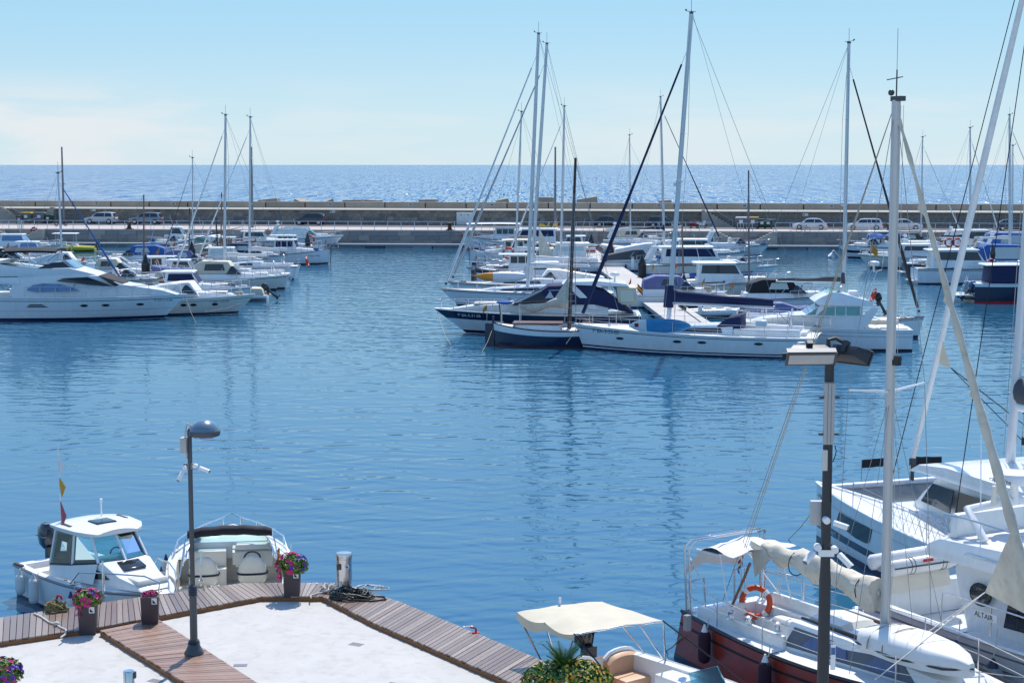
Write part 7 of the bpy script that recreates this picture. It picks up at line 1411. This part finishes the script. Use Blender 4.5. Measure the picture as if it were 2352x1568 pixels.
# mast, shrouds, boom, sail
MX = 4.85; mt = Mi = M1.inverted() @ PY(2062, 232, 30.6); mb = V((MX, 0, z0 + .42)); mt = V((MX - .05, 0, mt.z))
w = MB(); w.tube([mb, mb.lerp(mt, .5), mt], [.105, .105, .095], 14, flat=.72); mo = w.obj('mast', mat('mast_silver', (.52, .52, .51), .45, metal=.3, var=.1, vscale=4, stretch=(4, 4, .3), dirt=.12), n1, ang=60)
w = MB(); w.box(MX - .14, MX + .13, -.06, .06, mt.z - .02, mt.z + .07); w.tube([(MX - .05, 0, mt.z), (MX - .05, 0, mt.z + .55)], .014, 5); w.tube([(MX - .1, .05, mt.z), (MX - .1, .05, mt.z + 1.3)], .006, 4); w.tube([(MX - .35, .05, mt.z + .38), (MX + .05, .05, mt.z + .42)], .01, 4); w.ball((MX - .18, 0, mt.z + .14), .06); w.obj('masthead', DGREY, mo)
SPZ = PY(2040, 893, 30.5).z
for s in (1, -1): w = MB(); w.tube([(MX, s * .08, SPZ), (MX - .1, s * .98, SPZ + .08)], [.028, .02], 6); w.obj('spreader', WHT, mo)
w = MB(); w.lathe([(.05, 0), (.07, .02), (.07, .1), (.05, .12)], 8, (MX + .16, 0, PY(2052, 818, 30.5).z - .05)); w.box(MX + .06, MX + .2, -.05, .05, PY(2052, 818, 30.5).z - .12, PY(2052, 818, 30.5).z - .02); w.obj('steaming_light', BLACK, mo)
w = MB(); w.tube([(MX + .12, .03, z0 + .6), (MX + .11, .03, mt.z - .1)], .007, 4); w.tube([(MX + .13, -.04, z0 + .6), (MX + .11, -.04, mt.z - .1)], .007, 4); w.obj('halyards', ROPEW, mo)
w = MB()
for s in (1, -1):
    ch = V((MX - .05, s * 1.32, 1.2)); sp = V((MX - .1, s * .98, SPZ + .08)); w.tube([ch, sp], .007, 5); w.tube([sp, mt], .007, 5); w.tube([V((MX - .5, s * 1.3, 1.2)), V((MX, 0, SPZ))], .006, 5); w.tube([V((MX + .4, s * 1.28, 1.2)), V((MX, 0, SPZ))], .006, 5)
w.tube([mt, (.05, 0, 1.2)], .008, 5); w.obj('shrouds', WIRE, n1)
w = MB(); w.tube([mt, M1.inverted() @ PY(1708, 1262, 33.4)], .008, 5); w.tube([mt, M1.inverted() @ PY(1700, 1300, 33.2)], .006, 5); w.obj('topping_lift', ROPE, n1)
bm0 = V((MX - .12, 0, 2.42)); bm1 = V((.95, 0, 2.62)); w = MB(); w.tube([bm0, bm1], .055, 8); bo = w.obj('boom', ALU, n1, ang=60)
rings = []
for i in range(25):
    s = i / 24; c = bm0.lerp(bm1, .02 + .86 * s); e = .75 + .25 * sin(3 + s * 9) + .1 * sin(s * 31); hh = (.25 - .08 * s) * e + .05; dn = (.38 - .26 * s) * (1 + .3 * sin(s * 14)) + (.12 if .75 < s < .9 else 0)
    ring = []
    for k in range(22):
        a = 2 * pi * k / 22; r_ = 1 + .09 * sin(a * 3 + s * 25) + .06 * sin(a * 5 - s * 17) + .05 * sin(a * 9 + s * 40); y = .23 * (1 - .3 * s) * cos(a) * r_; zz = (hh if sin(a) > 0 else dn) * sin(a) * r_; ring.append(c + V((.03 * sin(a * 2 + s * 9), y, zz + .03)))
    rings.append(ring)
w = MB(); w.loft(rings); w.obj('flaked_sail', SAILC, bo, ang=75)
w = MB(); c = bm0.lerp(bm1, .86); w.add([c + V((.1, -.2, .1)), c + V((-.5, -.05, .12)), c + V((-.05, -.3, -.55)), c + V((.35, -.24, -.1))], [(0, 1, 2), (0, 2, 3)]); w.obj('sail_corner', SAILC, bo)
for xq in (.12, .34, .62): c = bm0.lerp(bm1, xq); w = MB(); w.torus(c + V((0, 0, -.04)), .25, .012, RY(pi / 2), 12, 4); w.obj('sail_tie', ROPEB, bo)
rings = []
for i in range(13):
    s = i / 12; x = lerp(1.5, -.25, s); top = 2.62 - .75 * max(0, s - .6) ** 1.3 * 3; row = []
    for k in range(9): q = -1 + k / 4; row.append(V((x - .1 * abs(q), .85 * q * (1 - .1 * s), top - .10 * q * q - .03 * sin(k * 2 + i) + .04 * sin(5 * s + k))))
    rings.append(row)
w = MB(); w.loft(rings, False, False); w.obj('cockpit_awning', CANW, n1, ang=60)
for s in (1, -1):
    for q0, q1 in (((1.3, s * .85, 1.3), (.9, s * .8, 2.5)), ((1.0, s * .9, 1.3), (-.15, s * .75, 2.2))): w = MB(); w.tube([q0, q1], .016, 5); w.obj('awning_pole', WHT, n1)
w = MB()
for dy in (-.06, .06, 0): w.tube([(1.9, dy, 2.5), (1.75, dy * .6, 1.3)], .008, 4)
w.obj('mainsheet', ROPEW, n1)
# forestay with furled cream jib, clew hanging loose
bw_ = V((9.05, 0, 1.35)); jt = mb.lerp(mt, .985); k = 40; pts = [bw_.lerp(jt, .05 + .93 * i / k) for i in range(k + 1)]
w = MB(); w.tube(pts, [.085 * (.6 + .4 * sin(pi * min(1, .2 + i / k)) + .14 * sin(i * 1.9) + .07 * sin(i * 4.3)) * (1.15 - .45 * i / k) for i in range(k + 1)], 9); w.obj('furled_jib', SAILC, n1, ang=70)
w = MB(); c0 = bw_.lerp(jt, .29); c1 = bw_.lerp(jt, .14); clew = M1.inverted() @ PY(2262, 1360, 29.6); w.add([c0, c1, clew, c0.lerp(c1, .5) + V((-.02, .06, 0))], [(0, 3, 2), (3, 1, 2), (0, 1, 2)]); w.obj('jib_clew', SAILC, n1)
for k_, e_ in enumerate(((2060, 1500), (2010, 1560))): w = MB(); f = M1.inverted() @ G(e_[0], e_[1], 1.5); w.tube([clew, f], .012, 5); w.obj('jib_sheet', ROPEW, n1)
for i in range(4): c = bw_.lerp(jt, .35 + .16 * i); w = MB(); w.add([c + V((-.05, .05, .3)), c + V((-.2, .08, -.1)), c + V((0, .08, -.25))], [(0, 1, 2)]); w.obj('loose_cloth', SAILC, n1)
q = H.pt(.13, 1, -1, .16); fender('wine red fender hanging at stern quarter of red sailboat', M1 @ V((q.x, q.y, .7)), .13, .68, WINE, WHT, M1 @ V((q.x, q.y * .92, 1.3)))
q = H.pt(.36, 1, -1, .16); fender('wine red fender amidships on red sailboat', M1 @ V((q.x, q.y, .66)), .13, .68, WINE, WHT, M1 @ V((q.x, q.y * .92, 1.3)))
lifebuoy('orange lifebuoy with white bands on stern rail of red sailboat', PY(1736, 1382, 34.2), RZ(RAD(-25)) @ RX(RAD(80)), .31, .065)
w = MB(); flag(n1, .05, .5, 1.2, .95, 'nl', .3, 0, .9)
# upturned dinghy on the foredeck
dp = M1 @ V((4.75, -.3, 1.58)); dg = thing('dinghy', 'upturned white dinghy lashed on foredeck of red sailboat', 'dinghy', dp, hd); dg.scale = (.95, .88, .8)
rings = []
for (x, hw, h) in ((0, .36, .12), (.12, .5, .34), (.5, .62, .44), (1.2, .66, .46), (1.9, .56, .42), (2.35, .36, .34), (2.65, .1, .2)):
    rings.append([V((x, hw * math.copysign(abs(cos(a)) ** .6, cos(a)), .04 + h * max(0, sin(a)) ** .5)) for a in [pi * k / 10 for k in range(11)]] + [V((x, -hw, -.06)), V((x, hw, -.06))])
w = MB(); w.loft(rings); w.obj('dinghy_hull', PVCW, dg, ang=50)
for x in (.55, .95): w = MB(); hw, h = .66, .47; w.tube([V((x, hw * cos(a), .05 + h * max(0, sin(a)) ** .7)) for a in [pi * k / 12 for k in range(13)]], .014, 5); w.obj('lashing', ROPE, dg)
w = MB(); w.tube([(.1, .5, .05), (1.2, .68, .06), (2.3, .42, .08), (2.68, 0, .1)], .03, 6); w.tube([(.1, -.5, .05), (1.2, -.68, .06), (2.3, -.42, .08), (2.68, 0, .1)], .03, 6); w.obj('rubbing_strake', DGREY, dg)
# ------------------------------------------------------------------ white motor yacht between sailboat and catamaran
L_ = 11.5; H = Hull(L_, 3.5, 1.6, 1.25, rake=1.4, tr=.9, flare=.4, sag=.08); hd = RAD(-62); lat = V((-sin(hd), cos(hd))); st = V((7.45, 34.4)) + V((.88, .47)) * 1.6
n3 = boat('motor_yacht', 'white motor yacht with rounded flybridge beside red sailboat, stern away', 'motorboat', st, hd); n3.rotation_euler = (0, 0, hd); M3 = Matrix.Translation((st.x, st.y, 0)) @ Matrix.Rotation(hd, 4, 'Z')
H.build(n3, GEL, rail_m=GEL, deck_m=GEL, boot=(.14, NAVY), bands=[(.62, .64, GREY), (.84, .87, GREY)], well=.26); cockpit(H, n3, .02, .28, .2, .7, GEL)
w = MB(); w.box(.0, .3, -1.5, 1.5, .7, 1.42); w.obj('transom', GEL, n3, bevel=.05)
wf = taper(1.35, 1.2, .1); prof([(3.1, 1.1), (9.6, 1.3), (8.2, 1.9), (7.0, 2.6), (2.7, 2.62), (2.5, 2.4)], taper(1.35, 1.2, .1, 7, 9.6, .6), 'deckhouse', GEL, n3, .06)
w = MB(); o_ = 14; cx, cz = 3.35, 2.05; ring = [V((cx + .28 * cos(2 * pi * k / o_), -1.28, cz + .22 * sin(2 * pi * k / o_))) for k in range(o_)]; w.poly(ring, (0, -.05, 0)); ov = w.obj('oval_window', TEAL, n3); w = MB(); w.tube([p - V((0, .04, 0)) for p in ring], .018, 6, closed=True); w.obj('window_rim', BLACK, ov)
sidewin([(4.0, 1.55), (7.4, 1.7), (6.8, 2.35), (4.1, 2.4)], wf, DKGL, n3)
prof([(2.0, 2.55), (7.4, 2.62), (7.0, 2.95), (6.0, 3.2), (2.3, 3.0), (1.9, 2.8)], taper(1.55, 2.5, .15), 'flybridge', GEL, n3, .12)
w = MB(); w.box(2.5, 5.8, -1.2, 1.2, 3.0, 3.06); w.obj('fly_deck', GELG, n3)
w = MB(); w.box(2.3, 2.6, -1.3, 1.3, 3.0, 3.5, .05, .1); w.box(5.2, 5.6, -1.2, 1.2, 3.0, 3.6, .1, .1); w.obj('fly_coaming', GEL, n3, bevel=.08)
w = MB(); w.tube([(2.4, -1.3, 3.1), (2.2, -1.25, 3.45), (2.9, -1.35, 3.5), (4.5, -1.35, 3.45)], .02, 6); w.tube([(2.5, -1.35, 2.75), (3.2, -1.52, 2.85), (4.6, -1.52, 2.85)], .018, 6); w.obj('grab_rail', STEEL, n3)
w = MB()
for s in (1, -1): w.tube([(3.3, s * 1.2, 3.1), (2.7, s * 1.1, 3.62), (2.75, 0, 3.7)], .09, 8)
w.obj('radar_arch', GEL, n3, ang=60)
w = MB(); w.lathe([(.05, -.45), (.1, -.4), (.08, -.05), (.36, 0), (.42, .04), (.42, .16), (.38, .22), (.1, .24)], 18, (2.75, .1, 4.05)); rd = w.obj('radar_dome', WHT, n3, ang=40); text('raymarine', .15, NAVY, rd, frame((2.48, -.325, 4.1), (1, 0, 0), (0, 0, 1)))
for x, y, z, h in ((2.8, -.5, 3.7, .35), (2.8, .6, 3.7, .3), (2.75, 1.0, 3.65, .35)): w = MB(); w.lathe([(.05, 0), (.06, .04), (.045, h), (.02, h + .02)], 10, (x, y, z)); w.obj('horn', CREAMV, n3)
w = MB(); w.tube([(2.7, -.75, 3.6), (2.65, -.75, 5.1)], .012, 5); w.tube([(3.1, .9, 3.3), (3.1, .9, 4.9)], .012, 5); w.obj('antennas', WHT, n3)
w = MB(); w.box(3.0, 3.04, -.42, -.36, 3.6, 3.95); w.obj('amber_strip', YEL, n3)
for k in range(4): p0_ = H.xz(2.4, .95 - k * .06, -1, .012); p1_ = H.xz(3.4, .95 - k * .06, -1, .012); w = MB(); w.tube([p0_, p1_], .012, 4); w.obj('vent_slat', GREY, n3)
w = MB(); w.tube([V((2.6, -1.62, 1.35)), V((2.6, -1.62, 1.95)), V((3.2, -1.66, 2.0)), V((5.5, -1.66, 2.0))], .018, 6); w.tube([V((4.0, -1.66, 1.4)), V((4.0, -1.66, 2.0))], .015, 5); w.obj('side_rail', STEEL, n3)
w = MB(); w.box(3.55, 4.2, -1.7, -1.68, 1.72, 1.88); nb = w.obj('name_board', GEL, n3, smooth=False); text('ALTAIR', .15, BLACK, nb, frame((3.6, -1.703, 1.745), (1, 0, 0), (0, 0, 1)))
q = H.pt(.29, 1, -1, .18); fender('white fender with blue cap on motor yacht side near name board', M3 @ V((q.x, q.y, .72)), .15, .72, FENW, FENB, M3 @ V((q.x, q.y * .95, 1.6)))
q = H.pt(.38, 1, -1, .2); fender('grimy round fender with dark cap on motor yacht side', M3 @ V((q.x, q.y, .75)), .23, m=mat('fender_grimy', (.30, .31, .30), .5, var=.4, vscale=5, dirt=.4), cap=NAVY, top=M3 @ V((q.x, q.y * .95, 1.7)), round_=True)
# inflatable dinghy on chocks over the yacht's transom
tn = thing('tender', 'white inflatable tender with red logo stowed on stern of motor yacht', 'dinghy', M3 @ V((.45, -.1, 1.8)), hd + pi / 2); tn.scale = (.68, .68, .8)
w = MB(); w.tube([(-1.5, -.1, .1), (-1.4, .0, .12), (.9, 0, .14), (1.35, .04, .2), (1.55, .3, .25), (1.58, .5, .27)], [.12, .22, .23, .22, .2, .18], 12); w.obj('near_tube', PVCW, tn, ang=60); w = MB(); w.tube([(-1.5, .95, .1), (-1.4, .95, .12), (.9, .95, .14), (1.3, .9, .2), (1.58, .5, .27)], [.12, .22, .23, .21, .18], 12); w.obj('far_tube', PVCW, tn, ang=60)
w = MB(); w.box(-1.3, 1.0, .15, .8, -.06, .0); w.obj('floor', PVCG, tn); w = MB(); w.tube([(-1.45, -.21, .15), (.9, -.235, .15), (1.4, -.15, .22), (1.72, .3, .27)], .022, 5); w.obj('grab_line', DGREY, tn)
for x in (-.75, -.6, .55, .7): w = MB(); w.torus((x, 0, .13), .225, .014, RY(pi / 2), 14, 4); w.obj('tube_band', DGREY, tn)
w = MB(); w.box(-.3, .1, -.235, -.21, .24, .32); w.obj('logo', RED, tn, smooth=False)
w = MB(); w.box(-1.3, 1.2, .1, .5, -.6, -.08, .1, .05); w.obj('chock', CREAMV, tn, bevel=.03)
# ------------------------------------------------------------------ catamaran
hd = RAD(110); fw = V((cos(hd), sin(hd))); lt_ = V((-sin(hd), cos(hd))); bowA = G(1873, 1243, 0); cst = V((bowA.x, bowA.y)) - fw * 11.8 - lt_ * 2.75
n2 = boat('catamaran', 'white catamaran with dark hull stripe and window, bow pointing away, right edge', 'catamaran', cst, hd); n2.rotation_euler = (0, 0, hd); M2 = Matrix.Translation((cst.x, cst.y, 0)) @ Matrix.Rotation(hd, 4, 'Z'); HC = Hull(11.8, 1.6, 1.68, 1.35, rake=.05, tr=.85, flare=.3, srake=.1, pw=2.2, draft=.4, sag=.06)
for s, nm in ((1, 'port_hull'), (-1, 'starboard_hull')):
    e = bpy.data.objects.new(nm, None); COL.objects.link(e); e.parent = n2; e.location = (0, s * 2.75, 0); HC.build(e, GEL, rail_m=GEL, deck_m=GEL, boot=(.16, NAVY), bands=[(.27, .40, NAVY), (.80, .806, GREY)])
    if s == 1:
        w = MB(); w.loft([[HC.xz(lerp(10.2, 8.15, i / 10) - .06 * j, lerp(lerp(.92, .76, min(1, i / 6)), lerp(1.24, 1.22, i / 10), j / 4) + (.05 if i == 10 and j == 0 else 0), 1, .014) for j in range(5)] for i in range(11)], False, False); w.obj('hull_window', DKGL, e, ang=60)
        hull_text(HC, 'FOUNTAINE PAJOT', .155, WHT, e, 11.6, .49, 1, 'maker_lettering')
        hull_text(HC, '7ª BA-', .17, GREY, e, 11.6, 1.3, 1)
w = MB(); w.box(.6, 9.5, -2.2, 2.2, .95, 1.5); w.obj('bridge_deck', GEL, n2, bevel=.04)
w = MB(); w.tube([(11.3, -2.7, 1.6), (11.3, 2.7, 1.6)], .11, 10); cbm = w.obj('cross_beam', ALU, n2, ang=60); w = MB(); w.tube([(11.35, 0, 1.7), (11.35, .0, 2.1), (11.2, .0, 2.2)], .03, 6); w.obj('bow_seat', STEEL, cbm)
w = MB()
for i in range(44): y = -1.95 + i * 3.9 / 43; w.tube([(9.5, y, 1.5), (11.2, y, 1.55)], .014, 3)
for i in range(24): x = 9.6 + i * 1.6 / 23; w.tube([(x, -2.0, 1.52), (x, 2.0, 1.52)], .014, 3)
w.obj('trampoline_net', PVCG, n2, kind='stuff')
wfc = taper(2.3, 1.5, .18, 5.5, 9.2, 1.5); prof([(1.2, 1.45), (9.0, 1.45), (8.4, 2.0), (7.7, 2.5), (1.2, 2.6)], wfc, 'coach_roof', GEL, n2, .08)
prof([(.2, 2.62), (8.1, 2.56), (8.9, 2.46), (8.3, 2.74), (6.7, 2.95), (.2, 2.95)], taper(2.45, 2.5, .2, 5.5, 8.9, 1.75), 'hard_top', GEL, n2, .05)
sidewin([(3.0, 1.85), (6.3, 1.85), (6.3, 2.4), (3.0, 2.42)], wfc, DKGL, n2); screen((8.95, 1.5), (7.8, 2.44), wfc, DKGL, n2, 3, .1)
sidewin([(6.6, 1.8), (8.4, 1.75), (7.9, 2.3), (6.6, 2.38)], wfc, DKGL, n2)
mT = V((6.9, 0, 2.95)); mtop = V((6.0, 0, 19.0)); w = MB(); w.tube([mT, mtop], [.155, .125], 14, flat=.65); mo = w.obj('mast', mat('cat_mast', (.66, .67, .68), .4, metal=.2, var=.06), n2, ang=60)
w = MB(); w.tube([(6.92, .2, 3.1), (6.1, .2, 17)], .012, 4); w.tube([(6.75, -.2, 3.1), (6.0, -.2, 17)], .012, 4); w.obj('halyards', WIRE, mo); w = MB()
for z in (3.4, 4.2, 6.2): w.box(6.5, 6.7, -.3, -.16, z, z + .2)
w.obj('mast_fittings', BLACK, mo, kind='stuff')
w = MB(); w.tube([(6.6, 0, 4.4), (1.0, 0, 4.6)], .13, 10); bo = w.obj('boom', GEL, n2, ang=60); rings = []
for i in range(9): s = i / 8; rings.append([V((6.55 - 5.2 * s, (.27 - .08 * s) * cos(a), 4.8 + .34 * (1 - .3 * s) * sin(a))) for a in [2 * pi * k / 12 for k in range(12)]])
w = MB(); w.loft(rings); w.obj('sail_bag', CANG, bo, ang=60)
fs0 = V((11.25, 0, 2.25)); fs1 = V((6.15, 0, 17.2)); k = 24; w = MB(); w.tube([fs0.lerp(fs1, i / k) for i in range(k + 1)], [.04 + .055 * sin(pi * min(1, .12 + i / k * .9)) ** .6 for i in range(k + 1)], 9); w.obj('furled_genoa', CANW, n2, ang=60)
w = MB(); cl_ = fs0.lerp(fs1, .2) + V((-.3, -.25, -.25)); w.add([fs0.lerp(fs1, .25) + V((0, .1, 0)), fs0.lerp(fs1, .19), cl_], [(0, 1, 2)]); w.obj('genoa_clew', CANC, n2)
w = MB(); w.tube([cl_, (6.8, -1.6, 3.0)], .014, 4); w.tube([cl_, (6.4, -.6, 3.0)], .014, 4); w.obj('genoa_sheets', ROPEB, n2)
w = MB(); w.tube([fs0 - V((0, 0, .6)), fs0 + V((0, 0, .05))], .05, 8); w.lathe([(.1, 0), (.1, .2)], 10, fs0 - V((0, 0, .15))); w.obj('furling_drum', DGREY, n2)
w = MB(); w.tube([mtop.lerp(mT, .06), (8.2, 2.9, 1.6)], .012, 5); w.tube([mtop.lerp(mT, .06), (5.2, 2.9, 1.55)], .012, 5); w.tube([mtop.lerp(mT, .1), (5.2, -2.9, 1.6)], .016, 5); w.obj('shrouds', ROPEB, n2)
for s in (1, -1):
    tops = []
    for x in (3.5, 5.5, 7.4, 9.2, 10.8): b_ = V((x, s * (2.75 + HC.b(x / 11.8) * .85), HC.z(x / 11.8))); w = MB(); w.tube([b_, b_ + V((0, 0, .62))], .014, 5); w.obj('stanchion', STEEL, n2); tops.append(b_ + V((0, 0, .6)))
    w = MB(); w.tube(tops, .008, 4); w.tube([p - V((0, 0, .3)) for p in tops], .007, 4); w.obj('lifelines', WIRE, n2)
w = MB()
for i in range(15):
    x = 3.5 + i * .27; y = 2.75 + HC.b(.45) * .85; 
    w.tube([(x, y, 1.5), (x + .35, y, 2.1)], .007, 3); w.tube([(x + .35, y, 1.5), (x, y, 2.1)], .007, 3)
w.obj('rail_netting', ROPEW, n2, kind='stuff')
for i, (u0, v0, u1, v1, lab) in enumerate([(1979, 1053, 2032, 1070, 'left black sun cover hung on catamaran bow rail'), (2092, 1047, 2163, 1072, 'right black sun cover hung on catamaran bow rail')]):
    Yd = 45.6 + .6 * i; a = PY(u0, v1 + 5 - 5 * i, Yd); b = PY(u1, v1, Yd + .4); h_ = .24 if i == 0 else .3; t = thing('dodger_cloth', lab, 'canvas', a); w = MB(); d = b - a; rings = [[d * (j / 6) + V((0, .03 * sin(j * 2), 0)), d * (j / 6) + V((0, .03 * sin(j * 2.5), h_))] for j in range(7)]; w.loft([[r[0], r[1], r[1] + V((0, .02, 0)), r[0] + V((0, .02, 0))] for r in rings]); w.obj('cloth', CANK, t, ang=60); w = MB(); w.tube([(0, .01, -.75), (0, .01, h_)], .012, 4); w.obj('support', STEEL, t)
# ------------------------------------------------------------------ flood-light post at right
YP = 21.0; base = V((PY(1890, 1568, YP).x, YP, ZC)); zt = PY(1917, 832, YP).z; fl = thing('floodlight_post', 'dark post with two floodlights and white security cameras, right foreground', 'lamp', base)
h = zt - ZC; BK = mat('post_charcoal', (.028, .03, .035), .5, var=.2); zz = lambda v: PY(1905, v, YP).z - ZC
w = MB(); w.lathe([(.085, 0), (.078, zz(1330)), (.066, zz(1300)), (.062, h)], 16); w.obj('shaft', BK, fl, ang=40)
w = MB(); w.lathe([(.2, 0), (.2, .03), (.1, .12)], 16); w.obj('base_flange', BK, fl, ang=40)
w = MB()
for x in (-.045, 0, .045): w.tube([(x - .01, -.1, zz(1016)), (x - .01, -.1, zz(878))], .026, 8)
w.box(-.08, .06, -.09, -.05, zz(1018), zz(876)); w.obj('batten_light', mat('fixture_grey', (.42, .41, .40), .5), fl, ang=40)
for v in (910, 994): w = MB(); w.box(-.14, .12, -.1, -.06, zz(v) - .015, zz(v) + .015); w.obj('clamp', DGREY, fl)
w = MB(); w.box(-.09, -.02, -.12, -.05, zz(1077), zz(1030)); w.obj('router_box', mat('box_ivory', (.55, .54, .50), .5), fl, bevel=.01)
w = MB(); w.box(-.2, .06, .03, .13, zz(1208), zz(1152)); w.obj('junction_box', mat('box_grey', (.45, .45, .44)), fl, bevel=.01)
w = MB(); w.tube([(.07, .0, zz(1060)), (.1, 0, zz(1045)), (.11, 0, zz(1035)), (.09, 0, zz(1022))], .007, 5); w.tube([(.03, -.05, zz(1070)), (.05, -.05, zz(1150))], .006, 5); w.obj('cable', BLACK, fl)
cctv(fl, -.02, -.1, zz(1190), RAD(-25), .25, .2); cctv(fl, -.11, -.02, zz(1255), RAD(-140), .6, .2); cctv(fl, .10, -.08, zz(1258), RAD(-40), .65, .24)
w = MB(); w.box(-.1, .1, -.07, -.03, zz(1275), zz(1260)); w.obj('camera_arm', WHT, fl)
w = MB(); w.box(.085, .15, -.05, -.045, zz(1535), zz(1478)); sg = w.obj('notice_sign', WHT, fl, smooth=False); w = MB(); w.box(.09, .145, -.053, -.05, zz(1500), zz(1484)); w.obj('notice_print', BLUEH, sg, smooth=False)
w = MB(); w.box(-.62, .1, -.03, .03, h + .06, h + .12); w.box(-.06, .06, -.06, .06, h - .02, h + .14); w.box(.0, .5, .05, .1, h + .08, h + .12); w.obj('crossbar', BK, fl)
def flood(root, c, rz, tilt, nm):
    e = bpy.data.objects.new(nm, None); COL.objects.link(e); e.parent = root; e.location = c; e.rotation_euler = (tilt, 0, rz); e.scale = (.95, .7, .72)
    w = MB(); fr = [V((x, -.0, z)) for x, z in ((-.33, -.12), (.33, -.12), (.33, .12), (-.33, .12))]; bk = [V((x, .26, z)) for x, z in ((-.2, -.06), (.2, -.06), (.22, .12), (-.22, .12))]
    w.loft([fr, [p + V((0, .06, 0)) for p in fr], bk]); w.obj('housing', BK, e, bevel=.01)
    w = MB(); w.box(-.35, .35, -.025, .005, -.14, .14); w.obj('bezel', DGREY, e, bevel=.008)
    w = MB(); w.box(-.31, .31, -.03, -.026, -.105, .10); w.obj('lamp_glass', mat('flood_glass', (.40, .39, .38), .12, var=.2, vscale=2, coat=.5), e, smooth=False)
    w = MB(); w.box(-.34, .34, .0, .12, .125, .15); w.obj('visor', GREY, e); w = MB(); w.box(-.04, .04, .2, .3, -.02, .2); w.obj('bracket', BK, e)
flood(fl, (-.26, -.1, h + .06), RAD(4), RAD(32), 'floodlight'); flood(fl, (.30, .1, h + .06), RAD(128), RAD(28), 'floodlight')
w = MB(); w.lathe([(.05, 0), (.055, .02), (.05, .05)], 10, (-.35, .12, h + .2)); w.obj('photocell', WHT, fl); w = MB(); w.tube([(0, .05, h + .1), (0, .12, h + .28), (.1, .15, h + .3), (.22, .1, h + .24)], .03, 8); w.obj('knuckle', BK, fl)
# ------------------------------------------------------------------ flower bed with cycad palm
c = G(1302, 1575, 1.0); FBS = .86; fb = thing('flower_bed', 'planted bed of yellow and orange flowers with cycad palm, bottom centre', 'flower bed', (c.x, c.y - .3, ZC))
w = MB(); w.lathe([(.85, 0), (.9, .3), (.84, .32), (.8, .26), (.02, .26)], 24); o = w.obj('bed_kerb', CONC, fb, ang=40); o.scale = (1, .7, 1)
P = dome_pts(2600, .98, .66, .46, (0, 0, .26), -.05, .45); leaves('dark_foliage', LEAFD, P[:1300], .05, fb, .55); leaves('light_foliage', mat('leaf_lime', (.20, .30, .03), .55, var=.35, vscale=9), P[1300:], .048, fb, .55)
lf = [q for q in dome_pts(420, 1.0, .68, .48, (0, 0, .26), .0, .1)]; rt = [q for q in lf if q[0].x > -.05]; lt2 = [q for q in lf if q[0].x <= -.05 and q[0].z < .5]
YF = mat('petal_yellow', (.68, .46, .03), .6, var=.2); OF = mat('petal_orange', (.70, .16, .03), .6, var=.25)
blossoms('yellow_blossoms', YF, rt[:150], .032, fb); blossoms('orange_blossoms', OF, rt[150:] + lt2[:40], .032, fb); blossoms('white_blossoms', CANW, lt2[40:70], .028, fb)
fro = mat('cycad_green', (.03, .10, .02), .4, var=.3)
for k in range(22):
    a = 2 * pi * k / 22 + rnd.uniform(-.15, .15); el = rnd.uniform(.7, 1.35); L_ = rnd.uniform(.42, .62); pts = []
    for i in range(9): s = i / 8; r_ = L_ * s * cos(el * (1 - .35 * s)); pts.append(V((r_ * cos(a), r_ * sin(a), .55 + L_ * s * sin(el) - .25 * L_ * s * s * cos(el))))
    w = MB(); w.tube(pts, .008, 4); side = V((-sin(a), cos(a), 0))
    for i in range(1, 24):
        f = i / 24 * 8; j = min(7, int(f)); b_ = pts[j].lerp(pts[j + 1], f - j); d = (pts[j + 1] - pts[j]).normalized(); ll = .16 * sin(pi * (.15 + .8 * i / 24))
        for s in (1, -1): tip = b_ + side * s * ll + d * ll * .7 + V((0, 0, .02)); w.add([b_ - d * .008, b_ + d * .008, tip], [(0, 1, 2)])
    o = w.obj('frond', fro, fb, smooth=False); o.location = (-.08, 0, 0)
fb.scale = (FBS, FBS, .95)
# mooring lines dipping into the water
for lab, a, b in [('thin mooring line running from catamaran bow down to water', PY(1868, 1172, 45.2), G(1806, 1243, -.05)), ('mooring line from red sailboat stern into water', PY(1566, 1460, 33.6), G(1526, 1496, -.05)), ('dark mooring line slanting into water at left edge', PY(-20, 1180, 50), G(150, 1240, -.05))]:
    t = thing('mooring_line', lab, 'rope', a); w = MB(); d = b - a; w.tube([V((0, 0, 0)), d * .5 - V((0, 0, .06)), d], .014, 5); w.obj('line', ROPE, t)
# bow and stern lines of the front boats
for lab, a, b in [('taut mooring line from navy banded cruiser bow into water', PY(1003, 711, 102.5), G(1040, 800, -.1)), ('mooring line from long white yacht bow to pontoon finger', PY(1330, 742, 93.2), G(1300, 790, .4)), ('mooring line from stern of navy launch to water', PY(1135, 745, 95), G(1105, 812, -.1)), ('mooring line from flybridge yacht bow into water', PY(428, 688, 111), G(452, 745, -.1)), ('mooring line hanging off white cruiser bow behind flybridge yacht', PY(570, 690, 115), G(470, 716, .4)), ('mooring line from sailing yacht bow at right of fishing cruiser', PY(2116, 733, 104), G(2150, 800, -.1)), ('stern line of black bimini boat to boardwalk', G(430, 1346, .95), G(470, 1352, 1.04)), ('bow line of small cabin boat to boardwalk', G(372, 1356, 1.1), G(330, 1372, 1.04))]:
    t = thing('mooring_line', lab, 'rope', a); w = MB(); d = b - a; w.tube([V((0, 0, 0)), d * .5 - V((0, 0, .04 * d.length)), d], .016, 5); w.obj('line', ROPEW if a.y < 60 else ROPE, t)
